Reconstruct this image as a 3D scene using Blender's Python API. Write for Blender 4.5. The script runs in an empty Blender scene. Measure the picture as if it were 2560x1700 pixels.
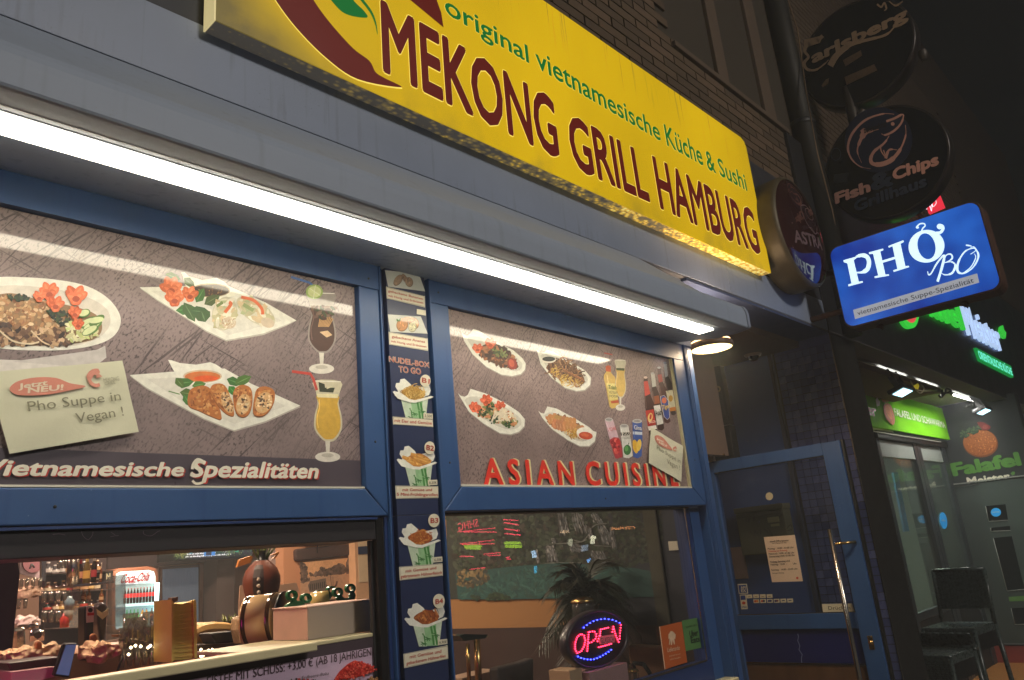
import bpy, math, random
from mathutils import Vector, Matrix
R = random.Random(7)
scene = bpy.context.scene
COL = scene.collection

# ---------------------------------------------------------------- camera
FPX = 1915.2154
MR = Matrix(((0.687787, -0.14127517, -0.71203256),
             (-0.72025589, -0.25502623, -0.64513028),
             (-0.09044609, 0.95655787, -0.277158)))
CAM = Vector((0.0, -1.7, 1.6))
cd = bpy.data.cameras.new('camera'); cam = bpy.data.objects.new('camera', cd); COL.objects.link(cam)
cd.sensor_width = 36; cd.lens = FPX / 2560 * 36; cd.clip_start = 0.02; cd.clip_end = 500
cam.matrix_world = Matrix.Translation(CAM) @ MR.to_4x4()
scene.camera = cam

# ---------------------------------------------------------------- world, moonlight, exposure
W = bpy.data.worlds.new('World'); scene.world = W; W.use_nodes = True
wn = W.node_tree.nodes; wl = W.node_tree.links
sky = wn.new('ShaderNodeTexSky'); sky.sky_type = 'NISHITA'; sky.sun_disc = False
sky.sun_elevation = math.radians(3); sky.sun_rotation = math.radians(200)
bg = wn['Background']; bg.inputs['Strength'].default_value = 0.0012
wl.new(sky.outputs[0], bg.inputs[0])
sd = bpy.data.lights.new('moonlight', 'SUN'); sd.energy = 0.02; sd.angle = math.radians(0.5); sd.color = (1, .93, .85)
so = bpy.data.objects.new('moonlight', sd); COL.objects.link(so); so.rotation_euler = (math.radians(60), 0, math.radians(-20))
scene.view_settings.view_transform = 'Standard'; scene.view_settings.look = 'None'
scene.view_settings.exposure = 0.42; scene.view_settings.gamma = 1; scene.view_settings.use_curve_mapping = False
scene.render.engine = 'CYCLES'
scene.cycles.use_denoising = True
scene.cycles.max_bounces = 6; scene.cycles.diffuse_bounces = 3; scene.cycles.glossy_bounces = 3
scene.cycles.transparent_max_bounces = 16; scene.cycles.transmission_bounces = 4
scene.cycles.caustics_reflective = False; scene.cycles.caustics_refractive = False
scene.cycles.sample_clamp_indirect = 4

# ---------------------------------------------------------------- measured planes
# survey of the place: directions measured on the photograph are intersected with the real planes of the facade
VIEW = {'A': (0, 450, .5102), 'B': (0, 1200, .42355), 'C': (900, 650, .35088), 'D': (900, 1150, .35088),
        'E': (1080, 720, .33884), 'G': (1080, 1230, .33884), 'S': (500, 0, .63532), '2': (1900, 0, .35714),
        'c': (1880, 440, .35714), '4': (1700, 800, .31888), '5': (2100, 850, .25513), '6': (1760, 1200, .31884),
        '7': (2150, 1200, .31882), 'L': (0, 1250, .28703), 'R': (450, 1300, .2551), 'O': (1380, 1440, .21178),
        'Z': (1300, 0, .33884), 'P': (0, 0, 1), 'W': (1880, 440, .19128), 'N': (400, 0, .29724)}
def ray(v, x, y):
    a, b, s = VIEW[v]
    px = a + x * s; py = b + y * s
    return MR @ Vector((px - 1280, -(py - 850), -FPX))
class Plane:
    def __init__(s, o, u, v):
        s.o = Vector(o); s.u = Vector(u).normalized(); s.v = Vector(v).normalized(); s.n = s.u.cross(s.v)
    def uv(s, view, x, y):
        d = ray(view, x, y); t = (s.o - CAM).dot(s.n) / d.dot(s.n); p = CAM + d * t - s.o
        return (p.dot(s.u), p.dot(s.v))
    def w(s, uv, off=0):
        return s.o + s.u * uv[0] + s.v * uv[1] + s.n * off
    def pt(s, view, x, y, off=0):
        return s.w(s.uv(view, x, y), off)
def PY(y): return Plane((0, y, 0), (1, 0, 0), (0, 0, 1))       # facing the street (-Y)
def PX(x): return Plane((x, 0, 0), (0, -1, 0), (0, 0, 1))      # facing -X
def yaw(o, a):                                                # vertical plane turned by a degrees from PY
    a = math.radians(a); return Plane(o, (math.cos(a), math.sin(a), 0), (0, 0, 1))

# ---------------------------------------------------------------- materials
def lin(c):
    f = lambda v: (v / 12.92 if v <= .04045 else ((v + .055) / 1.055) ** 2.4)
    return tuple(f(v / 255) for v in c)
MATS = {}
def nt(m):
    m.use_nodes = True; return m.node_tree.nodes, m.node_tree.links, m.node_tree.nodes['Principled BSDF']
def M(name, rgb, rough=.5, metal=0, var=.12, scale=14, bump=.0, emit=None, es=1.0, coat=0, coatr=.1, spec=.5, stretch=(1, 1, 1), chips=None, streak=None):
    if name in MATS: return MATS[name]
    m = bpy.data.materials.new(name); N, L, p = nt(m); c = lin(rgb)
    tc = N.new('ShaderNodeTexCoord'); mp = N.new('ShaderNodeMapping'); mp.inputs['Scale'].default_value = stretch
    L.new(tc.outputs['Object'], mp.inputs[0])
    no = N.new('ShaderNodeTexNoise'); no.inputs['Scale'].default_value = scale; no.inputs['Detail'].default_value = 6
    no.inputs['Roughness'].default_value = .62
    L.new(mp.outputs[0], no.inputs['Vector'])
    mx = N.new('ShaderNodeMix'); mx.data_type = 'RGBA'
    mx.inputs['A'].default_value = tuple(max(0, v * (1 - var * 1.6)) for v in c) + (1,)
    mx.inputs['B'].default_value = tuple(min(1, v * (1 + var * 1.6)) for v in c) + (1,)
    L.new(no.outputs[0], mx.inputs['Factor']); L.new(mx.outputs['Result'], p.inputs['Base Color'])
    mr = N.new('ShaderNodeMapRange'); mr.inputs[3].default_value = max(.02, rough * .75); mr.inputs[4].default_value = min(1, rough * 1.25)
    L.new(no.outputs[0], mr.inputs[0]); L.new(mr.outputs[0], p.inputs['Roughness'])
    last = mx.outputs['Result']
    for kind, rgb2 in (('c', chips), ('s', streak)):
        if rgb2 is None: continue
        q = N.new('ShaderNodeMapping'); q.inputs['Scale'].default_value = (1, 1, 1) if kind == 'c' else (1, 1, .04); L.new(tc.outputs['Object'], q.inputs[0])
        n2 = N.new('ShaderNodeTexNoise'); n2.inputs['Scale'].default_value = 210 if kind == 'c' else 34; n2.inputs['Detail'].default_value = 2 if kind == 'c' else 5; L.new(q.outputs[0], n2.inputs[0])
        n3 = N.new('ShaderNodeTexNoise'); n3.inputs['Scale'].default_value = 5; n3.inputs['Detail'].default_value = 3; L.new(tc.outputs['Object'], n3.inputs[0])
        ad = N.new('ShaderNodeMath'); ad.operation = 'MULTIPLY_ADD'; ad.inputs[1].default_value = .35; L.new(n3.outputs[0], ad.inputs[0]); L.new(n2.outputs[0], ad.inputs[2])
        r2 = N.new('ShaderNodeMapRange'); lo = .925 if kind == 'c' else .74; r2.inputs[1].default_value = lo; r2.inputs[2].default_value = lo + (.03 if kind == 'c' else .16); r2.inputs[3].default_value = 0; r2.inputs[4].default_value = .75 if kind == 'c' else .45
        L.new(ad.outputs[0], r2.inputs[0]); m3 = N.new('ShaderNodeMix'); m3.data_type = 'RGBA'; m3.inputs['B'].default_value = lin(rgb2) + (1,)
        L.new(last, m3.inputs['A']); L.new(r2.outputs[0], m3.inputs['Factor']); last = m3.outputs['Result']
    if chips or streak: L.new(last, p.inputs['Base Color'])
    p.inputs['Metallic'].default_value = metal; p.inputs['Coat Weight'].default_value = coat
    p.inputs['Coat Roughness'].default_value = coatr; p.inputs['Specular IOR Level'].default_value = spec
    if bump:
        b = N.new('ShaderNodeBump'); b.inputs['Strength'].default_value = bump; b.inputs['Distance'].default_value = .004
        L.new(no.outputs[0], b.inputs['Height']); L.new(b.outputs[0], p.inputs['Normal'])
    if emit is not None:
        e = lin(emit); mx2 = N.new('ShaderNodeMix'); mx2.data_type = 'RGBA'
        mx2.inputs['A'].default_value = tuple(v * .93 for v in e) + (1,); mx2.inputs['B'].default_value = tuple(min(1, v * 1.05) for v in e) + (1,)
        L.new(no.outputs[0], mx2.inputs['Factor']); L.new(mx2.outputs['Result'], p.inputs['Emission Color'])
        p.inputs['Emission Strength'].default_value = es
    MATS[name] = m; return m
def attr_mat(name, rough, coat=0, coatr=.1, emit=0):
    if name in MATS: return MATS[name]
    m = bpy.data.materials.new(name); N, L, p = nt(m)
    a = N.new('ShaderNodeAttribute'); a.attribute_name = 'Col'
    tc = N.new('ShaderNodeTexCoord'); no = N.new('ShaderNodeTexNoise'); no.inputs['Scale'].default_value = 60; no.inputs['Detail'].default_value = 5
    L.new(tc.outputs['Object'], no.inputs[0])
    mr = N.new('ShaderNodeMapRange'); mr.inputs[1].default_value = .3; mr.inputs[2].default_value = .7
    mr.inputs[3].default_value = .86; mr.inputs[4].default_value = 1.08; L.new(no.outputs[0], mr.inputs[0])
    mx = N.new('ShaderNodeMix'); mx.data_type = 'RGBA'; mx.blend_type = 'MULTIPLY'; mx.inputs['Factor'].default_value = 1
    L.new(a.outputs['Color'], mx.inputs['A']); L.new(mr.outputs[0], mx.inputs['B']); L.new(mx.outputs['Result'], p.inputs['Base Color'])
    p.inputs['Roughness'].default_value = rough; p.inputs['Coat Weight'].default_value = coat; p.inputs['Coat Roughness'].default_value = coatr
    if emit:
        L.new(mx.outputs['Result'], p.inputs['Emission Color']); p.inputs['Emission Strength'].default_value = emit
    MATS[name] = m; return m
def glass_mat(name, tint=(1, 1, 1), ior=1.5, rough=0.0, dirt=.02):
    if name in MATS: return MATS[name]
    m = bpy.data.materials.new(name); m.use_nodes = True; N = m.node_tree.nodes; L = m.node_tree.links
    N.remove(N['Principled BSDF']); out = N['Material Output']
    t = N.new('ShaderNodeBsdfTransparent'); t.inputs[0].default_value = tuple(tint) + (1,)
    g = N.new('ShaderNodeBsdfGlossy'); g.inputs['Roughness'].default_value = rough
    d = N.new('ShaderNodeBsdfDiffuse'); d.inputs[0].default_value = (.6, .6, .55, 1)
    f = N.new('ShaderNodeFresnel'); ge = N.new('ShaderNodeNewGeometry'); io = N.new('ShaderNodeMapRange'); io.inputs[3].default_value = ior; io.inputs[4].default_value = 1 / ior
    L.new(ge.outputs['Backfacing'], io.inputs[0]); L.new(io.outputs[0], f.inputs[0])
    m1 = N.new('ShaderNodeMixShader'); m2 = N.new('ShaderNodeMixShader')
    tc = N.new('ShaderNodeTexCoord'); no = N.new('ShaderNodeTexNoise'); no.inputs['Scale'].default_value = 5; no.inputs['Detail'].default_value = 8
    L.new(tc.outputs['Object'], no.inputs[0])
    mr = N.new('ShaderNodeMapRange'); mr.inputs[1].default_value = .45; mr.inputs[2].default_value = .8; mr.inputs[3].default_value = dirt * .3; mr.inputs[4].default_value = dirt * 3
    L.new(no.outputs[0], mr.inputs[0])
    L.new(mr.outputs[0], m1.inputs[0]); L.new(t.outputs[0], m1.inputs[1]); L.new(d.outputs[0], m1.inputs[2])
    L.new(f.outputs[0], m2.inputs[0]); L.new(m1.outputs[0], m2.inputs[1]); L.new(g.outputs[0], m2.inputs[2])
    L.new(m2.outputs[0], out.inputs[0]); MATS[name] = m; return m

# ---------------------------------------------------------------- objects
def wloc(o):
    v = Vector((0, 0, 0))
    while o is not None: v += o.location; o = o.parent
    return v
def tag(o, label=None, cat=None, group=None, kind=None):
    if label: o['label'] = label
    if cat: o['category'] = cat
    if group: o['group'] = group
    if kind: o['kind'] = kind
    return o
def thing(name, label, cat, loc=(0, 0, 0), group=None):
    o = bpy.data.objects.new(name, None); o.empty_display_size = .05; COL.objects.link(o); o.location = loc
    return tag(o, label, cat, group)
def link(name, me, mat, parent, label=None):
    o = bpy.data.objects.new(name, me); COL.objects.link(o)
    if mat is not None and not me.materials: me.materials.append(mat)
    if parent is not None: o.parent = parent
    if label: o['label'] = label
    return o
def copy_tree(o, d, parent=None):
    c = o.copy(); COL.objects.link(c); c.parent = parent
    if parent is None: c.location = o.location + Vector(d)
    for ch in list(o.children): copy_tree(ch, (0, 0, 0), c)
    return c
class B:
    def __init__(s): s.v = []; s.f = []; s.sm = []; s.col = []
    def add(s, v, f, smooth=False, col=None):
        n = len(s.v); s.v += [Vector(p) for p in v]
        for q in f: s.f.append(tuple(i + n for i in q)); s.sm.append(smooth); s.col.append(col)
        return s
    def box(s, x0, x1, y0, y1, z0, z1, col=None):
        v = [(x, y, z) for x in (x0, x1) for y in (y0, y1) for z in (z0, z1)]
        return s.add(v, [(0, 1, 3, 2), (4, 6, 7, 5), (0, 4, 5, 1), (2, 3, 7, 6), (0, 2, 6, 4), (1, 5, 7, 3)], col=col)
    def obox(s, c, ax, hx, hy, hz):        # oriented box: ax = 3 axis vectors
        c = Vector(c); v = []
        for i in (-1, 1):
            for j in (-1, 1):
                for k in (-1, 1): v.append(c + ax[0] * hx * i + ax[1] * hy * j + ax[2] * hz * k)
        return s.add(v, [(0, 1, 3, 2), (4, 6, 7, 5), (0, 4, 5, 1), (2, 3, 7, 6), (0, 2, 6, 4), (1, 5, 7, 3)])
    def prism(s, pts, d, col=None):        # polygon extruded along d
        d = Vector(d); n = len(pts); v = [Vector(p) for p in pts] + [Vector(p) + d for p in pts]
        f = [tuple(range(n)), tuple(reversed(range(n, 2 * n)))] + [(i, i + n, (i + 1) % n + n, (i + 1) % n) for i in range(n)]
        return s.add(v, f, col=col)
    def tube(s, pts, r, n=8, cap=True, col=None):
        pts = [Vector(p) for p in pts]; rr = r if isinstance(r, (list, tuple)) else [r] * len(pts)
        v = []; f = []
        up = Vector((0, 0, 1))
        for i, p in enumerate(pts):
            d = (pts[min(i + 1, len(pts) - 1)] - pts[max(i - 1, 0)]).normalized()
            a = d.cross(up)
            if a.length < .05: a = d.cross(Vector((1, 0, 0)))
            a.normalize(); b = d.cross(a)
            for k in range(n):
                t = 2 * math.pi * k / n; v.append(p + a * math.cos(t) * rr[i] + b * math.sin(t) * rr[i])
        for i in range(len(pts) - 1):
            for k in range(n): f.append((i * n + k, i * n + (k + 1) % n, (i + 1) * n + (k + 1) % n, (i + 1) * n + k))
        s.add(v, f, True, col)
        if cap:
            m = len(s.v) - len(v)
            s.f.append(tuple(m + k for k in reversed(range(n)))); s.sm.append(False); s.col.append(col)
            s.f.append(tuple(m + (len(pts) - 1) * n + k for k in range(n))); s.sm.append(False); s.col.append(col)
        return s
    def lathe(s, c, prof, n=24, axis=Vector((0, 0, 1)), col=None):     # prof: (radius, height along the axis)
        axis = Vector(axis).normalized(); a = axis.orthogonal().normalized(); b = axis.cross(a); c = Vector(c); v = []; f = []
        for r, h in prof:
            for k in range(n):
                t = 2 * math.pi * k / n; v.append(c + axis * h + a * (max(r, 1e-4) * math.cos(t)) + b * (max(r, 1e-4) * math.sin(t)))
        for i in range(len(prof) - 1):
            for k in range(n): f.append((i * n + k, i * n + (k + 1) % n, (i + 1) * n + (k + 1) % n, (i + 1) * n + k))
        return s.add(v, f, True, col)
    def build(s, name, mat, parent=None, bevel=0, label=None):
        o0 = wloc(parent); me = bpy.data.meshes.new(name)
        me.from_pydata([p - o0 for p in s.v], [], s.f); me.update()
        me.polygons.foreach_set('use_smooth', s.sm)
        if any(c is not None for c in s.col):
            ca = me.color_attributes.new('Col', 'FLOAT_COLOR', 'CORNER'); dat = []
            for pl in me.polygons:
                c = s.col[pl.index] or (.5, .5, .5)
                for _ in range(pl.loop_total): dat += [c[0], c[1], c[2], 1]
            ca.data.foreach_set('color', dat)
        o = link(name, me, mat, parent, label)
        if bevel:
            bm = o.modifiers.new('bevel', 'BEVEL'); bm.width = bevel; bm.segments = 2; bm.limit_method = 'ANGLE'; bm.angle_limit = math.radians(40)
        return o
def box(name, mat, parent, x0, x1, y0, y1, z0, z1, bevel=0, label=None):
    return B().box(x0, x1, y0, y1, z0, z1).build(name, mat, parent, bevel, label)
def catmull(p, k=6, closed=True):
    o = []; n = len(p)
    for i in range(n if closed else n - 1):
        g = lambda j: p[j % n] if closed else p[min(max(j, 0), n - 1)]
        a, b, c, d = g(i - 1), g(i), g(i + 1), g(i + 2)
        for j in range(k):
            t = j / k; t2 = t * t; t3 = t2 * t
            o.append(tuple(.5 * (2 * b[q] + (c[q] - a[q]) * t + (2 * a[q] - 5 * b[q] + 4 * c[q] - d[q]) * t2 + (3 * b[q] - a[q] - 3 * c[q] + d[q]) * t3) for q in (0, 1)))
    if not closed: o.append(tuple(p[-1]))
    return o
def ellipse(cx, cy, rx, ry, rot=0, n=18, a0=0, a1=360):
    r = math.radians(rot); o = []
    for k in range(n):
        t = math.radians(a0 + (a1 - a0) * k / (n if a1 - a0 == 360 else n - 1)); x = rx * math.cos(t); y = ry * math.sin(t)
        o.append((cx + x * math.cos(r) - y * math.sin(r), cy + x * math.sin(r) + y * math.cos(r)))
    return o
def ribbon(p, w):
    w = w if isinstance(w, (list, tuple)) else [w] * len(p); L_ = []; R_ = []
    for i in range(len(p)):
        a = p[max(i - 1, 0)]; b = p[min(i + 1, len(p) - 1)]; dx = b[0] - a[0]; dy = b[1] - a[1]; l = math.hypot(dx, dy) or 1
        nx, ny = -dy / l * w[i] / 2, dx / l * w[i] / 2; L_.append((p[i][0] + nx, p[i][1] + ny)); R_.append((p[i][0] - nx, p[i][1] - ny))
    return [[L_[i], L_[i + 1], R_[i + 1], R_[i]] for i in range(len(p) - 1)]
def slab(name, mat, parent, plane, view, pts, off=0, thick=.01, bevel=0, label=None, smooth=0):
    if smooth: pts = catmull(pts, smooth)
    P = [plane.pt(view, x, y, off) for x, y in pts]
    return B().prism(P, plane.n * -thick).build(name, mat, parent, bevel, label)
class Art:                                   # flat print made of small coloured shapes, each a hair proud of the last
    def __init__(s, plane, view, off=.0004, step=3e-6): s.p = plane; s.vw = view; s.off = off; s.st = step; s.b = B()
    def raw(s, uvs, rgb):
        s.off += s.st
        if len(uvs) > 2: s.b.add([s.p.w(u, s.off) for u in uvs], [tuple(range(len(uvs)))], col=lin(rgb))
    def poly(s, pts, rgb, smooth=0):
        if smooth: pts = catmull(pts, smooth)
        s.raw([s.p.uv(s.vw, x, y) for x, y in pts], rgb); return s
    def ell(s, cx, cy, rx, ry, rgb, rot=0, n=18): return s.poly(ellipse(cx, cy, rx, ry, rot, n), rgb)
    def line(s, pts, w, rgb, smooth=0):
        if smooth: pts = catmull(pts, smooth, False)
        if isinstance(w, (list, tuple)) and len(w) != len(pts):
            w = [w[0] + (w[-1] - w[0]) * i / (len(pts) - 1) if len(w) == 2 else w[min(len(w) - 1, int(i / (len(pts) - 1) * (len(w) - 1)))] for i in range(len(pts))]
        for q in ribbon(pts, w): s.poly(q, rgb)
        return s
    def scatter(s, region, n, size, cols, el=2.2, curl=False, jit=18):
        xs = [p[0] for p in region]; ys = [p[1] for p in region]; k = 0; g = 0
        while k < n and g < n * 30:
            g += 1; x = R.uniform(min(xs), max(xs)); y = R.uniform(min(ys), max(ys)); ins = False
            for i in range(len(region)):
                (x1, y1), (x2, y2) = region[i], region[i - 1]
                if (y1 > y) != (y2 > y) and x < (x2 - x1) * (y - y1) / (y2 - y1) + x1: ins = not ins
            if not ins: continue
            k += 1; sz = size * R.uniform(.6, 1.3); a = R.uniform(0, 360)
            c = R.choice(cols); j = R.uniform(-jit, jit); c = tuple(min(255, max(0, v + j)) for v in c)
            if curl:
                p = [(x + sz * el * (t - .5) * math.cos(a) + sz * math.sin(t * 5 + a) * .8, y + sz * el * (t - .5) * math.sin(a) + sz * math.cos(t * 4 + a) * .8) for t in (0, .2, .4, .6, .8, 1)]
                for q in ribbon(p, sz * .32): s.poly(q, c)
            else: s.poly(ellipse(x, y, sz * el / 2, sz / 2, a, 7), c)
        return s
    def flower(s, x, y, r, rgb=(222, 108, 62)):
        for k, (an, ln) in enumerate(((-150, 1.0), (-115, 1.15), (-65, 1.1), (-30, 1.0), (200, .7), (-20, .6), (70, .6), (110, .62))):
            a = math.radians(an + R.uniform(-9, 9)); q = R.uniform(-22, 16); l = r * ln; c, sn = math.cos(a), math.sin(a); w = r * .46
            P_ = lambda u, v: (x + c * u * l - sn * v * w, y + sn * u * l + c * v * w)
            s.poly([P_(-.1, 0), P_(.35, -.8), P_(.8, -.62), P_(1.05, 0), P_(.8, .62), P_(.35, .8)], tuple(max(0, v + q) for v in rgb), 2)
            s.poly([P_(.1, -.1), P_(.5, -.4), P_(.9, 0), P_(.5, .2)], tuple(min(255, v + q + 20) for v in rgb), 2)
        s.ell(x, y + r * .08, r * .3, r * .24, (176, 72, 38)); return s
    def leaf(s, x, y, l, w, rot, rgb=(62, 104, 44)):
        c, sn = math.cos(math.radians(rot)), math.sin(math.radians(rot))
        T = lambda u, v: (x + u * c - v * sn, y + u * sn + v * c)
        s.poly([T(0, 0), T(l * .3, -w * .5), T(l * .7, -w * .4), T(l, 0), T(l * .7, w * .4), T(l * .3, w * .5)], rgb)
        s.poly([T(0, 0), T(l * .5, -w * .05), T(l, 0), T(l * .5, w * .05)], tuple(min(255, v + 40) for v in rgb)); return s
    def build(s, name, parent, mat=None, label=None):
        return s.b.build(name, mat or PRINT, parent, label=label)
# ---------------------------------------------------------------- lettering
_tc = {}
def glyphs(t, bold, space, extr):
    k = (t, bold, space, extr)
    if k not in _tc:
        c = bpy.data.curves.new('lettering', 'FONT'); c.body = t; c.size = 1; c.offset = bold; c.space_character = space; c.resolution_u = 3
        c.extrude = 0; o = bpy.data.objects.new('lettering', c); COL.objects.link(o)
        dg = bpy.context.evaluated_depsgraph_get(); dg.update()
        me = bpy.data.meshes.new_from_object(o.evaluated_get(dg)); bpy.data.objects.remove(o)
        v = [(p.co.x, p.co.y) for p in me.vertices]; f = [tuple(p.vertices) for p in me.polygons]; bpy.data.meshes.remove(me)
        xs = [p[0] for p in v]; _tc[k] = (v, f, min(xs), max(xs))
    return _tc[k]
CAP = None
def text(t, plane, view, p0, p1, top, mat, parent, name='lettering', off=.002, bold=.0, space=1.0, shear=0.0, extr=0, label=None, mirror=False, wave=None, build=True):
    global CAP
    if CAP is None: CAP = max(y for x, y in glyphs('H', 0, 1, 0)[0])
    v, f, x0, x1 = glyphs(t, 0, space, 0)
    P0 = Vector(plane.uv(view, *p0)); P1 = Vector(plane.uv(view, *p1)); T = Vector(plane.uv(view, *top)) - P0
    U = P1 - P0; l = U.length; e = U.normalized(); nn = Vector((-e.y, e.x)); h = T.dot(nn)
    V = nn * h + e * (shear * h)
    b = B(); sh = [(0, 0)] + ([(bold * math.cos(k * math.pi / 4), bold * math.sin(k * math.pi / 4)) for k in range(8)] if bold > 0 else [])
    for i, (dx, dy) in enumerate(sh):
        pts = []
        for x, y in v:
            t_ = (x + dx - x0) / (x1 - x0); q = P0 + U * t_ + V * ((y + dy) / CAP)
            if wave: q = q + nn * (h * wave(t_))
            pts.append(plane.w(q, off - i * 2e-5))
        if extr:
            n = len(pts); cnt = {}
            for q in f:
                for j in range(len(q)): cnt[(q[j], q[(j + 1) % len(q)])] = 1
            side = [(b_, a_, a_ + n, b_ + n) for (a_, b_) in cnt if (b_, a_) not in cnt]
            b.add(pts + [p - plane.n * extr for p in pts], list(f) + side)
        else: b.add(pts, f)
    return b.build(name, mat, parent, label=label) if build else b
PRINT = attr_mat('glossy_print', .5, .6, .06)
PAPERP = attr_mat('paper_print', .7)
# ================================================================ materials of the place
BLUE = M('blue_paint', (44, 80, 132), .42, var=.12, scale=7, bump=.15, chips=(120, 140, 170), streak=(26, 62, 118))
BLUED = M('dark_blue_paint', (22, 50, 104), .45, var=.1, scale=25, bump=.1, chips=(90, 104, 130))
NAVY = M('navy_panel', (34, 46, 82), .4, var=.08, scale=10)
GREYP = M('grey_blue_metal', (168, 180, 198), .55, var=.07, scale=3, bump=.05, stretch=(.3, 3, 3), streak=(148, 158, 172), chips=(140, 140, 138))
DARKM = M('dark_metal', (34, 33, 35), .5, var=.2)
BLACK = M('black_plastic', (16, 16, 18), .4, var=.2)
BLACKP = M('black_render', (20, 21, 22), .6, var=.25, scale=6, bump=.15)
WHITEM = M('white_painted_metal', (214, 210, 196), .35, var=.05)
CREAM = M('cream_painted_board', (196, 186, 150), .45, var=.07)
STEEL = M('brushed_steel', (190, 182, 172), .22, metal=1, var=.05, scale=60, stretch=(1, 1, .05))
BRASS = M('warm_steel', (214, 176, 112), .25, metal=1, var=.05)
PAPER = M('white_paper', (206, 205, 182), .8, var=.05, scale=9, bump=.5)
WOOD = M('pale_wood', (190, 140, 88), .5, var=.2, scale=8, stretch=(1, 6, 6))
DWOOD = M('brown_wood', (92, 60, 40), .5, var=.25, scale=8, stretch=(1, 6, 6))
CORK = M('terracotta_wall', (158, 120, 98), .8, var=.08, scale=12, bump=.2)

# ================================================================ ground and street
def structure(name, b, mat): o = b.build(name, mat); o['kind'] = 'structure'; return o
structure('pavement', B().box(-14, 5.3, -4.2, .0, -.12, 0), M('pavement_slabs', (84, 80, 76), .8, var=.2, scale=8, bump=.4))
structure('pavement', B().box(5.3, 30, -4.2, -.3, -.12, 0), MATS['pavement_slabs'])
structure('ground', B().box(-80, 80, -80, 40, -.5, -.27), M('asphalt_ground', (56, 55, 54), .85, var=.2, scale=30, bump=.4))
structure('kerb', B().box(-14, 30, -4.35, -4.202, -.25, .0), M('kerb_stone', (110, 106, 100), .8, var=.2))
structure('street', B().box(-60, 60, -13, -4.352, -.26, -.13), M('street_asphalt', (52, 52, 54), .7, var=.2, scale=40, bump=.4))
structure('terrace_floor', B().box(5.3, 14, -.3, 5, -.1, .12), M('orange_laminate', (196, 132, 70), .4, var=.15, scale=5, stretch=(1, 8, 1)))

# ================================================================ restaurant building
bld = thing('restaurant_building', 'brick building with the blue vietnamese restaurant front on its ground floor', 'building', (0, 0, 0))
XE = 4.82
# window frames with mitred corners
def mitre_frame(parent, xo0, xi0, xi1, xo1, zo0, zi0, zi1, zo1, y0, y1, mat=BLUE, g=.0006, bev=.003):
    for nm, p in (('bottom_rail', [(xo0, zo0), (xo1, zo0), (xi1, zi0), (xi0, zi0)]), ('top_rail', [(xo0 - .0011, zi1 - .0011), (xo1 + .0011, zi1 - .0011), (xo1 + .0011, zo1), (xo0 - .0011, zo1)]),
                  ('stile', [(xo0, zo0), (xi0, zi0), (xi0, zi1), (xo0, zi1)]), ('stile', [(xi1, zi0), (xo1, zo0), (xo1, zi1), (xi1, zi1)])):
        cx = sum(a for a, b in p) / 4; cz = sum(b for a, b in p) / 4
        q = [(a - g * (1 if a > cx else -1) * 2, b - g * (1 if b > cz else -1) * 2) for a, b in p]
        B().prism([(a, y0, b) for a, b in q], (0, y1 - y0, 0)).build(nm, mat, parent, 0 if nm == 'top_rail' else bev)
fr = B().box(-1.2, 1.316, .042, .05, 1.75, 2.47).build('poster_frame', BLUED, bld)
mitre_frame(fr, -1.2, -1.12, 1.243, 1.316, 1.749, 1.823, 2.402, 2.478, 0, .04)
fr = B().box(1.515, 3.02, .042, .05, 1.757, 2.47).build('poster_frame', BLUED, bld)
mitre_frame(fr, 1.515, 1.591, 2.928, 3.02, 1.757, 1.831, 2.402, 2.478, 0, .04)
# thin pale beads under the posters
box('glazing_bead', WHITEM, bld, -1.1, 1.242, .004, .02, 1.8235, 1.828)
box('glazing_bead', WHITEM, bld, 1.593, 2.926, .004, .02, 1.8315, 1.837)
box('edge_gasket', CREAM, bld, 2.917, 2.9265, .006, .02, 1.838, 2.40)
# narrow posts and grooves between the windows
for a, b_, y, m in ((1.3165, 1.3215, -.004, BLUE), (1.3225, 1.342, .03, BLUED), (1.4955, 1.509, .03, BLUED), (1.509, 1.5145, -.004, BLUE)):
    box('post_profile', m, bld, a, b_, y, .06, .3, 2.478, .001)
for x in (1.327, 1.335, 1.5): box('groove_fin', BLUED, bld, x, x + .003, .012, .0295, .3, 2.478)
# right post of the front
box('corner_post', BLUE, bld, 3.021, 3.106, .006, .12, 0, 2.479, .003)
for x, w_ in ((3.024, .004), (3.034, .007), (3.047, .004)): box('post_fin', BLUE, bld, x, x + w_, -.006, .0055, 0, 2.478, .0015)
# wall behind awning, header
box('header_wall', GREYP, bld, -1.6, 3.106, .0, .1, 2.4795, 2.815)
# lower left: box of the roller blind and stiles
box('blind_box', M('charcoal_blind_box', (27, 23, 31), .6, var=.15, scale=20), bld, -1.4, 1.279, .012, .16, 1.69, 1.7475, .002)
box('blind_rail', BLUED, bld, -1.4, 1.279, .002, .0118, 1.742, 1.7478)
box('sash_stile', DARKM, bld, 1.272, 1.3, .03, .045, .3, 1.689, .002)
box('steel_track', STEEL, bld, 1.3015, 1.3045, .012, .06, .3, 1.747)
box('stile_profile', BLUED, bld, 1.3055, 1.3158, .008, .06, .3, 1.747, .0015)
box('track_cover', BLACK, bld, 1.2802, 1.3005, .012, .0295, .3, 1.747)
# parapet below the left window; its dark violet paints in the sill shadow
box('parapet_panel', M('violet_painted_shadow', (62, 48, 58), .6, var=.1), bld, -1.6, 1.271, .032, .1, .3, 1.4475)
sill = B().box(-1.6, 1.081, -.008, .031, 1.4405, 1.4605).build('counter_edge', CREAM, bld, .003)
box('counter_top', WOOD, bld, -1.6, .93, .0315, .085, 1.448, 1.4575, .002)
box('counter_top', CREAM, bld, .9305, 1.271, .0315, .3, 1.448, 1.4575, .002)
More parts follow.
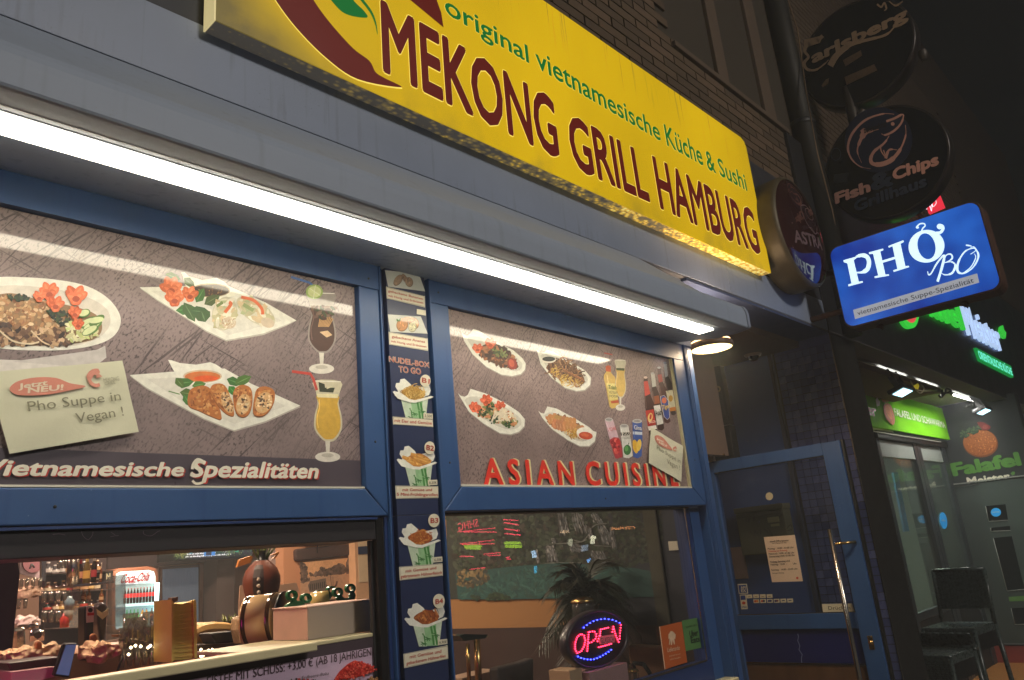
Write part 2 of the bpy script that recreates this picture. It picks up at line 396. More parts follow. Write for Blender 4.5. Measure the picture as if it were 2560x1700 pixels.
# lower right sash, recessed
box('sash_frame_left', BLUED, bld, 1.5155, 1.555, .045, .1, 1.0, 1.755, .002)
box('sash_frame_right', BLUE, bld, 2.945, 3.0205, .045, .1, 1.0, 1.755, .002)
box('sash_frame_top', DARKM, bld, 1.5555, 2.9445, .045, .1, 1.752, 1.765, .002)
box('sash_frame_bottom', BLUED, bld, 1.5555, 2.9445, .045, .1, 1.075, 1.15, .002)
box('sash_bead', STEEL, bld, 1.5555, 2.9, .0405, .0445, 1.1505, 1.157)
box('sash_bead', STEEL, bld, 2.9, 2.9035, .0405, .0445, 1.1575, 1.751)
box('sash_infill', BLUED, bld, 2.904, 2.9445, .05, .1, 1.1505, 1.7515)
box('window_sill', CREAM, bld, 1.5155, 3.0205, -.02, .0445, 1.05, 1.074, .003)
box('parapet', NAVY, bld, 1.5155, 3.0205, .0, .1, .0, 1.049)
box('window_pane', glass_mat('window_glass', (.93, .95, .95), dirt=.006), bld, 1.5558, 2.8998, .062, .068, 1.1505, 1.751)

# entrance niche
NZ = 2.80
box('niche_ceiling', M('niche_navy', (70, 82, 112), .5, var=.1), bld, 3.107, XE + .002, -.03, 1.4, NZ, NZ + .012)
box('niche_side_wall', NAVY, bld, 3.06, 3.1065, .121, .45, 0, NZ)
box('door_frame_lintel', M('niche_brown', (104, 84, 70), .7, var=.15, scale=9, bump=.3), bld, 3.107, 4.16, .45, .50, 2.08, NZ - .001)
box('door_frame_post', NAVY, bld, 3.06, 3.2, .451, .50, 0, 2.079)
box('niche_return_wall', NAVY, bld, 4.161, 4.20, .62, 1.02, 0, NZ - .001)
box('niche_back_wall', M('niche_brown', (104, 84, 70), .7, var=.15, scale=9, bump=.3), bld, 4.201, XE - .013, .955, 1.02, 0, NZ - .001)
box('tile_backing', M('dark_grout', (22, 24, 32), .8, var=.1), bld, XE - .002, XE + .01, -.03, .346, 0, NZ - .001)
box('niche_blue_wall', M('niche_blue', (66, 92, 150), .5, var=.12, scale=4, bump=.2), bld, XE - .012, XE + .01, .39, .9545, 0, NZ - .001)
box('tile_edge_strip', M('blue_grey_strip', (58, 62, 80), .5), bld, XE - .02, XE + .01, .362, .388, 0, NZ - .002, .001)
box('corner_trim', STEEL, bld, XE - .012, XE - .004, -.0345, -.0305, 0, 2.815)
TILE = [M('blue_glazed_tile', (86, 94, 138), .25, var=.12, scale=4, bump=.2), M('blue_glazed_tile_b', (74, 82, 126), .25, var=.12, scale=4, bump=.2), M('blue_glazed_tile_c', (94, 100, 146), .28, var=.12, scale=4, bump=.2)]
pit = .0468; msh = []
for m in TILE:
    o = B().box(-.008, 0, -.0215, .0215, -.0215, .0215).build('wall_tile', m, bld, .0025); msh.append(o.data); bpy.data.objects.remove(o)
rest = B()
for r in range(58):
    for c in range(8):
        y = .322 - c * pit; z = 2.715 - r * pit
        if r < 36:
            o = bpy.data.objects.new('wall_tile', R.choice(msh)); COL.objects.link(o); o.parent = bld
            o.location = (XE - .002 - R.uniform(0, .0012), y, z)
        else: rest.box(XE - .009, XE - .002, y - .0215, y + .0215, z - .0215, z + .0215)
rest.build('lower_wall_tiles', TILE[0], bld)['kind'] = 'stuff'
box('tile_top_strip', TILE[1], bld, XE - .006, XE - .002, -.03, .346, 2.7395, NZ - .002)

# fascia above
FASC = M('fascia_sheet', (150, 162, 184), .45, var=.1, scale=3, bump=.08, streak=(112, 118, 128), chips=(96, 92, 88))
box('fascia_panel', FASC, bld, -1.6, 3.55, -.03, .05, 2.822, 3.02, .002)
box('fascia_panel', FASC, bld, 3.553, XE, -.03, .05, 2.822, 3.02, .002)
box('fascia_upper_panel', M('dark_fascia', (52, 54, 62), .6, var=.15), bld, -1.6, XE, -.026, .05, 3.021, 3.79)
box('fascia_lower_trim', M('trim_dark', (104, 104, 106), .5), bld, -1.6, XE, -.027, .05, 2.8155, 2.8215)

# brick wall
BR = [M('brick_a', (96, 78, 60), .85, var=.2, scale=12, bump=.5), M('brick_b', (86, 70, 55), .85, var=.2, scale=12, bump=.5), M('brick_c', (104, 84, 66), .85, var=.2, scale=12, bump=.5)]
box('brick_mortar_bed', M('mortar', (66, 58, 48), .9, var=.15), bld, -1.6, 5.02, .006, .2, 3.80, 7.5)
bm_ = []
for m in BR:
    o = B().box(-.113, .113, -.008, .006, -.0245, .0245).build('brick', m, bld, .002); bm_.append(o.data); bpy.data.objects.remove(o)
WIN = [(3.46, 4.86, 4.31, 7.2)]
cnt = 0; far = B(); rows = []
for r in range(52):
    z = 3.83 + r * .0575
    for c in range(30):
        x = -1.2 + c * .2365 + (.118 if r % 2 else 0)
        if x > 4.9: continue
        if any(a - .12 < x < b_ + .12 and c0 - .02 < z < c1 for a, b_, c0, c1 in WIN): continue
        rows.append((x, z))
vis = [(x, z) for x, z in rows if x > 1.9 and z < 3.83 + .0575 * 26]
vis.sort(key=lambda p: p[1] * 1.0 - p[0] * .0)
near = set(vis[:296])
for x, z in rows:
    if (x, z) in near:
        o = bpy.data.objects.new('brick', R.choice(bm_)); COL.objects.link(o); o.parent = bld; o.location = (x, R.uniform(-.0015, .001), z)
    else: far.box(x - .113, x + .113, -.007, .0058, z - .0245, z + .0245)
far.build('upper_brickwork', BR[0], bld)['kind'] = 'stuff'
# upper windows
for x0, x1 in ((3.48, 4.02), (4.05, 4.84)):
    w_ = B().box(x0, x1, .03, .06, 4.31, 7.2).build('upper_window', M('window_frame_brown', (104, 88, 72), .7, var=.2), bld)
    box('window_glass', M('night_window', (14, 15, 16), .15, var=.1), w_, x0 + .02, x1 - .12, .018, .0295, 4.33, 7.2)
box('window_mullion', M('mullion_stone', (96, 80, 66), .8, var=.2), bld, 3.94, 4.075, -.02, .0295, 4.3, 7.2, .004)
box('window_mullion', MATS['mullion_stone'], bld, 4.57, 4.74, -.02, .0175, 4.3, 7.2, .004)
box('window_ledge', MATS['mullion_stone'], bld, 3.42, 4.9, -.03, .0, 4.262, 4.298, .004)
# dark downpipe between the houses, with a cable
pp = thing('downpipe', 'dark round downpipe between the two brick walls above the signs', 'pipe', (5.15, .0, 0))
B().tube([(5.15, -.04, 2.83), (5.15, -.04, 7.5)], .085, 14).build('pipe', M('dark_zinc', (44, 42, 38), .6, metal=.4, var=.2), pp)
for z in (3.2, 4.4, 5.6): B().lathe((5.15, -.04, z), [(.087, 0), (.092, .005), (.092, .035), (.087, .04)]).build('pipe_clamp', DARKM, pp)
cb = B().tube([(5.3, -.02, 6.5), (5.2, -.14, 5.2), (5.04, -.15, 4.6), (5.02, -.14, 4.1), (5.12, -.12, 3.7), (5.14, -.1, 3.3)], .005, 6).build('cable', M('old_cable', (120, 96, 70), .7))
tag(cb, 'thin loose cable hanging down beside the dark downpipe', 'cable')

# ================================================================ awning cassette and its light
aw = thing('awning_cassette', 'long grey blue awning housing above the food posters', 'awning', (.7, 0, 2.5))
prof = [(0, 2.481), (-.2, 2.447), (-.205, 2.4465), (-.29, 2.443), (-.347, 2.4475), (-.353, 2.4495), (-.356, 2.454), (-.3565, 2.50), (-.3555, 2.515), (-.352, 2.529), (-.346, 2.541), (-.338, 2.549), (-.326, 2.553), (-.03, 2.6), (-.001, 2.6)]
b_ = B(); n = len(prof)
b_.prism([(-1.6, y, z) for y, z in prof], (4.555, 0, 0)); b_.build('housing', GREYP, aw)
b_ = B().prism([(2.9555, y * 1.015, z) for y, z in prof], (.022, 0, 0)); b_.build('end_cap', M('end_cap_grey', (150, 160, 180), .5), aw, .003)
for y, z in ((-.30, 2.4445),): B().box(-1.6, 2.955, y - .0012, y + .0012, z - .0016, z + .002).build('groove_line', M('groove_grey', (188, 192, 196), .6), aw)
B().prism([(-1.6, -.001, 2.4795), (-1.6, -.2, 2.4455), (-1.6, -.2, 2.443), (-1.6, -.001, 2.477)], (4.555, 0, 0)).build('soffit_board', M('grey_blue_soffit', (136, 154, 184), .5, var=.1, scale=3, bump=.08, streak=(70, 92, 130)), aw)
box('awning_top_sheet', GREYP, aw, -1.6, 2.9, -.329, -.0, 2.55, 2.5525)
B().prism([(-1.6, -.325, 2.5535), (-1.6, -.036, 2.815), (-1.6, -.036, 2.808), (-1.6, -.315, 2.5535)], (4.3, 0, 0)).build('closing_sheet', GREYP, aw)
led = thing('strip_light', 'long bright white tube light running under the grey awning housing', 'light', (1, -.245, 2.437))
box('lamp_channel', GREYP, led, -1.6, 2.806, -.286, -.206, 2.441, 2.4462, .001)
LEDM = M('led_diffuser', (255, 246, 226), .5, emit=(255, 240, 212), es=15, var=.01)
for i in range(4):
    if i: box('tube_joint', WHITEM, led, -1.6 + i * 1.1, -1.598 + i * 1.1, -.2805, -.2115, 2.436, 2.4408)
    box('light_diffuser', LEDM, led, -1.6 + i * 1.1 + .002, -.502 + i * 1.1, -.279, -.213, 2.4352, 2.4408)

# ================================================================ yellow lightbox sign
SX0, SX1, SZ0, SZ1, SY = .762, 3.953, 3.0, 3.832, -.092
sg = thing('restaurant_sign', 'long yellow illuminated lightbox sign with dark red restaurant name', 'sign', (SX0, SY, SZ0))
PS = PY(SY)
def sign_face():
    m = bpy.data.materials.new('yellow_lightbox'); N, L, p = nt(m)
    tc = N.new('ShaderNodeTexCoord'); sp = N.new('ShaderNodeSeparateXYZ'); L.new(tc.outputs['Object'], sp.inputs[0])
    def noise(sc, st, det=6):
        mp = N.new('ShaderNodeMapping'); mp.inputs['Scale'].default_value = st; L.new(tc.outputs['Object'], mp.inputs[0])
        n_ = N.new('ShaderNodeTexNoise'); n_.inputs['Scale'].default_value = sc; n_.inputs['Detail'].default_value = det; L.new(mp.outputs[0], n_.inputs[0]); return n_.outputs[0]
    def mr(i, a, b, c, d):
        n_ = N.new('ShaderNodeMapRange'); n_.inputs[1].default_value = a; n_.inputs[2].default_value = b; n_.inputs[3].default_value = c; n_.inputs[4].default_value = d; L.new(i, n_.inputs[0]); return n_.outputs[0]
    def mth(o, a, b):
        n_ = N.new('ShaderNodeMath'); n_.operation = o; n_.use_clamp = o != 'ADD'
        for i, q in enumerate((a, b)):
            if isinstance(q, (int, float)): n_.inputs[i].default_value = q
            else: L.new(q, n_.inputs[i])
        return n_.outputs[0]
    # algae and dirt along the bottom, soot in the lower left corner, drips from the top edge
    bottom = mth('MULTIPLY', mr(sp.outputs[2], 0, .13, 1, 0), mr(noise(4.5, (1, 1, .8)), .46, .72, 0, 1))
    corner = mth('MULTIPLY', mr(mth('ADD', mth('MULTIPLY', sp.outputs[0], .75), sp.outputs[2]), .08, .3, 1.25, 0), mr(noise(5, (1, 1, 1)), .25, .6, .5, 1))
    drip = mth('MULTIPLY', mr(sp.outputs[2], .60, .84, 0, 1), mr(noise(60, (1, 1, .035), 3), .60, .70, 0, 1))
    d = mth('MAXIMUM', mth('MAXIMUM', mth('MULTIPLY', bottom, .5), corner), mth('MULTIPLY', drip, .75))
    mx = N.new('ShaderNodeMix'); mx.data_type = 'RGBA'; mx.inputs['A'].default_value = lin((222, 182, 14)) + (1,); mx.inputs['B'].default_value = lin((120, 104, 50)) + (1,)
    L.new(d, mx.inputs['Factor'])
    m2 = N.new('ShaderNodeMix'); m2.data_type = 'RGBA'; m2.blend_type = 'MULTIPLY'; m2.inputs['Factor'].default_value = 1
    L.new(mx.outputs['Result'], m2.inputs['A']); L.new(mr(noise(1.2, (1, 1, .6), 3), .3, .7, .76, 1.0), m2.inputs['B'])
    L.new(m2.outputs['Result'], p.inputs['Base Color']); L.new(m2.outputs['Result'], p.inputs['Emission Color']); p.inputs['Emission Strength'].default_value = .47
    p.inputs['Roughness'].default_value = .35; return m
YEL = sign_face()
c_ = .05
B().prism([(SX0, SY, SZ0), (SX1, SY, SZ0), (SX1, SY, SZ1 - c_), (SX1 - c_ * .3, SY, SZ1 - c_ * .3), (SX1 - c_, SY, SZ1), (SX0, SY, SZ1)], (0, .004, 0)).build('front_face', YEL, sg)
box('casing', M('sign_casing', (150, 140, 112), .5, var=.2, scale=6), sg, SX0 - .004, SX1, SY + .0045, -.031, SZ0 + .0045, SZ1 - .006, .001)
def tray():
    m = bpy.data.materials.new('dirty_light_tray'); N, L, p = nt(m); tc = N.new('ShaderNodeTexCoord')
    mp = N.new('ShaderNodeMapping'); mp.inputs['Scale'].default_value = (1, 1.5, 1); L.new(tc.outputs['Object'], mp.inputs[0])
    v = N.new('ShaderNodeTexVoronoi'); v.inputs['Scale'].default_value = 40; L.new(mp.outputs[0], v.inputs[0])
    n1 = N.new('ShaderNodeTexNoise'); n1.inputs['Scale'].default_value = 3.1; n1.inputs['Detail'].default_value = 7; n1.inputs['Roughness'].default_value = .75; L.new(mp.outputs[0], n1.inputs[0])
    sp = N.new('ShaderNodeSeparateXYZ'); L.new(tc.outputs['Object'], sp.inputs[0])
    g = N.new('ShaderNodeMapRange'); g.inputs[1].default_value = 0; g.inputs[2].default_value = 2.9; g.inputs[3].default_value = -.22; g.inputs[4].default_value = .24; L.new(sp.outputs[0], g.inputs[0])
    s1 = N.new('ShaderNodeMath'); s1.operation = 'ADD'; L.new(n1.outputs[0], s1.inputs[0]); L.new(g.outputs[0], s1.inputs[1])
    s2 = N.new('ShaderNodeMath'); s2.operation = 'MULTIPLY'; L.new(v.outputs[0], s2.inputs[0]); s2.inputs[1].default_value = .45
    s3 = N.new('ShaderNodeMath'); s3.operation = 'SUBTRACT'; L.new(s1.outputs[0], s3.inputs[0]); L.new(s2.outputs[0], s3.inputs[1])
    cr = N.new('ShaderNodeValToRGB'); e = cr.color_ramp.elements; e[0].position = .12; e[0].color = lin((70, 66, 60)) + (1,); e[1].position = .62; e[1].color = lin((252, 236, 150)) + (1,)
    k = e.new(.32); k.color = lin((128, 110, 66)) + (1,); k = e.new(.46); k.color = lin((216, 176, 60)) + (1,)
    L.new(s3.outputs[0], cr.inputs[0]); L.new(cr.outputs[0], p.inputs['Base Color']); L.new(cr.outputs[0], p.inputs['Emission Color']); p.inputs['Emission Strength'].default_value = .5
    p.inputs['Roughness'].default_value = .6; return m
box('bottom_tray', tray(), sg, SX0 + .002, SX1 - .003, SY + .0052, -.0312, SZ0, SZ0 + .004)
box('left_edge', M('translucent_edge', (200, 186, 140), .5, emit=(214, 196, 140), es=.6), sg, SX0 - .0045, SX0 - .0002, SY + .001, -.0315, SZ0, SZ1 - .01)
MAR = M('maroon_print', (92, 22, 16), .35, emit=(84, 18, 12), es=.55, var=.1, scale=3)
PALE = M('pale_yellow_outline', (240, 214, 90), .4, emit=(240, 214, 96), es=.65)
GRN = M('green_print', (8, 110, 44), .35, emit=(4, 96, 38), es=.6, var=.1, scale=3)
def sline(t, p0, p1, top, mat, bold, ol, **k):
    text(t, PS, 'S', p0, p1, top, PALE, sg, name='letter_outline', off=.0006, bold=bold + ol, **k)
    text(t, PS, 'S', p0, p1, top, mat, sg, name='lettering', off=.0016, bold=bold, **k)
sline('MEKONG', (724, 275), (1412, 618), (704, 3), MAR, .026, .011)
sline('GRILL', (1470, 655), (1768, 790), (1452, 455), MAR, .026, .011)
sline('HAMBURG', (1812, 815), (2205, 998), (1785, 622), MAR, .026, .011)
sline('original', (966, 52), (1293, 248), (960, -22), GRN, .016, .006)
sline('vietnamesische', (1325, 266), (1812, 555), (1316, 186), GRN, .016, .006)
sline('Küche', (1838, 572), (1980, 652), (1828, 492), GRN, .016, .006)
sline('&', (1998, 665), (2030, 682), (1996, 596), GRN, .016, .006)
sline('Sushi', (2046, 690), (2153, 752), (2040, 625), GRN, .016, .006)
def lg(nm, pts, mat, off, sm=5): slab(nm, mat, sg, PS, 'S', pts, off, .0006, smooth=sm)
cres = [(290, -10), (380, 112), (500, 232), (620, 312), (790, 344), (725, 308), (690, 285), (665, 240), (600, 190), (510, 90), (445, 0), (400, -90), (385, -190), (430, -300), (520, -340), (430, -360), (320, -330), (240, -230), (240, -110)]
lg('logo_crescent', cres, MAR, .0016)
lg('logo_outline', [(x + (x - 470) * .012, y + (y - 20) * .012 + 2) for x, y in cres], PALE, .0008)
lg('logo_leaf', [(490, -40), (540, 30), (585, 60), (655, 70), (645, 45), (605, 5), (560, -60), (500, -90)], GRN, .0016)
lg('logo_leaf', [(590, -60), (650, 10), (680, 55), (694, 100), (697, 137), (688, 95), (668, 50), (630, 0)], GRN, .0019)
slab('logo_wedge', MAR, sg, PS, 'S', [(790, -30), (957, 108), (948, 50), (930, 0), (880, -110), (800, -150)], .0016, .0006)

# added fog volume standing in for lens glare round the lamps
hm_ = bpy.data.materials.new('veil_volume'); hm_.use_nodes = True; hm_.node_tree.nodes.remove(hm_.node_tree.nodes['Principled BSDF'])
pv = hm_.node_tree.nodes.new('ShaderNodeVolumePrincipled'); pv.inputs['Color'].default_value = (.9, .95, 1, 1); pv.inputs['Density'].default_value = .013; pv.inputs['Anisotropy'].default_value = .3
hm_.node_tree.links.new(pv.outputs[0], hm_.node_tree.nodes['Material Output'].inputs['Volume'])
structure('haze', B().box(-82, 82, -82, 42, -1.5, 14), hm_)['kind'] = 'stuff'
# ================================================================ food posters
def stone(name, base, dark, seed):
    m = bpy.data.materials.new(name); N, L, p = nt(m)
    tc = N.new('ShaderNodeTexCoord')
    def mp(sc, rot=0):
        q0 = N.new('ShaderNodeMapping'); q0.inputs['Rotation'].default_value = (0, rot, 0); q0.inputs['Location'].default_value = (seed, 0, seed); L.new(tc.outputs['Object'], q0.inputs[0])
        q = N.new('ShaderNodeMapping'); q.inputs['Scale'].default_value = sc; L.new(q0.outputs[0], q.inputs[0]); return q.outputs[0]
    def noise(v, s, det=4, ro=.5):
        q = N.new('ShaderNodeTexNoise'); q.inputs['Scale'].default_value = s; q.inputs['Detail'].default_value = det; q.inputs['Roughness'].default_value = ro; L.new(v, q.inputs[0]); return q.outputs[0]
    def rng(i, a, b, c, d):
        q = N.new('ShaderNodeMapRange'); q.inputs[1].default_value = a; q.inputs[2].default_value = b; q.inputs[3].default_value = c; q.inputs[4].default_value = d; L.new(i, q.inputs[0]); return q.outputs[0]
    def mmax(a, b):
        q = N.new('ShaderNodeMath'); q.operation = 'MAXIMUM'; L.new(a, q.inputs[0]); L.new(b, q.inputs[1]); return q.outputs[0]
    def mul(a, b):
        q = N.new('ShaderNodeMath'); q.operation = 'MULTIPLY'; L.new(a, q.inputs[0])
        if isinstance(b, float): q.inputs[1].default_value = b
        else: L.new(b, q.inputs[1])
        return q.outputs[0]
    flecks = rng(noise(mp((1, 1, .5), -.5), 200, 3, .55), .53, .62, 0, .8)
    flecks = mul(flecks, rng(noise(mp((1, 1, 1)), 6, 3), .35, .6, .35, 1))
    def scr(rot, sc, lo):
        w = N.new('ShaderNodeTexNoise'); w.inputs['Scale'].default_value = sc; w.inputs['Detail'].default_value = 3
        L.new(mp((1, 1, .022), rot), w.inputs[0]); return rng(w.outputs[0], lo, lo + .03, 0, .8)
    s = mmax(mmax(scr(-.8, 150, .595), scr(-.55, 170, .605)), scr(1.15, 160, .63))
    s = mul(s, rng(noise(mp((1, 1, 1)), 3, 2), .42, .6, .1, 1.0))
    d = mmax(flecks, s)
    mx = N.new('ShaderNodeMix'); mx.data_type = 'RGBA'; mx.inputs['B'].default_value = lin(dark) + (1,)
    m0 = N.new('ShaderNodeMix'); m0.data_type = 'RGBA'; m0.inputs['A'].default_value = lin(tuple(v * .86 for v in base)) + (1,); m0.inputs['B'].default_value = lin(tuple(v * 1.12 for v in base)) + (1,)
    L.new(rng(noise(mp((1, 1, 1)), 4, 6, .6), .3, .7, 0, 1), m0.inputs['Factor']); L.new(m0.outputs['Result'], mx.inputs['A']); L.new(d, mx.inputs['Factor'])
    L.new(mx.outputs['Result'], p.inputs['Base Color']); p.inputs['Roughness'].default_value = .5; p.inputs['Coat Weight'].default_value = .8; p.inputs['Coat Roughness'].default_value = .055
    return m
STONE1 = stone('stone_print', (134, 117, 117), (58, 46, 50), .3); STONE2 = stone('stone_print_b', (142, 122, 120), (58, 46, 48), 2.7)
PW = (232, 230, 220); PSH = (206, 203, 196)
Q = PY(.018)
po = thing('food_poster', 'wide left poster with noodle bowl, two plates, two drinks and white script lettering', 'poster', (0, .018, 1.824))
box('poster_board', STONE1, po, -1.118, 1.2415, .018, .04, 1.8285, 2.4005)
bnd = B(); bnd.add([(-1.117, .0176, 1.829), (1.241, .0176, 1.829), (1.241, .0176, 1.9), (-1.117, .0176, 1.9)], [(0, 1, 2, 3)]); bnd.build('caption_band', M('caption_band', (84, 76, 86), .3, coat=.4, var=.06), po)
# noodle bowl
a = Art(Q, 'A', .0006)
a.poly([(-330, 740), (-150, 850), (0, 880), (250, 890), (480, 830), (515, 812), (521, 870), (490, 895), (400, 912), (200, 930), (0, 940), (-300, 900)], (214, 208, 204))
a.poly([(60, 890), (490, 830), (515, 812), (521, 870), (490, 895), (330, 912)], (198, 192, 190))
a.poly([(0, 476), (120, 477), (260, 487), (400, 512), (500, 558), (565, 620), (592, 690), (562, 760), (480, 805), (330, 832), (150, 835), (0, 825), (-200, 790), (-330, 700), (-300, 560), (-180, 500)], PW, 4)
a.poly([(0, 520), (140, 520), (300, 540), (430, 575), (520, 630), (540, 700), (500, 760), (420, 800), (300, 818), (100, 812), (0, 800), (-200, 760), (-280, 660), (-200, 560)], (216, 208, 196), 4)
bowl = [(-250, 620), (0, 560), (90, 560), (200, 590), (360, 620), (470, 660), (500, 730), (450, 785), (300, 808), (120, 812), (0, 805), (-200, 780), (-260, 700)]
a.poly(bowl, (150, 118, 84), 4)
a.scatter([(-250, 620), (0, 565), (250, 600), (330, 680), (250, 740), (0, 720), (-200, 700)], 320, 15, [(206, 168, 122), (182, 132, 88), (222, 190, 150), (150, 100, 66), (190, 146, 104)], 1.7)
a.scatter([(-200, 700), (0, 700), (160, 730), (330, 740), (350, 805), (120, 812), (0, 805), (-200, 780)], 260, 20, [(90, 62, 48), (112, 80, 60), (66, 48, 42), (160, 122, 90), (206, 172, 136)], 1.9)
a.scatter([(30, 560), (110, 560), (150, 590), (70, 600)], 40, 12, [(36, 52, 34), (56, 74, 44), (28, 40, 30)], 2)
a.scatter([(230, 640), (330, 650), (360, 720), (290, 715)], 46, 13, [(34, 46, 32), (58, 76, 40), (36, 40, 34)], 2)
a.scatter([(320, 710), (470, 690), (480, 760), (340, 800)], 70, 16, [(222, 216, 170), (196, 204, 132), (232, 228, 196)], 2.4)
for x, y, r_ in ((430, 700, 62), (452, 715, 66), (472, 690, 58), (440, 740, 60), (412, 655, 40)):
    a.ell(x, y, 20, r_ * .75, (92, 128, 60), 68 + R.uniform(-14, 14)); a.ell(x - 3, y - 2, 15, r_ * .66, (214, 222, 170), 68 + R.uniform(-14, 14))
for x, y, r_ in ((240, 560, 54), (370, 580, 60), (270, 620, 48), (365, 660, 38), (380, 715, 34), (190, 580, 34)): a.flower(x, y, r_)
a.line([(-10, 735), (60, 790), (140, 805), (190, 795)], 8, (230, 210, 180), 5); a.line([(150, 740), (200, 790), (240, 810)], 7, (224, 198, 164), 5)
a.build('printed_noodle_bowl', po)
def plate1():
    a = Art(Q, 'A', .0006)
    a.poly([(686, 532), (850, 528), (955, 520), (1110, 520), (1300, 604), (1453, 690), (1400, 716), (1290, 760), (1110, 792), (1010, 745), (880, 660), (770, 592)], (186, 180, 170))
    a.poly([(683, 526), (850, 523), (955, 515), (1110, 515), (1300, 600), (1451, 688), (1400, 710), (1290, 752), (1108, 785), (1010, 738), (880, 655), (770, 586)], PW)
    a.poly([(740, 545), (900, 540), (1110, 560), (1380, 690), (1120, 760), (900, 640)], (220, 217, 207))
    a.poly([(888, 454), (905, 454), (925, 472), (990, 490), (1060, 480), (1095, 496), (1140, 540), (1155, 565), (1080, 585), (1000, 582), (930, 555), (905, 510)], (240, 238, 222))
    a.ell(1030, 541, 98, 34, (172, 150, 120)); a.ell(1030, 542, 92, 29, (62, 40, 28)); a.scatter(ellipse(1030, 545, 76, 20), 40, 6, [(132, 92, 52), (92, 62, 38)], 1.3)
    for x, y, l, w_, r_ in ((860, 640, 110, 50, -5), (900, 600, 110, 56, 60), (930, 640, 100, 50, 5), (985, 640, 60, 80, 70), (1000, 610, 90, 50, -30), (900, 480, 70, 40, 40), (810, 460, 80, 36, 20), (960, 600, 80, 50, -60)): a.leaf(x, y, l, w_, r_, (60 + R.randint(-12, 12), 100 + R.randint(-14, 14), 42))
    for x, y, r_ in ((838, 540, 60), (855, 590, 52), (930, 570, 46)): a.flower(x, y, r_, (228, 118, 70))
    for cx, cy, rx, ry, ro in ((1100, 655, 62, 84, 14), (1252, 645, 110, 52, 34)):
        a.ell(cx, cy, rx, ry, (202, 196, 172), ro); a.ell(cx - 6, cy - 8, rx * .8, ry * .8, (222, 216, 194), ro)
        a.scatter(ellipse(cx, cy, rx * .75, ry * .75, ro), 60, 22, [(196, 190, 150), (226, 220, 200), (176, 186, 140), (236, 230, 214), (212, 190, 150)], 2.4, jit=8)
    a.ell(1120, 700, 36, 30, (206, 186, 160)); a.scatter(ellipse(1118, 702, 34, 26), 30, 9, [(220, 206, 178), (180, 150, 116), (232, 224, 204)], 2, True); a.ell(1310, 700, 34, 24, (208, 190, 166), 20)
    a.line([(1100, 650), (1130, 610), (1120, 600)], 16, (222, 110, 60), 4); a.line([(1180, 575), (1240, 590), (1280, 630), (1285, 660)], 15, (224, 108, 60), 4)
    a.line([(1060, 620), (1090, 600)], 14, (120, 140, 80)); a.line([(1190, 610), (1240, 640)], 18, (150, 164, 110))
    a.build('printed_summer_roll_plate', po)
plate1()
a = Art(Q, 'A', .0006)
a.poly([(636, 962), (850, 945), (1100, 930), (1230, 1003), (1473, 1113), (1300, 1190), (1147, 1234), (1000, 1176), (850, 1096), (720, 1026)], (180, 172, 164))
a.poly([(634, 956), (850, 939), (1100, 924), (1230, 998), (1471, 1106), (1300, 1182), (1145, 1227), (1000, 1169), (850, 1089), (720, 1019)], PW)
a.poly([(720, 975), (900, 965), (1240, 1030), (1400, 1108), (1150, 1195), (900, 1090)], (222, 219, 209))
a.poly([(823, 882), (840, 883), (880, 897), (960, 905), (1030, 893), (1060, 905), (1110, 940), (1100, 975), (1010, 1002), (930, 1000), (870, 965), (845, 925)], (238, 236, 226))
a.ell(992, 962, 96, 32, (214, 190, 160)); a.ell(992, 964, 88, 26, (214, 120, 60)); a.ell(1010, 972, 60, 14, (232, 92, 30))
for x, y, l, w_, r_ in ((860, 1000, 90, 50, -8), (880, 1040, 90, 50, 10), (900, 1050, 70, 40, 60), (940, 1010, 70, 40, -10), (1110, 975, 80, 44, 20), (1150, 1000, 90, 50, -25), (1120, 1010, 60, 40, 50), (860, 970, 60, 40, 50)): a.leaf(x, y, l, w_, r_, (66 + R.randint(-10, 14), 122 + R.randint(-14, 10), 46))
a.line([(825, 1035), (880, 1050)], 5, (90, 140, 60))
def sroll(cx, cy, rx, ry, ro, cut):
    a.ell(cx, cy, rx, ry, (150, 88, 42), ro); a.ell(cx - 3, cy - 5, rx * .88, ry * .88, (190, 118, 58), ro)
    a.scatter(ellipse(cx, cy, rx * .85, ry * .85, ro), 60, 12, [(168, 98, 46), (206, 140, 76), (148, 84, 40), (196, 128, 66)], 1.6)
    if cut:
        a.ell(cx + rx * .12, cy + ry * .2, rx * .66, ry * .66, (206, 160, 110), ro); a.scatter(ellipse(cx + rx * .12, cy + ry * .2, rx * .6, ry * .6, ro), 46, 9, [(226, 190, 144), (150, 104, 66), (90, 62, 42), (214, 172, 122), (232, 206, 166)], 1.7)
def proll(body, cut):
    a.poly([(x, y + 5) for x, y in body], (120, 66, 30), 3); a.poly(body, (188, 114, 54), 3); cx = sum(p[0] for p in body) / len(body); cy = sum(p[1] for p in body) / len(body)
    a.scatter([(cx + (x - cx) * .86, cy + (y - cy) * .86) for x, y in body], 90, 12, [(168, 98, 46), (206, 140, 76), (148, 84, 40), (196, 128, 66), (216, 156, 92)], 1.6)
    if cut: a.ell(*cut[:4], (216, 172, 120), cut[4]); a.scatter(ellipse(cut[0], cut[1], cut[2] * .85, cut[3] * .85, cut[4]), 60, 9, [(230, 196, 150), (150, 104, 66), (84, 58, 40), (214, 172, 122), (236, 212, 172)], 1.7)
proll([(918, 1080), (930, 1030), (965, 1012), (1010, 1010), (1050, 1050), (1086, 1166), (1040, 1160), (975, 1130), (930, 1112)], None)
proll([(1028, 1030), (1045, 1002), (1090, 1000), (1120, 1040), (1147, 1145), (1120, 1152), (1080, 1120), (1045, 1070)], (1112, 1090, 26, 56, -22))
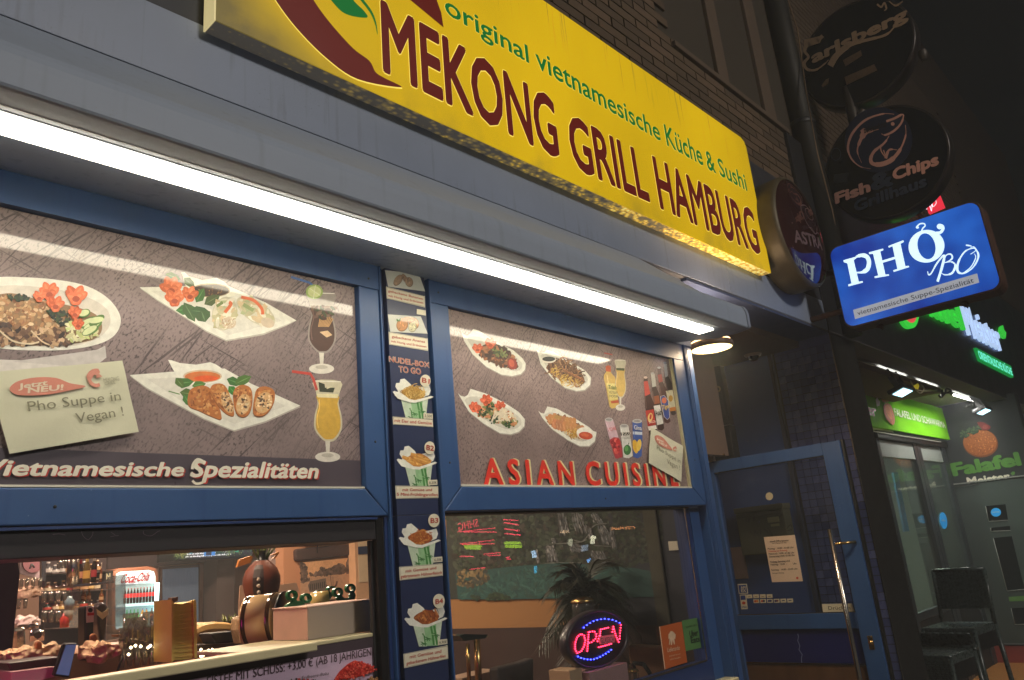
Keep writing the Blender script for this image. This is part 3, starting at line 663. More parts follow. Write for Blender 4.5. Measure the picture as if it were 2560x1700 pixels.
proll([(1140, 1060), (1152, 1020), (1190, 1004), (1228, 1022), (1236, 1080), (1222, 1140), (1190, 1162), (1155, 1140)], (1190, 1100, 34, 52, 14))
proll([(1244, 1070), (1258, 1024), (1300, 1012), (1342, 1034), (1340, 1090), (1308, 1142), (1268, 1158), (1238, 1140)], (1290, 1092, 40, 54, 24))
a.build('printed_spring_roll_plate', po)
# two drinks in tall glasses
def hurricane(a, ox, oy, fill, top, sx=1, sy=1, straw=None, glass=(206, 200, 190)):
    P_ = lambda l: [(ox + x * sx, oy + y * sy) for x, y in l]
    a.poly(P_([(-66, -2), (66, 2), (60, 60), (56, 110), (72, 180), (70, 240), (40, 288), (10, 298), (-22, 288), (-62, 236), (-62, 170), (-48, 110), (-56, 50)]), glass, 3)
    a.poly(P_([(-50, 70), (54, 72), (50, 112), (64, 180), (62, 238), (34, 280), (8, 286), (-18, 280), (-54, 234), (-54, 170), (-42, 110)]), fill, 3)
    a.poly(P_([(-52, 62), (54, 64), (52, 84), (-48, 80)]), top)
    a.poly(P_([(-10, 292), (14, 294), (10, 366), (-4, 366)]), (214, 208, 196)); a.ell(ox + 2 * sx, oy + 372 * sy, 62 * sx, 25 * sy, (222, 216, 206)); a.ell(ox + 2 * sx, oy + 364 * sy, 30 * sx, 10 * sy, (190, 184, 172))
    a.line(P_([(-40, 90), (-38, 130), (-50, 180), (-44, 230)]), 5 * sx, tuple(min(255, v + 40) for v in fill), 3)
    a.line(P_([(-62, 0), (66, 4)]), 4 * sy, (236, 232, 222))
a = Art(Q, 'A', .0006); hurricane(a, 1573, 553, (74, 44, 34), (128, 104, 88), glass=(150, 140, 134))
a.line([(1425, 475), (1515, 503), (1530, 515), (1540, 560)], 11, (70, 110, 178)); a.ell(1540, 548, 42, 36, (150, 176, 90)); a.ell(1540, 548, 33, 28, (206, 214, 150)); a.line([(1515, 530), (1568, 566)], 3, (232, 236, 200)); a.line([(1545, 515), (1535, 580)], 3, (232, 236, 200))
for k in range(9): a.line([(1560 + k * 6, 720), (1575 + k * 7, 640 + k * 5)], 5, (196, 150, 96))
a.poly([(1565, 745), (1605, 738), (1628, 760), (1600, 772)], (214, 180, 140)); a.scatter([(1530, 620), (1640, 620), (1635, 680), (1530, 680)], 30, 14, [(52, 62, 34), (120, 90, 74), (90, 60, 50)], 2)
a.build('printed_iced_tea_glass', po)
a = Art(Q, 'A', .0006); hurricane(a, 1603, 985, (208, 166, 62), (232, 222, 180), glass=(204, 196, 170))
a.line([(1430, 938), (1520, 950), (1535, 975), (1552, 1030)], 13, (196, 66, 56)); a.poly([(1560, 990), (1590, 1000), (1592, 1018), (1640, 1018), (1632, 1042), (1565, 1038)], (44, 50, 32)); a.line([(1600, 1022), (1628, 1012)], 5, (210, 206, 170))
a.build('printed_mango_drink_glass', po)
WP = M('white_print', (236, 230, 214), .35, coat=.4); RP = M('red_print', (196, 58, 48), .35, coat=.4)
for (t, p0, p1, tp) in (('Vietnamesische', (-112, 1448), (886, 1452), (-112, 1372)), ('Spezialitäten', (926, 1455), (1545, 1462), (926, 1376))):
    text(t, Q, 'A', (p0[0] + 8, p0[1] + 4), (p1[0] + 6, p1[1] + 4), (tp[0] + 8, tp[1] + 4), RP, po, name='lettering_shadow', off=.006, bold=.035, shear=.28)
    text(t, Q, 'A', p0, p1, tp, WP, po, off=.0068, bold=.03, shear=.28)
# swash strokes that make the capitals look like brush script
a = Art(Q, 'A', .0075); a.line([(935, 1475), (955, 1490), (990, 1480), (1005, 1440)], 12, (236, 230, 214), 4); a.build('lettering_swash', po); a = Art(Q, 'A', .0075); a.line([(985, 1380), (960, 1372), (940, 1395), (935, 1420)], 14, (236, 230, 214), 4); a.build('lettering_swash', po)

# right poster
po2 = thing('food_poster', 'right poster with four boat shaped dishes, bottles, cans and red ASIAN CUISINE lettering', 'poster', (1.6, .018, 1.83))
box('poster_board', STONE2, po2, 1.5925, 2.9265, .018, .04, 1.8375, 2.4005)
def boat(nm, rim, hollow, food, n, cols, curl, extra=None):
    a = Art(Q, 'E', .0006); a.poly([(x + 3, y + 9) for x, y in rim], (168, 160, 152)); a.poly(rim, PW); a.poly(hollow, (208, 204, 194), 3); a.poly(food, cols[0], 3); a.scatter(food, n, 22, cols, 2.2, curl)
    if extra: extra(a)
    a.build(nm, po2)
def e1(a):
    for x, y, r_ in ((335, 455, 44), (430, 420, 48)): a.flower(x, y, r_, (220, 104, 66))
    a.ell(590, 560, 34, 44, (150, 52, 40), -20); a.ell(585, 555, 20, 30, (196, 88, 62), -20)
    a.scatter([(430, 440), (540, 460), (570, 520), (460, 500)], 24, 15, [(66, 82, 42), (120, 130, 74)], 2.6)
boat('printed_beef_dish', [(212, 312), (232, 342), (258, 350), (280, 338), (302, 302), (345, 314), (480, 400), (600, 460), (668, 520), (690, 556), (686, 600), (655, 635), (590, 650), (510, 638), (400, 580), (300, 490), (236, 390)],
     [(260, 385), (340, 360), (500, 430), (640, 530), (665, 580), (620, 615), (520, 590), (400, 530)], [(350, 450), (430, 400), (540, 450), (610, 520), (632, 590), (560, 590), (430, 545), (360, 500)], 150,
     [(96, 60, 42), (60, 38, 30), (140, 84, 56), (70, 46, 36), (166, 108, 72)], False, e1)
def e2(a):
    a.ell(856, 530, 54, 26, (236, 232, 220)); a.ell(857, 525, 48, 18, (38, 40, 38)); a.scatter([(860, 600), (960, 700), (1100, 720), (1110, 690), (900, 590)], 40, 14, [(206, 164, 76), (222, 186, 104)], 2.6, True)
    for k in range(7): a.line([(960 + k * 22, 600 + k * 10), (1010 + k * 18, 640 + k * 9)], 9, (176, 118, 78)); a.line([(962 + k * 22, 606 + k * 10), (1012 + k * 18, 646 + k * 9)], 3, (74, 44, 30))
boat('printed_duck_dish', [(772, 456), (800, 474), (826, 474), (850, 460), (885, 466), (1000, 530), (1130, 610), (1172, 660), (1166, 715), (1125, 752), (1065, 760), (980, 735), (880, 660), (800, 560)],
     [(800, 500), (880, 495), (1010, 560), (1130, 640), (1145, 690), (1080, 730), (990, 700), (880, 620)], [(840, 590), (900, 540), (960, 530), (1060, 590), (1118, 655), (1116, 708), (1040, 695), (930, 655)], 150,
     [(120, 82, 56), (90, 58, 40), (156, 110, 76), (176, 130, 92), (72, 46, 34)], True, e2)
def e3(a):
    for x, y, r_ in ((310, 890, 46), (400, 840, 50), (500, 880, 44), (340, 905, 34)): a.flower(x, y, r_, (222, 104, 70))
    for x, y in ((370, 920), (455, 975), (470, 955), (430, 880), (570, 1005)): a.scatter(ellipse(x, y, 34, 28), 26, 12, [(38, 62, 34), (62, 92, 44), (30, 48, 30)], 1.3)
    for k in range(16): a.line([(430 + R.uniform(0, 130), 890 + R.uniform(0, 90)), (450 + R.uniform(0, 130), 880 + R.uniform(0, 110))], 12, (228, 214, 190))
boat('printed_vegetable_dish', [(190, 775), (212, 796), (240, 802), (262, 790), (284, 744), (400, 780), (540, 850), (640, 915), (684, 968), (680, 1020), (642, 1060), (580, 1080), (500, 1070), (380, 1000), (270, 910)],
     [(240, 830), (330, 800), (500, 860), (640, 950), (655, 1010), (580, 1045), (460, 1010), (330, 930)], [(340, 870), (400, 850), (500, 870), (600, 940), (628, 1010), (560, 1015), (440, 980), (350, 930)], 110,
     [(214, 198, 166), (232, 222, 198), (190, 120, 80), (120, 130, 76), (222, 160, 110)], False, e3)
def e4(a):
    for r0, (x0, y0) in enumerate(((850, 965), (885, 1010))):
        for k in range(8 if r0 == 0 else 9):
            x = x0 + k * 25; y = y0 + k * (4 if r0 == 0 else 6) - (10 if r0 == 0 else 20); a.poly([(x, y), (x + 14, y - 26), (x + 38, y - 14), (x + 30, y + 42), (x + 8, y + 46)], (196 + R.randint(-14, 10), 136 + R.randint(-12, 12), 90), 2); a.line([(x + 8, y), (x + 16, y + 34)], 3, (226, 180, 138))
    a.scatter([(980, 1060), (1080, 1050), (1100, 1100), (1020, 1095)], 50, 14, [(206, 160, 70), (182, 130, 60), (226, 190, 110)], 2.6, True)
    a.ell(1130, 1075, 68, 46, (238, 234, 224), 12); a.ell(1132, 1090, 52, 28, (196, 76, 46), 8); a.ell(1125, 1085, 30, 12, (220, 110, 74), 8)
boat('printed_chicken_dish', [(784, 906), (802, 922), (826, 926), (850, 874), (920, 890), (1050, 960), (1160, 1028), (1190, 1056), (1213, 1062), (1200, 1130), (1160, 1165), (1090, 1166), (1000, 1120), (880, 1036), (815, 960)],
     [(830, 940), (900, 920), (1050, 990), (1150, 1060), (1150, 1120), (1080, 1130), (980, 1080), (880, 1000)], [(850, 970), (900, 935), (1000, 965), (1080, 1010), (1080, 1050), (960, 1050), (880, 1015)], 60,
     [(150, 96, 60), (190, 130, 86), (120, 80, 52)], False, e4)
a = Art(Q, 'E', .0006)
a.poly([(1280, 585), (1318, 590), (1320, 625), (1350, 660), (1352, 700), (1340, 730), (1382, 860), (1380, 878), (1345, 886), (1310, 876), (1285, 740), (1270, 680), (1268, 640), (1284, 620)], (206, 172, 92), 2)
a.poly([(1281, 578), (1300, 570), (1318, 578), (1319, 620), (1282, 614)], (196, 86, 46)); a.poly([(1285, 700), (1350, 705), (1372, 820), (1306, 830)], (222, 206, 132)); a.poly([(1318, 835), (1374, 826), (1378, 848), (1322, 852)], (176, 74, 42)); a.line([(1290, 640), (1300, 700)], 6, (236, 214, 150))
a.build('printed_sauce_bottle', po2)
text('Trinh', Q, 'E', (1292, 745), (1352, 750), (1290, 718), M('green_ink', (40, 84, 34), .4), po2, off=.0065, shear=.2, bold=.02); text('VIETNAM', Q, 'E', (1298, 782), (1360, 786), (1296, 760), M('dark_ink', (44, 34, 30), .5), po2, off=.0065); text('HOISIN', Q, 'E', (1302, 808), (1364, 812), (1300, 790), MATS['dark_ink'], po2, off=.0065)
a = Art(Q, 'E', .0006); hurricane(a, 1388, 532, (206, 172, 92), (60, 76, 36), .58, .94, glass=(196, 190, 168)); a.line([(1270, 480), (1330, 492)], 10, (176, 74, 66)); a.build('printed_yellow_drink', po2)
def bottle(nm, pts, col, neck, lab, lcol, extra=None):
    a = Art(Q, 'E', .0006); a.poly(pts, col); x0, y0 = pts[0]; a.poly(neck[0], neck[1]); a.poly(lab, lcol)
    if extra: extra(a)
    a.line([(pts[-1][0] + 8, pts[-1][1] + 30), (pts[-2][0] + 9, pts[-2][1] + 10)], 4, tuple(min(255, v + 50) for v in col)); a.build(nm, po2)
bottle('printed_beer_bottle', [(1707, 545), (1728, 545), (1738, 640), (1768, 700), (1798, 930), (1782, 940), (1765, 935), (1732, 760), (1716, 670)], (52, 34, 34), ([(1708, 560), (1732, 560), (1740, 650), (1720, 660)], (190, 190, 196)), [(1724, 760), (1774, 752), (1796, 880), (1752, 888)], (206, 200, 170), lambda a: (a.poly([(1752, 884), (1796, 876), (1799, 905), (1756, 910)], (206, 130, 60)), a.ell(1760, 815, 16, 24, (196, 150, 60)), a.ell(1717, 552, 13, 8, (150, 160, 176))))
bottle('printed_beer_bottle', [(1662, 590), (1688, 590), (1700, 690), (1730, 750), (1758, 985), (1740, 1000), (1714, 992), (1684, 800), (1670, 690)], (74, 40, 32), ([(1664, 640), (1694, 636), (1702, 690), (1674, 698)], (176, 60, 52)), [(1684, 800), (1712, 792), (1742, 830), (1753, 955), (1735, 972), (1712, 950), (1690, 850)], (58, 78, 152), lambda a: (a.ell(1712, 830, 18, 22, (206, 110, 70)), a.ell(1674, 588, 13, 8, (190, 190, 196)), a.line([(1684, 800), (1712, 792), (1742, 830), (1753, 955), (1735, 972), (1712, 950), (1690, 850), (1684, 800)], 3, (226, 224, 220))))
bottle('printed_beer_bottle', [(1613, 628), (1638, 628), (1650, 720), (1678, 790), (1712, 1035), (1696, 1052), (1668, 1046), (1634, 840), (1620, 730)], (60, 40, 34), ([(1614, 636), (1642, 634), (1654, 725), (1624, 732)], (196, 196, 192)), [(1634, 870), (1682, 862), (1706, 1000), (1662, 1012)], (214, 212, 206), lambda a: (a.ell(1626, 630, 13, 8, (176, 176, 180)), a.poly([(1630, 800), (1672, 792), (1682, 850), (1638, 858)], (150, 84, 52))))
bottle('printed_beer_bottle', [(1562, 660), (1588, 660), (1604, 770), (1636, 850), (1660, 1050), (1640, 1090), (1606, 1082), (1572, 880), (1566, 770)], (62, 34, 30), ([(1562, 690), (1590, 686), (1610, 780), (1570, 800)], (196, 62, 50)), [(1574, 905), (1634, 895), (1652, 1010), (1592, 1020)], (186, 52, 42), lambda a: (a.ell(1575, 660, 14, 9, (214, 190, 184)), a.ell(1609, 955, 18, 34, (226, 196, 120), 10), a.ell(1612, 950, 8, 20, (186, 52, 42), 10), a.poly([(1592, 1022), (1652, 1012), (1658, 1040), (1598, 1052)], (222, 216, 206))))
text('Tiger', Q, 'E', (1694, 900), (1742, 885), (1692, 868), M('yellow_ink', (222, 190, 90), .4), po2, off=.0065, shear=.3, bold=.02); text('Asahi', Q, 'E', (1642, 945), (1694, 935), (1638, 905), MATS['dark_ink'], po2, off=.0065, bold=.02); text('SAIGON', Q, 'E', (1592, 1002), (1640, 994), (1590, 985), WP, po2, off=.0068)
def can(nm, p, c1, extra):
    a = Art(Q, 'E', .0006); a.poly(p, c1); (x0, y0), (x1, y1) = p[0], p[1]
    a.ell((x0 + x1) / 2, (y0 + y1) / 2, (x1 - x0) / 2, 15, (196, 194, 192)); a.ell((x0 + x1) / 2, (y0 + y1) / 2 - 1, (x1 - x0) / 2.6, 9, (150, 148, 148)); extra(a); a.line([(x0 + 10, y0 + 20), (p[-1][0] + 12, p[-1][1] - 16)], 5, tuple(min(255, v + 30) for v in c1)); a.build(nm, po2)
can('printed_drink_can', [(1275, 975), (1333, 968), (1372, 1090), (1408, 1235), (1385, 1252), (1355, 1256), (1330, 1170), (1300, 1080)], (206, 176, 188), lambda a: (a.poly([(1310, 1120), (1378, 1105), (1408, 1235), (1385, 1252), (1352, 1256), (1328, 1180)], (176, 62, 72), 2), a.scatter([(1320, 1130), (1375, 1120), (1395, 1210), (1350, 1220)], 26, 22, [(196, 54, 54), (150, 40, 46), (220, 96, 90)], 1.2)))
can('printed_drink_can', [(1385, 1020), (1448, 1018), (1466, 1120), (1480, 1240), (1450, 1256), (1412, 1250), (1400, 1140)], (214, 212, 208), lambda a: (a.ell(1440, 1195, 28, 38, (52, 110, 56)), a.ell(1434, 1185, 14, 20, (96, 156, 84)), a.poly([(1390, 1066), (1456, 1062), (1460, 1086), (1394, 1090)], (52, 50, 54)), a.line([(1444, 1160), (1452, 1142)], 5, (60, 84, 46))))
can('printed_drink_can', [(1478, 985), (1548, 980), (1552, 1120), (1546, 1240), (1515, 1258), (1484, 1246), (1482, 1120)], (64, 92, 166), lambda a: (a.ell(1500, 1170, 20, 52, (226, 178, 56), -10), a.ell(1526, 1160, 18, 44, (232, 196, 84), 8), a.poly([(1482, 1058), (1550, 1062), (1550, 1084), (1482, 1080)], (206, 214, 226))))
text('Gina', Q, 'E', (1484, 1045), (1538, 1052), (1484, 1014), WP, po2, off=.0065, bold=.01); text('FOCO', Q, 'E', (1396, 1087), (1456, 1083), (1394, 1066), WP, po2, off=.0066); text('COCONUT', Q, 'E', (1396, 1118), (1458, 1114), (1395, 1100), MATS['dark_ink'], po2, off=.0066); text('LYCHEE', Q, 'E', (1292, 1060), (1350, 1048), (1286, 1036), RP, po2, off=.0066)
CRM = M('cream_print', (226, 212, 160), .35, coat=.4); RED2 = M('bright_red_print', (226, 60, 48), .35, coat=.4)
for t, p0, p1, tp, s in (('ASIAN', (378, 1450), (1040, 1453), (380, 1264), 1.42), ('CUISINE', (1138, 1454), (1808, 1460), (1138, 1286), 1.42)):
    text(t, Q, 'E', (p0[0] + 13, p0[1] - 3), (p1[0] + 12, p1[1] - 3), (tp[0] + 13, tp[1] - 4), CRM, po2, name='lettering_shadow', off=.006, bold=.028, space=s)
    text(t, Q, 'E', p0, p1, tp, RED2, po2, off=.0068, bold=.028, space=s)

# paper notes taped over both posters
def note(label, view, c4, bub, t1, t2, s1, s2, logo, jets, plane=PY(.006)):
    o0 = plane.pt(view, *c4[3]); th = thing('paper_note', label, 'paper note', o0)
    g = B(); nx = 12; tl, tr, br, bl = [Vector(plane.uv(view, *p)) for p in c4]; vs = []; fs = []
    for i in range(nx + 1):
        for j in range(nx + 1):
            u = i / nx; v = j / nx; p = (tl * (1 - u) + tr * u) * (1 - v) + (bl * (1 - u) + br * u) * v
            vs.append(plane.w(p, .0015 + .0018 * math.sin(u * 7 + v * 3) * math.sin(v * 6 + 1) - .0))
    for i in range(nx):
        for j in range(nx): k = i * (nx + 1) + j; fs.append((k, k + 1, k + nx + 2, k + nx + 1))
    g.add(vs, fs, True).build('sheet', PAPER, th)
    PK = M('faded_red_ink', (206, 134, 118), .8); GK = M('faded_grey_ink', (134, 132, 112), .8); PL = M('pale_ink', (222, 206, 184), .8)
    slab('printed_bubble', PK, th, plane, view, bub, .0045, .0001, smooth=4)
    for t, a_ in jets: text(t, plane, view, a_[0], a_[1], a_[2], PL, th, off=.005, bold=.03, shear=.2)
    text(t1, plane, view, *s1, GK, th, off=.0045, bold=-.004); text(t2, plane, view, *s2, GK, th, off=.0045, bold=-.004)
    a = Art(plane, view, .0045); x, y, r_ = logo
    a.line(ellipse(x, y, r_, r_, 0, 14, 60, 300), [r_ * .5, r_ * .9, r_ * .2], (206, 138, 122)); a.poly([(x, y - r_), (x + r_ * .9, y - r_ * .3), (x, y)], (210, 146, 130)); a.build('printed_logo', th, PAPERP)
    return th
note('large creased note with grey Pho Suppe text on the left poster', 'A', [(-60, 944), (597, 886), (679, 1234), (45, 1342)],
     [(45, 1020), (85, 988), (170, 970), (270, 972), (340, 998), (417, 1013), (345, 1032), (230, 1054), (110, 1058), (60, 1046)],
     'Pho Suppe in', 'Vegan !', ((137, 1136), (590, 1080), (132, 1088)), ((372, 1192), (604, 1156), (362, 1146)), (468, 975, 34),
     [('Jetzt', ((88, 1026), (228, 1006), (86, 1002))), ('NEU!', ((134, 1046), (304, 1030), (132, 1020)))])
note('small slanted note with grey Pho Suppe text at the right poster corner', 'E', [(1612, 1028), (1849, 1166), (1838, 1431), (1597, 1290)],
     [(1636, 1098), (1660, 1088), (1700, 1108), (1735, 1150), (1768, 1198), (1730, 1188), (1680, 1168), (1648, 1136)],
     'Pho Suppe in', 'Vegan !', ((1652, 1190), (1826, 1294), (1652, 1160)), ((1726, 1296), (1822, 1345), (1728, 1262)), (1790, 1190, 14),
     [('Jetzt', ((1650, 1118), (1700, 1142), (1650, 1104))), ('NEU!', ((1668, 1148), (1724, 1176), (1668, 1132)))])
text('MEKONG', Q, 'A', (495, 1000), (570, 990), (494, 980), MATS['faded_grey_ink'], bpy.data.objects['paper_note'], off=.017); text('GRILL', Q, 'A', (500, 1014), (552, 1006), (499, 1000), MATS['faded_grey_ink'], bpy.data.objects['paper_note'], off=.017)

# ================================================================ menu strip with the noodle boxes
ms = thing('menu_strip', 'narrow dark blue board between the windows with noodle box pictures', 'menu board', (1.42, 0, .3))
SP = PY(.0)
for z0, z1 in ((1.7505, 2.4785), (.3, 1.7495)): box('strip_board', NAVY, ms, 1.3435, 1.4945, .0, .028, z0, z1, .0008)
RT = M('red_text', (178, 60, 44), .5); WL = M('label_white', (222, 216, 194), .5, var=.04); INK = M('pen_ink', (50, 46, 40), .6)
def label(view, c4, lines, frame=True):
    s_ = slab('caption_label', WL, ms, SP, view, c4, .0012, .001)
    a = Art(SP, view, .0013)
    if frame:
        cx = sum(p[0] for p in c4) / 4; cy = sum(p[1] for p in c4) / 4; q = [(cx + (x - cx) * .97, cy + (y - cy) * .92) for x, y in c4]; a.line(q + [q[0]], 2.2, (88, 74, 70)); a.build('printed_border', s_)
    for t, p0, p1, tp in lines: text(t, SP, view, p0, p1, tp, RT, s_, off=.0018, bold=.018, shear=.12)
label('C', [(184, 190), (460, 258), (461, 338), (190, 274)], [('gebackene Bananen', (198, 228), (446, 286), (198, 212)), ('mit Honig und Erdnüssen', (200, 262), (448, 314), (200, 246))])
label('C', [(203, 512), (480, 560), (484, 648), (206, 602)], [('gebackene Ananas', (224, 554), (460, 592), (223, 536)), ('mit Honig und Erdnüssen', (220, 586), (470, 626), (219, 570))])
label('C', [(232, 1116), (516, 1136), (519, 1190), (235, 1172)], [('mit Eier und Gemüse', (243, 1154), (508, 1174), (241, 1132))])
label('D', [(250, 183), (555, 187), (557, 270), (255, 276)], [('mit Gemüse und', (300, 222), (510, 222), (299, 202)), ('5 Mini-Frühlingsrollen', (260, 256), (550, 258), (259, 234))])
label('D', [(277, 762), (586, 736), (589, 824), (282, 858)], [('mit Gemüse und', (322, 802), (540, 778), (320, 782)), ('gebratenem Hühnerfleisch', (287, 842), (580, 812), (286, 820))])
label('D', [(308, 1382), (622, 1320), (627, 1416), (314, 1483)], [('mit Gemüse und', (352, 1414), (576, 1372), (350, 1392)), ('gebackenem Hühnerfilet', (328, 1460), (608, 1404), (326, 1438))])
for v, x, y, t in (('C', 482, 1113, '3,50€'), ('D', 514, 161, '6,50€'), ('D', 550, 710, '6,50€'), ('D', 585, 1297, '6,90€')):
    dy = {1113: 8, 161: 0, 710: -4, 1297: -6}[y]; s_ = slab('price_tag', WL, ms, SP, v, [(x - 33, y - 18 - dy * .4), (x + 33, y - 20 + dy * .4), (x + 34, y + 16 + dy * .4), (x - 32, y + 20 - dy * .4)], .0022, .001)
    text(t, SP, v, (x - 26, y + 10 - dy * .3), (x + 27, y + 9 + dy * .3), (x - 27, y - 9 - dy * .3), INK, s_, off=.0034, shear=.15)
slab('blank_price_tag', WL, ms, SP, 'C', [(403, 350), (465, 361), (466, 397), (402, 386)], .0022, .001)
for t, p0, p1, tp in (('NUDEL-BOX', (207, 724), (494, 768), (206, 686)), ('TO GO', (277, 798), (434, 816), (276, 756))):
    text(t, SP, 'C', p0, p1, tp, WL, ms, name='lettering_outline', off=.001, bold=.04); text(t, SP, 'C', p0, p1, tp, RT, ms, off=.0016, bold=.0)
def snack(c4, blobs):
    slab('picture_sticker', M('sticker_white', (206, 208, 202), .45), ms, SP, 'C', c4, .001, .0008); a = Art(SP, 'C', .0012)
    for (x, y, rx, ry, ro, c) in blobs: a.ell(x, y, rx, ry, tuple(v * .75 for v in c), ro); a.ell(x - 1, y - 2, rx * .88, ry * .88, c, ro); a.scatter(ellipse(x, y, rx * .8, ry * .8, ro), 26, 8, [c, tuple(v * .8 for v in c), tuple(min(255, v * 1.18) for v in c)], 1.4)
    a.build('printed_snack', ms)
snack([(176, 73), (418, 98), (463, 224), (200, 190)], [(270, 145, 26, 46, 35, (176, 146, 122)), (320, 135, 16, 40, -30, (170, 138, 116)), (348, 158, 28, 36, -15, (180, 148, 124))])
snack([(197, 388), (432, 403), (481, 526), (215, 512)], [(300, 462, 42, 50, 20, (206, 146, 96)), (382, 452, 36, 44, -20, (200, 144, 92)), (345, 425, 46, 22, 0, (196, 136, 86)), (372, 480, 30, 36, 10, (216, 210, 176))])
a = Art(SP, 'C', .003); a.leaf(275, 440, 26, 14, -70, (66, 118, 52)); a.leaf(268, 440, 24, 14, -120, (66, 118, 52)); a.build('printed_snack', ms)
def nbox(view, ox, oy, s, kind, num, tilt=0):
    a = Art(SP, view, .001); tx = math.tan(math.radians(tilt)); P_ = lambda l: [(ox + x * s, oy + y * s - x * s * tx) for x, y in l]
    a.poly(P_([(50, 140), (244, 124), (222, 290), (88, 286)]), (150, 196, 146)); a.poly(P_([(50, 140), (120, 150), (140, 290), (88, 286)]), (196, 214, 190)); a.poly(P_([(205, 135), (244, 124), (226, 280), (196, 285)]), (206, 220, 198))
    for x, w_ in ((112, 9), (168, 13), (190, 14)): a.line(P_([(x, 155 if x > 120 else 200), (x + 12, 220), (x + 20, 284)]), w_ * s, (66, 136, 62)); a.line(P_([(x + 3, 210), (x + 20, 214)]), 2.5 * s, (180, 212, 170))
    for x, y in ((150, 235), (205, 215), (120, 265)):
        for r_ in (20, 60, 110, 150, 200): a.leaf(ox + x * s, oy + (y - x * tx) * s, 26 * s, 7 * s, r_, (46, 112, 48))
    a.poly(P_([(4, 118), (30, 84), (10, 52), (16, 26), (40, 24), (46, -2), (76, -8), (120, 30), (140, 70), (150, 100), (60, 130)]), (232, 232, 222)); a.poly(P_([(150, 92), (170, 50), (250, 30), (262, 66), (250, 100), (180, 128)]), (228, 228, 218))
    food = P_([(52, 92), (90, 60), (140, 46), (190, 60), (225, 98), (170, 140), (110, 142)])
    cols = {'noodle': [(206, 164, 78), (186, 138, 58), (226, 190, 108)], 'rolls': [(214, 150, 66), (190, 122, 50), (228, 176, 96)], 'chicken': [(196, 112, 48), (170, 86, 36), (214, 150, 74)], 'fillet': [(176, 98, 46), (150, 76, 36), (200, 128, 66)]}[kind]
    a.poly(food, cols[1], 3)
    if kind == 'noodle': a.scatter(food, 120, 12, cols, 3, True)
    elif kind == 'rolls':
        for x0, y0, x1, y1 in ((30, 70, 150, 130), (60, 100, 170, 135), (90, 50, 235, 105), (110, 80, 230, 120)): a.line(P_([(x0, y0), ((x0 + x1) / 2, (y0 + y1) / 2 - 3), (x1, y1)]), [22 * s, 34 * s, 22 * s], cols[0]); a.line(P_([(x0, y0 - 6), (x1, y1 - 7)]), 7 * s, cols[2])
        a.scatter(food, 24, 9, cols, 2)
    else:
        a.scatter(food, 60, 15, cols, 2.2, kind == 'chicken')
        if kind == 'fillet':
            for k in range(6): a.line(P_([(62 + k * 26, 100 - k * 12), (84 + k * 26, 140 - k * 11)]), [10 * s, 26 * s, 12 * s], cols[k % 3]); a.line(P_([(74 + k * 26, 96 - k * 12), (94 + k * 26, 136 - k * 11)]), 3 * s, (92, 48, 24))
    a.poly(P_([(-12, 92), (0, 84), (52, 98), (110, 138), (150, 142), (262, 106), (280, 112), (262, 122), (150, 162), (110, 160), (24, 138), (8, 118)]), (238, 238, 228))
    a.build('printed_noodle_box', ms)
    bx, by = {'B1': (460, 862), 'B2': (490, 1340), 'B3': (521, 432), 'B4': (556, 1006)}[num]
    rx, ry = {'B1': (37, 43), 'B2': (37, 46), 'B3': (40, 48), 'B4': (41, 52)}[num]
    s_ = slab('number_sticker', WL, ms, SP, view, ellipse(bx, by, rx, ry, 0, 24), .0042, .001)
    sh = {'B1': 5, 'B2': 4, 'B3': -1, 'B4': -5}[num]; text(num, SP, view, (bx - 26, by + 17 - sh), (bx + 26, by + 17 + sh), (bx - 27, by - 17 - sh), RT, s_, off=.0054, bold=.02, shear=.1)
nbox('C', 240, 850, 1.0, 'noodle', 'B1', -3)
nbox('C', 270, 1332, 1.0, 'rolls', 'B2', 0)
nbox('D', 285, 462, 1.03, 'chicken', 'B3', 1)
nbox('D', 325, 1034, 1.06, 'fillet', 'B4', 5)
# ================================================================ things in the entrance niche
lp = thing('ceiling_lamp', 'round warm glowing lamp at the end of the long strip light', 'lamp', (3.243, -.028, 2.53))
LC = Vector((3.243, -.028, -.262))
box('mounting_plate', M('mount_plate', (120, 110, 100), .5), lp, 3.1075, 3.29, -.06, .03, 2.552, 2.558)
B().tube([(3.243, -.028, 2.552), (3.243, -.028, 2.51)], .02, 12).build('stem', WHITEM, lp)
l = bpy.data.lights.new('back_glow_bulb', 'AREA'); l.shape = 'DISK'; l.size = .17; l.energy = 9; l.color = (1, .72, .5); o = bpy.data.objects.new('back_glow_bulb', l); COL.objects.link(o); o.location = (0, 0, -.008); o.rotation_euler = (math.pi, 0, 0); o.parent = lp
B().lathe(LC, [(.06, 2.789), (.06, 2.782), (.085, 2.779)], 30).build('mount', WHITEM, lp)
B().lathe(LC, [(.0001, 2.772), (.098, 2.771), (.103, 2.766), (.104, 2.748), (.101, 2.742), (.096, 2.742), (.096, 2.745)], 40).build('rim', M('lamp_rim', (120, 92, 70), .5), lp)
B().lathe(LC, [(.0955, 2.7440), (.0001, 2.7437)], 40).build('diffuser', M('warm_diffuser', (255, 230, 170), .5, emit=(255, 226, 160), es=3.2, var=.04, scale=8), lp)
l = bpy.data.lights.new('niche_bulb', 'AREA'); l.shape = 'DISK'; l.size = .18; l.energy = 7; l.color = (1, .74, .48); o = bpy.data.objects.new('niche_bulb', l); COL.objects.link(o); o.location = (0, 0, -.056); o.parent = lp
B().lathe(LC, [(.092, 2.774), (.092, 2.780), (.084, 2.7805), (.084, 2.774)], 40).build('back_glow_ring', M('back_glow', (255, 210, 150), .5, emit=(255, 200, 140), es=4.0), lp)
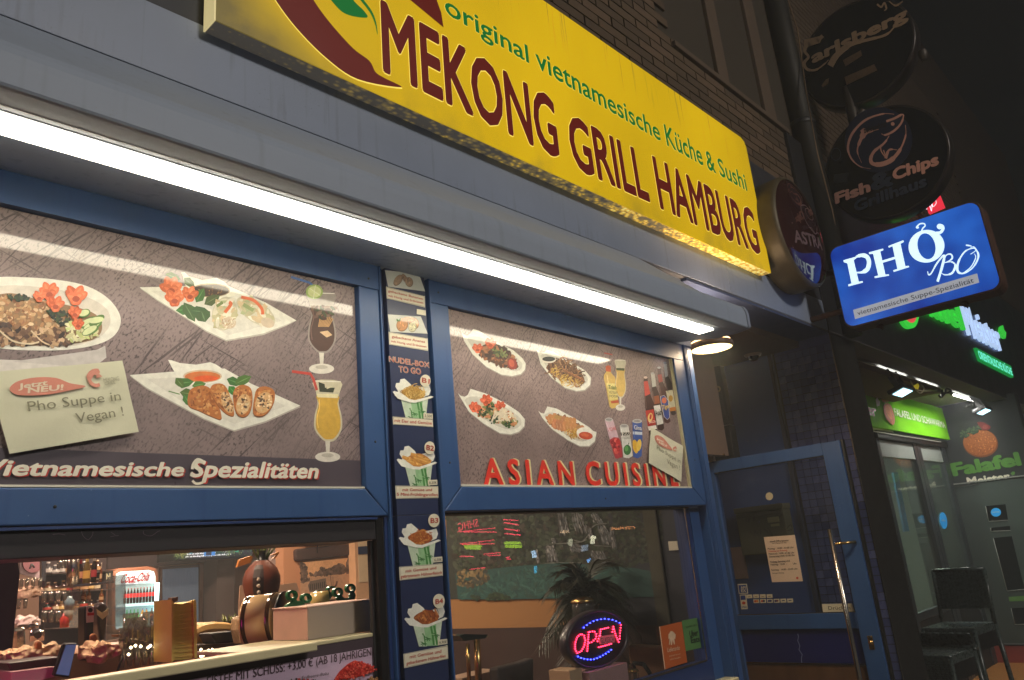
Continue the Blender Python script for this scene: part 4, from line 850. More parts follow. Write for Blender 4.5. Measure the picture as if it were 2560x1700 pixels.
dc = thing('dome_camera', 'small white dome camera on the dark entrance ceiling beside the tiles', 'camera', (4.68, .43, NZ))
B().lathe((4.68, .43, 0), [(.001, 2.799), (.056, 2.798), (.058, 2.78), (.057, 2.76), (.05, 2.748), (.036, 2.745)], 28).build('housing', M('camera_white', (170, 150, 130), .5), dc)
B().lathe((4.68, .43, 0), [(.036, 2.746), (.033, 2.73), (.022, 2.718), (.001, 2.713)], 28).build('dome', M('dark_dome', (12, 12, 14), .05), dc)
# wall box with grille and the closed box below it
vb = thing('wall_speaker', 'tall black box with ribbed grille fixed above the glass door', 'speaker', (4.79, .78, 2.35))
box('body', M('soot_black', (30, 27, 25), .5, var=.25, scale=8), vb, 4.735, 4.805, .705, .87, 2.352, 2.76, .006)
for k in range(15): box('grille_rib', BLACK, vb, 4.727, 4.7345, .72, .80, 2.42 + k * .011, 2.425 + k * .011, .001)
for y, z, r_ in ((.80, 2.66, .016), (.795, 2.60, .022), (.745, 2.60, .022)):
    B().lathe((4.7345, y, z), [(r_, 0), (r_ * 1.0, .008), (r_ * .7, .009), (r_ * .5, .003)], 18, axis=(-1, 0, 0)).build('dial', M('dull_brass', (120, 104, 74), .35, metal=.7), vb)
box('warning_strip', M('scuffed_tape', (150, 124, 96), .5, var=.5, scale=60), vb, 4.724, 4.7345, .80, .865, 2.372, 2.40)
ub = box('switch_box', BLACK, None, 4.72, 4.805, .70, .94, 2.12, 2.346, .006); tag(ub, 'plain black box on the wall directly under the ribbed speaker', 'box')
sc_ = B()
for y, z in ((.63, 2.23), (.50, 2.24), (.57, 2.22)): sc_.lathe((4.8075, y, z), [(.004, 0), (.003, .003), (.0001, .0035)], 8, axis=(-1, 0, 0))
sc_.build('screw_heads', STEEL, bld)
for k in range(1): pass
wb = B(); wb.tube([(4.807, .36, 2.2), (4.79, .365, 2.45), (4.80, .37, 2.72)], .004); tag(wb.build('wall_cable', BLACK, None), 'thin black cable running down the strip beside the blue tiles', 'cable')

# ---------------------------------------------------------------- the door, opened outwards
DX = 4.1; PD = PX(DX)
dr = thing('glass_door', 'open blue framed glass door with long steel handle and stickers', 'door', (DX + .02, .6, .02))
y0, y1 = -.214, .60
def dpan(nm, m, ya, yb, za, zb, x0=DX, x1=DX + .05, bev=.002): return box(nm, m, dr, x0, x1, ya, yb, za, zb, bev)
dpan('door_stile', BLUE, y0, -.118, .02, 2.055); dpan('door_stile', BLUE, .532, y1, .02, 2.055)
dpan('top_rail', BLUE, -.1175, .5315, 1.99, 2.055); dpan('middle_rail', BLUE, -.1175, .5315, 1.128, 1.203); dpan('bottom_rail', BLUE, -.1175, .5315, .02, .12)
dpan('glass_pane', glass_mat('door_glass', (.82, .86, .9), dirt=.01), -.1175, .5315, 1.2035, 1.9895, DX + .022, DX + .028, 0)
dpan('lower_panel', M('indigo_panel', (26, 28, 92), .3, var=.25, scale=3), -.1175, .5315, .962, 1.1275, DX + .018, DX + .03, 0)
dpan('kick_glass', M('brown_reflective_panel', (98, 70, 48), .12, var=.35, scale=3, stretch=(1, 3, .4)), -.1175, .5315, .1205, .9545, DX + .018, DX + .03, 0)
dpan('panel_bead', STEEL, -.1175, .5315, .955, .9615, DX + .012, DX + .03, 0)
dpan('glass_bead', STEEL, -.1175, .5315, 1.2035, 1.2075, DX + .004, DX + .02, 0)
dpan('gasket', BLACK, -.1185, -.1155, 1.208, 1.9895, DX + .002, DX + .02, 0); dpan('gasket', BLACK, -.1175, .5315, 1.9855, 1.9893, DX + .002, DX + .02, 0)
dpan('lock_edge', BLACK, y0 - .012, y0 - .0005, .02, 2.06, DX + .015, DX + .045, 0)
a = Art(PX(DX + .0175), '6', .0005); a.line([(735, 1205), (742, 1230), (735, 1258), (752, 1300), (745, 1330), (770, 1368), (764, 1400), (768, 1442)], 5, (150, 160, 200)); a.build('long_scratch', dr)
PH = PX(4.03)
ht = PH.pt('6', 985, 385); hb = PH.pt('6', 1230, 1568); hm = PH.pt('6', 1035, 500)
hd = B().tube([(4.03, ht.y, ht.z), (4.03, ht.y, .55)], .0125, 16).build('door_handle', STEEL, dr)
for z in (hm.z, .68): B().tube([(4.03, ht.y, z), (4.062, ht.y - .055, z), (4.1, ht.y - .09, z)], .0075, 10).build('handle_post', BRASS, hd)
B().lathe((DX + .0, -.164, 1.062), [(.0001, .007), (.012, .006), (.013, 0)], 16, axis=(-1, 0, 0)).build('lock_plate', BRASS, dr)
box('lock_plate', BRASS, dr, DX - .004, DX - .0002, -.178, -.152, 1.03, 1.094, .003)
cl = thing('door_closer', 'steel door closer arm above the top of the glass door', 'door closer', (4.1, .6, 2.07))
box('closer_body', M('closer_metal', (150, 130, 110), .4, metal=.5, var=.3), cl, 4.085, 4.125, .52, .60, 2.056, 2.085, .004)
B().tube([(4.09, .6, 2.093), (4.09, .44, 2.083)], [.006, .005]).build('closer_arm', BRASS, cl)
B().lathe((4.09, .59, 2.086), [(.014, 0), (.014, .012), (.001, .014)], 16).build('pivot', BRASS, cl)
# stickers on the glass
PG = PX(DX + .0215)
def dst(nm, pts, m, off=.001, lab=None): return slab(nm, m, dr, PG, '6', pts, off, .0006, label=lab)
SW = M('sticker_paper', (206, 200, 176), .5, var=.05)
dst('round_sticker', ellipse(512, 128, 29, 30, 0, 24), M('cream_sticker', (190, 180, 148), .5))
s_ = dst('push_sign', [(925, 972), (1160, 968), (1182, 1032), (934, 1036)], SW, lab='white sign reading Drücken')
text('Drücken', PG, '6', (978, 1017), (1150, 1014), (977, 990), M('black_ink', (26, 26, 30), .5), s_, off=.0024)
s_ = dst('card_sticker', [(264, 816), (336, 814), (347, 890), (274, 893)], SW); s2 = slab('blue_field', M('card_blue', (40, 62, 130), .4), s_, PG, '6', [(271, 824), (331, 821), (340, 884), (280, 887)], .0022, .0005)
text('AM', PG, '6', (292, 854), (329, 852), (291, 834), SW, s_, off=.0034, bold=.03); text('EX', PG, '6', (296, 879), (332, 877), (295, 858), SW, s_, off=.0034, bold=.03)
s_ = dst('card_sticker', [(281, 900), (330, 897), (344, 1012), (294, 1014)], SW)
slab('blue_field', MATS['card_blue'], s_, PG, '6', [(287, 906), (324, 904), (329, 938), (291, 940)], .0022, .0005); slab('red_field', M('card_red', (190, 70, 40), .4), s_, PG, '6', ellipse(313, 964, 14, 12), .0022, .0005)
text('VISA', PG, '6', (300, 1003), (338, 1001), (299, 990), MATS['card_blue'], s_, off=.0024, bold=.03)
for k in range(4):
    x = 332 + k * 53; s_ = dst('card_sticker', [(x, 899 - k), (x + 44, 897 - k), (x + 48, 926 - k), (x + 4, 928 - k)], SW); a = Art(PG, '6', .0022); a.line([(x + 14, 916 - k), (x + 34, 914 - k)], 5, (150, 130, 90)); a.build('print', s_)
for k in range(6):
    x = 387 + k * 53; y = 936 - k * 1; s_ = dst('card_sticker', [(x, y), (x + 44, y - 2), (x + 48, y + 28), (x + 4, y + 30)], SW); a = Art(PG, '6', .0022)
    if k < 4: a.ell(x + 17, y + 14, 10, 9, [(190, 60, 40), (196, 70, 44), (60, 70, 130), (50, 60, 120)][k]); a.ell(x + 30, y + 13, 10, 9, [(214, 130, 50), (60, 60, 90), (40, 50, 110), (120, 60, 70)][k])
    else: a.line([(x + 12, y + 14), (x + 36, y + 12)], 8, (60, 64, 110))
    a.build('print', s_)
# sheet with the opening hours
nh = slab('opening_hours_sheet', M('hours_paper', (216, 192, 168), .8, var=.04), None, PG, '6', [(470, 448), (713, 430), (777, 793), (536, 801)], .0035, .001)
loc = nh.data.vertices[3].co.copy(); nh.data.transform(Matrix.Translation(-loc)); nh.location = loc
tag(nh, 'white sheet with printed opening hours on the door glass', 'notice')
KI = M('hours_ink', (70, 56, 52), .7); RI = M('hours_red_ink', (196, 84, 66), .7)
for t, x0, y0_, x1, y1_, m in (('aktuell Öffnungszeiten', 520, 488, 668, 478, KI), ('ab 15 September 2022', 540, 500, 650, 493, KI), ('Montag:   14:00 - 01:00 Uhr', 504, 546, 708, 534, KI), ('Dienstag ist Ruhetag', 510, 566, 656, 556, RI), ('Mittwoch: 14:00 -01:00 Uhr', 512, 586, 712, 574, KI), ('Donnerstag:14:00 -01:00 Uhr', 516, 607, 716, 595, KI), ('Freitag, Samstag und', 524, 648, 676, 639, KI), ('Feiertag:  13:00  -         Uhr', 527, 670, 730, 660, KI), ('Sonntag:   14:00 - 23:00 Uhr', 532, 712, 738, 701, KI), ('Montag ist Ruhetag', 540, 735, 630, 730, KI)):
    text(t, PG, '6', (x0, y0_), (x1, y1_), (x0 - 1, y0_ - (13 if '2022' not in t and 'Montag ist' not in t else 8)), m, nh, off=.0045, bold=.02)
slab('small_logo', RI, nh, PG, '6', ellipse(734, 768, 10, 10), .0045, .0003)
# mailbox on the wall behind the glass
mb = thing('mailbox', 'olive steel mailbox hanging on the wall behind the glass door', 'mailbox', (4.70, .59, 1.505))
OL = M('olive_metal', (112, 106, 78), .4, metal=.3, var=.15, scale=12)
box('body', OL, mb, 4.70, 4.807, .43, .752, 1.505, 1.765, .004); box('lid', OL, mb, 4.692, 4.807, .424, .758, 1.7655, 1.80, .003)
box('flap', M('olive_dark', (84, 80, 60), .4), mb, 4.694, 4.6995, .44, .745, 1.735, 1.762, .001)
PB = PX(4.70); ST = M('pale_label', (170, 160, 110), .6)
box('name_label', ST, mb, 4.6965, 4.6995, .465, .54, 1.69, 1.722); box('name_label', ST, mb, 4.6965, 4.6995, .468, .525, 1.665, 1.68)
B().lathe((4.70, .60, 1.70), [(.0001, .008), (.008, .006), (.009, 0)], 12, axis=(-1, 0, 0)).build('lock', STEEL, mb)
a = Art(PB, '6', .001)
for k, pp_ in enumerate([[(330, 330), (345, 290), (352, 330), (362, 290)], [(385, 320), (395, 280), (400, 322)], [(360, 400), (400, 440), (395, 395), (440, 440), (440, 380)], [(470, 380), (540, 440), (500, 370)], [(560, 290), (570, 260), (590, 290), (610, 262)], [(650, 380), (680, 350), (690, 390), (655, 395)]]): a.line(pp_, 4, (62, 58, 42), 4)
a.build('scrawl', mb, PAPERP)
bs = box('wall_notice', M('dim_notice', (176, 140, 130), .7), None, 4.798, 4.806, .79, .94, 1.36, 1.56); tag(bs, 'faded pinkish notice on the wall behind the glass door, left of the mailbox', 'notice')

# ================================================================ hanging and projecting signs
# PHO BO lightbox
ph = thing('pho_sign', 'glowing blue box sign reading PHO BO beside the yellow sign', 'sign', (4.56, -.25, 2.73))
PP = PX(4.5)
def rrect(x0, x1, z0, z1, r, n=6):
    o = []
    for cx, cz, a0 in ((x1 - r, z1 - r, 0), (x0 + r, z1 - r, 90), (x0 + r, z0 + r, 180), (x1 - r, z0 + r, 270)):
        for k in range(n + 1): t = math.radians(a0 + 90 * k / n); o.append((cx + r * math.cos(t), cz + r * math.sin(t)))
    return o
PA, PB_, PC, PD_ = .245, 1.04, 2.728, 3.218
RUST = M('rusty_casing', (84, 58, 46), .6, metal=.3, var=.4, scale=12)
B().prism([PP.w(q, -.004) for q in rrect(PA - .008, PB_ + .012, PC - .012, PD_ + .008, .055)], (.14, 0, 0)).build('casing', RUST, ph, .004)
def phoface():
    m = bpy.data.materials.new('blue_lightbox'); N, L, p = nt(m); tc = N.new('ShaderNodeTexCoord')
    n1 = N.new('ShaderNodeTexNoise'); n1.inputs['Scale'].default_value = 3.2; n1.inputs['Detail'].default_value = 2; L.new(tc.outputs['Object'], n1.inputs[0])
    cr = N.new('ShaderNodeValToRGB'); e = cr.color_ramp.elements; e[0].position = .32; e[0].color = lin((8, 48, 142)) + (1,); e[1].position = .68; e[1].color = lin((36, 102, 200)) + (1,)
    L.new(n1.outputs[0], cr.inputs[0]); L.new(cr.outputs[0], p.inputs['Base Color']); L.new(cr.outputs[0], p.inputs['Emission Color']); p.inputs['Emission Strength'].default_value = .7; p.inputs['Roughness'].default_value = .3; return m
B().prism([PP.w(q, .0) for q in rrect(PA, PB_, PC, PD_, .05)], (.0035, 0, 0)).build('lit_face', phoface(), ph)
LW = M('lit_white', (220, 240, 246), .4, emit=(208, 238, 246), es=.8, var=.03)
def pl(nm, pts, sm=0, off=.0015): return slab(nm, LW, ph, PP, 'c', pts, off, .001, smooth=sm)
# P H O with serifs
def glyph(nm, polys, sm=0):
    b = B()
    for i, q in enumerate(polys): b.prism([PP.pt('c', x, y, .0015 + i * 2e-5) for x, y in q], (.0008, 0, 0))
    return b.build(nm, LW, ph)
glyph('letter_p', [[(640, 590), (738, 562), (735, 572), (712, 590), (748, 740), (774, 735), (777, 746), (676, 773), (673, 760), (697, 752), (668, 612), (643, 604)]] +
      ribbon(catmull([(728, 566), (770, 555), (805, 566), (820, 605), (808, 652), (772, 674), (728, 676)], 5, False), [12, 14, 18] + [24] * 3 + [30] * 18 + [22, 18, 14, 12, 11, 10, 10, 10][:7]))
def slab_letter(pts): return [pts]
glyph('letter_h', [[(818, 535), (918, 508), (920, 520), (898, 528), (934, 690), (958, 688), (960, 698), (860, 715), (857, 704), (884, 696), (848, 545), (821, 547)],
                   [(955, 490), (1060, 450), (1064, 462), (1040, 474), (1074, 632), (1098, 628), (1101, 638), (992, 672), (989, 660), (1018, 650), (984, 492), (958, 502)], [(905, 594), (1010, 562), (1014, 578), (908, 610)]])
ring = []
o_ = ellipse(1222, 492, 126, 114, -12, 40); i_ = ellipse(1222, 492, 62, 92, -12, 40)
glyph('letter_o', [[o_[k], o_[(k + 1) % 40], i_[(k + 1) % 40], i_[k]] for k in range(40)])
glyph('accent', ribbon(catmull([(1290, 400), (1320, 395), (1338, 370), (1332, 350), (1312, 345)], 5, False), 20) + [ellipse(1314, 354, 20, 20, 0, 14)])
glyph('accent', ribbon(catmull([(1152, 358), (1175, 336), (1205, 334), (1212, 350), (1196, 366), (1188, 386)], 5, False), 9) + [ellipse(1158, 360, 11, 9, 0, 12)])
for nm, q, w_ in (('script_b', [(1230, 668), (1236, 690), (1256, 680), (1296, 610), (1346, 556), (1330, 640), (1300, 735)], [5, 9, 8, 10, 12, 16, 14]), ('script_b', [(1300, 740), (1330, 640), (1356, 560), (1392, 548), (1402, 575), (1372, 600), (1342, 608)], [14, 10, 7, 9, 10, 7, 5]),
                   ('script_b', [(1350, 606), (1400, 602), (1424, 630), (1400, 680), (1350, 692), (1318, 672)], [5, 9, 14, 12, 7, 4]), ('script_o', [(1530, 548), (1568, 520), (1545, 506), (1490, 530), (1446, 600), (1440, 665), (1478, 682), (1540, 648), (1578, 590), (1584, 545), (1556, 500), (1530, 500)], [4, 4, 6, 9, 13, 14, 9, 7, 10, 12, 8, 4]),
                   ('script_o', [(1480, 680), (1530, 640), (1560, 590), (1566, 560), (1556, 545)], [5, 6, 6, 5, 3]), ('accent', [(1498, 484), (1536, 490)], [9, 7])):
    pts = catmull(q, 6, False); n = len(pts); ww = [w_[min(len(w_) - 1, int(i / n * len(w_)))] * 1.15 for i in range(n)]; glyph(nm, ribbon(pts, ww))
slab('caption_strip', M('lit_grey_strip', (170, 176, 186), .4, emit=(150, 156, 168), es=.6), ph, PP, 'c', [(708, 938), (1576, 682), (1591, 746), (722, 1002)], .0015, .001)
text('vietnamesische Suppe-Spezialität', PP, 'c', (742, 976), (1556, 744), (736, 946), M('lit_dark_text', (40, 44, 60), .4, emit=(40, 44, 60), es=.4), ph, off=.003)
for y in (-.42, -.86): B().tube([(4.57, y, 2.715), (4.57, y + .02, 2.70), (4.57, y, 2.695)], .02, 8).build('mount_foot', RUST, ph)
B().tube([(4.57, -.26, 3.1), (4.57, -.03, 3.1)], .018, 8).build('wall_arm', RUST, ph); B().tube([(4.57, -.26, 2.85), (4.57, -.03, 2.85)], .018, 8).build('wall_arm', RUST, ph)
# round brewery sign facing the street
CH = M('old_chrome_rim', (84, 76, 58), .5, metal=.3, var=.5, scale=9, bump=.4)
as_ = thing('beer_sign', 'round dark red domed beer sign reading ASTRA, next to the yellow sign', 'sign', (4.262, -.15, 3.295))
AC = Vector((4.262, 0, 3.295)); RA = .335
B().lathe(AC, [(RA - .006, .03), (RA + .004, .035), (RA + .008, .06), (RA + .008, .17), (RA + .002, .19), (RA - .014, .196)], 56, axis=(0, -1, 0)).build('rim', CH, as_)
DRED = M('dark_red_dome', (52, 18, 22), .06, var=.2, scale=4, coat=.6, coatr=.02)
B().lathe(AC, [(RA - .012, .192), (RA * .9, .204), (RA * .7, .218), (RA * .4, .228), (.001, .232)], 56, axis=(0, -1, 0)).build('dome_face', DRED, as_)
def dome(nm, view, pts, w_, mat, closed=False):
    b = B(); pl_ = PY(-.22)
    P_ = [pl_.uv(view, x, y) for x, y in pts]
    if closed: P_.append(P_[0])
    def up(u, v):
        r_ = math.hypot(u - AC.x, v - AC.z) / RA; return Vector((u, -(.232 - .036 * min(1, r_) ** 2) - .0025, v))
    for q in ribbon(P_, w_): b.add([up(*k) for k in q], [(0, 1, 2, 3)])
    return b.build(nm, mat, as_)
AP = M('dull_white_print', (120, 96, 96), .4)
dome('printed_frame', 'W', [(520, 612), (750, 690), (805, 765), (850, 745), (930, 815)], .006, AP); dome('printed_frame', 'W', [(520, 612), (560, 925), (920, 1060), (975, 1080)], .006, AP)
dome('printed_heart', 'W', catmull([(630, 390), (690, 388), (740, 440), (810, 490), (850, 600), (840, 700), (805, 765), (700, 650), (640, 520), (622, 430)], 5), .006, AP, True)
dome('printed_heart', 'W', [(620, 225), (650, 300), (700, 350), (745, 415)], .006, AP); dome('printed_heart', 'W', catmull([(690, 430), (750, 450), (790, 520), (780, 580), (720, 560), (680, 480)], 4), .004, AP, True)
t_ = text('ASTRA', PY(-.2345), 'W', (604, 852), (950, 958), (640, 722), AP, as_, bold=.03, off=.0)
for v in t_.data.vertices:
    wx = v.co.x + as_.location.x; wz = v.co.z + as_.location.z; r_ = math.hypot(wx - AC.x, wz - AC.z) / RA; v.co.y = -(.232 - .036 * min(1, r_) ** 2) - .004 - as_.location.y
# two round perpendicular signs further on
def disc_sign(nm, label, x, cy, cz, r_, t_):
    th = thing(nm, label, 'sign', (x, cy, cz))
    B().lathe((x, cy, cz), [(r_ - .02, .0), (r_ - .004, .004), (r_, -.01), (r_, -t_ + .01), (r_ - .006, -t_)], 60, axis=(-1, 0, 0)).build('rim', M('black_rim', (52, 46, 44), .3, metal=.4, var=.3), th)
    B().lathe((x, cy, cz), [(r_ - .018, .001), (r_ * .6, .008), (.001, .012)], 60, axis=(-1, 0, 0)).build('face', M('black_face', (16, 18, 22), .25, var=.3, scale=3), th)
    B().lathe((x + t_, cy, cz), [(r_ - .01, 0), (.001, -.004)], 60, axis=(-1, 0, 0)).build('back_face', MATS['black_face'], th)
    return th
FX = 5.2; fs = disc_sign('fish_sign', 'round black Fish & Chips sign with pink fish logo above the blue sign', FX, -.49, 3.935, .395, .13)
PF = PX(FX - .016); PNK = M('dull_pink_print', (212, 158, 142), .6, var=.1); GRB = M('grey_blue_print', (44, 54, 72), .6)
slab('logo_field', M('night_blue_print', (30, 38, 62), .5), fs, PF, '2', ellipse(830, 980, 236, 228, -10, 40), .0, .001)
def fp(nm, q, w_, m=PNK, par=None, pln=None, closed=False):
    pts = catmull(q, 6, closed)
    if closed: pts.append(pts[0])
    n = len(pts); ww = [w_[min(len(w_) - 1, int(i / n * len(w_)))] if isinstance(w_, list) else w_ for i in range(n)]
    b = B(); pln = pln or PF
    for i, qq in enumerate(ribbon(pts, ww)): b.prism([pln.pt('2', x, y, .002 + (i % 5) * 2e-5) for x, y in qq], (.0006, 0, 0))
    return b.build(nm, m, par or fs)
fp('fish_logo', [(940, 800), (860, 798), (740, 840), (650, 930), (616, 1030), (640, 1110), (700, 1165), (775, 1182)], [4, 12, 16, 18, 16, 12, 8, 3])
fp('fish_logo', [(715, 905), (728, 930), (700, 990), (682, 1060), (712, 1140)], [36, 40, 22, 10, 3]); fp('fish_logo', [(715, 950), (760, 925), (830, 905)], [24, 16, 6])
fp('fish_logo', [(885, 850), (940, 830), (1002, 802), (990, 860), (940, 915), (880, 945), (850, 936)], [16, 16, 10, 14, 16, 14, 4]); slab('fish_eye', PNK, fs, PF, '2', ellipse(930, 868, 13, 13), .002, .0006)
fp('fish_logo', [(1018, 875), (1020, 950), (980, 1050), (920, 1120), (850, 1150), (790, 1146), (776, 1110), (800, 1060), (850, 1020), (880, 990), (905, 950)], [4, 12, 24, 34, 34, 26, 24, 20, 16, 14, 6])
fp('fish_logo', [(845, 1025), (850, 1060), (880, 1100), (865, 1050)], [8, 8, 8]); fp('fish_logo', [(880, 1110), (905, 1050), (960, 1050)], [20, 14, 4])
text('Fish', PF, '2', (535, 1424), (768, 1338), (542, 1350), PNK, fs, off=.002, bold=.05, shear=.1); text('Chips', PF, '2', (938, 1260), (1248, 1150), (944, 1182), PNK, fs, off=.002, bold=.05, shear=.1)
text('&', PF, '2', (790, 1330), (925, 1290), (776, 1230), GRB, fs, off=.002, bold=.05); text('Grillhaus', PF, '2', (668, 1480), (1165, 1300), (672, 1406), GRB, fs, off=.002, bold=.04, shear=.1)
s_ = slab('dark_sticker', M('dim_sticker', (30, 34, 40), .5), fs, PF, '2', [(518, 1222), (618, 1208), (612, 1272), (514, 1282)], .002, .0006)
text('böhsezehraz', PF, '2', (732, 934), (886, 885), (728, 895), M('dark_scrawl', (38, 30, 30), .6), fs, off=.004, bold=.02)
fp('round_doodle', ellipse(532, 1080, 34, 42, 0, 12), 4, GRB, closed=True)
CX_ = 5.3; cs = disc_sign('beer_sign', 'large round dark Carlsberg beer sign hanging highest on the right', CX_, -.455, 4.86, .40, .13)
PCb = PX(CX_ - .016); CP = M('dull_cream_print', (156, 130, 104), .6, var=.15)
def cp(nm, q, w_, m=CP, closed=False): return fp(nm, q, w_, m, cs, PCb, closed)
text('arlsberg', PCb, '2', (372, 440), (1030, 128), (362, 368), CP, cs, off=.002, bold=.045, shear=.05)
cp('printed_swash', [(492, 462), (540, 385), (640, 310), (760, 278), (880, 245), (940, 190)], [44, 40, 30, 22, 18, 10]); cp('printed_capital', [(440, 250), (400, 285), (330, 320), (315, 360), (340, 400), (310, 440), (330, 485), (390, 490), (450, 450), (480, 420)], [26, 30, 24, 20, 18, 22, 20, 16, 10, 5])
slab('printed_banner', CP, cs, PCb, '2', [(308, 280), (440, 248), (420, 300), (310, 336)], .002, .0006)
cp('printed_crown', [(820, 30), (850, 50), (870, 20), (885, 60), (870, 75)], [14, 12, 14, 8]); cp('printed_crown', [(905, 10), (950, 40), (1000, 10)], [8, 14, 8])
for q in ([(580, 422), (706, 352), (716, 390), (600, 466)], [(592, 540), (800, 450), (822, 492), (606, 596)]): slab('faded_sticker', M('faded_sticker', (96, 76, 56), .6, var=.4, scale=60), cs, PCb, '2', q, .002, .0006)
slab('faded_sticker', MATS['faded_sticker'], cs, PCb, '2', [(430, 600), (462, 556), (484, 548), (478, 584), (440, 612)], .002, .0006)
br_ = thing('sign_bracket', 'grey metal bracket post holding the two round black signs', 'bracket', (5.3, -.3, 4.3))
B().tube([(5.30, -.34, 3.9), (5.34, -.34, 4.9)], .04, 10).build('post', M('bracket_metal', (72, 66, 60), .5, metal=.5, var=.3), br_)
B().tube([(5.30, -.42, 4.42), (5.32, -.3, 4.3)], .022, 8).build('brace', MATS['bracket_metal'], br_); B().tube([(5.32, -.34, 4.86), (5.32, -.0, 4.86)], .025, 8).build('arm', MATS['bracket_metal'], br_); B().tube([(5.32, -.34, 3.95), (5.32, -.0, 3.95)], .025, 8).build('arm', MATS['bracket_metal'], br_)
B().lathe((5.28, -.86, 4.56), [(.001, 0), (.02, .005), (.03, .05), (.028, .07)], 12).build('spotlight', MATS['bracket_metal'], br_)
# small red sign behind
rs = thing('small_red_sign', 'small lit red sign peeking out behind the top of the blue PHO sign', 'sign', (8, -1.6, 4.2)); PRs = PX(8.0)
slab('lit_face', M('lit_red', (214, 40, 60), .4, emit=(216, 44, 62), es=.9), rs, PRs, 'c', [(1210, 180), (1300, 104), (1344, 215), (1236, 262)], 0, .05)
b_ = B()
for i, qq in enumerate(ribbon([(1222, 235), (1236, 180), (1256, 245), (1268, 150)], 9) + ribbon(catmull([(1262, 170), (1280, 160), (1290, 190), (1268, 215), (1256, 190)], 4), 6)): b_.prism([PRs.pt('c', x, y, .003) for x, y in qq], (.001, 0, 0))
b_.build('printed_swirl', M('lit_white_soft', (230, 220, 226), .4, emit=(226, 210, 220), es=.8), rs)

# ================================================================ neighbouring falafel shop
nb = thing('falafel_shop', 'black fronted falafel shop with open lit entrance on the right', 'building', (7, 0, 0))
box('corner_pier', BLACKP, nb, XE + .012, 5.3, -.012, .75, 0, 2.818, .003)
box('fascia', M('anthracite_fascia', (30, 31, 36), .5, var=.15, scale=4), nb, XE + .012, 16, -.03, .14, 2.826, 4.25, .003)
box('fascia_soffit', M('soffit_grey', (92, 88, 92), .6), nb, XE + .012, 16, -.028, .15, 2.8195, 2.8255)
CE = M('pale_ceiling', (160, 156, 130), .8, var=.1, scale=3, bump=.3)
box('recess_ceiling', CE, nb, 5.3, 9.8, .151, 1.0, 2.872, 2.9)
box('green_profile', M('green_grey_profile', (120, 150, 70), .4), nb, 5.3, 9.8, .151, .163, 2.862, 2.8715)
box('side_wall', M('anthracite_wall', (40, 44, 44), .7, var=.25, scale=5, bump=.2), nb, 9.8, 10.0, -.1, 1.2, .12, 2.87)
box('brick_backing', M('dim_brick', (72, 58, 46), .9, var=.3, scale=8), nb, 5.02, 16, .02, .2, 4.2505, 8)
bz = B()
for r in range(44):
    for c in range(22):
        x = 5.45 + c * .2365 + (.118 if r % 2 else 0); z = 4.29 + r * .0575; bz.box(x - .113, x + .113, .004, .0195, z - .0245, z + .0245)
bz.build('neighbour_brickwork', BR[1], nb)['kind'] = 'stuff'
# glass front
FRM = M('dark_alu_frame', (70, 74, 78), .35, metal=.5, var=.15); GG = glass_mat('shop_glass', (.8, .86, .82), dirt=.03)
PN = PY(.72)
def nx(view, x, y): return PN.uv(view, x, y)[0]
wz0, wz1 = .81, 2.43
for x0, x1 in ((7.52, 7.60), (8.62, 8.72), (8.73, 8.85), (9.62, 9.79)): box('door_post', FRM, nb, x0, x1, .69, .76, .12, 2.47, .002)
for x0, x1 in ((7.602, 8.618), (8.852, 9.618)):
    f_ = box('sliding_pane', GG, nb, x0, x1, .72, .726, wz0 + .03, wz1 - .2)
    box('pane_rail', FRM, f_, x0, x1, .70, .745, wz0 - .04, wz0 + .029, .002); box('pane_header', M('pale_header', (150, 156, 150), .5), f_, x0, x1, .70, .745, wz1 - .199, wz1 - .04, .002)
box('window_parapet', BLACKP, nb, 5.3, 9.8, .7, .76, .12, wz0 - .042)
box('window_front_plain', BLACKP, nb, 5.3, 7.518, .7, .76, wz0 - .04, 2.86)
box('transom', BLACK, nb, 7.5, 9.8, .66, .76, 2.395, 2.468, .002)
box('light_strip_profile', WHITEM, nb, 7.2, 9.5, .645, .6585, 2.44, 2.448)
# inside of the shop
box('interior_wall', M('green_interior', (80, 180, 84), .7, var=.2, scale=3), nb, 7, 13, 2.6, 2.7, .12, 2.8)
box('interior_side', M('grey_interior', (120, 124, 120), .7), nb, 12.9, 13, .78, 2.6, .12, 2.8)
box('interior_ceiling', CE, nb, 5.3, 13, .77, 2.7, 2.8, 2.86)
for x in (7.9, 8.5, 9.4):
    t_ = B().box(x, x + .06, 1.6, 1.66, .12, 2.6).build('shelf_post', STEEL, nb)
bl = slab('blue_banner', M('blue_banner', (62, 126, 176), .6, var=.15), None, PY(1.1), '7', [(262, -60), (296, -60), (388, 400), (352, 405)], 0, .02); tag(bl, 'narrow tall blue banner behind the left pane of the falafel shop', 'banner')
for nm, v, pts, lb in (('round_sticker', '7', ellipse(656, 318, 27, 66, -9, 26), 'bright blue oval sticker on the right sliding pane'),):
    s_ = slab(nm, M('bright_blue', (40, 150, 214), .4, emit=(30, 140, 210), es=.25), None, PY(.715), v, pts, 0, .002); tag(s_, lb, 'sticker'); text('offen', PY(.712), v, (640, 322), (674, 326), (640, 308), WL, s_, off=0)
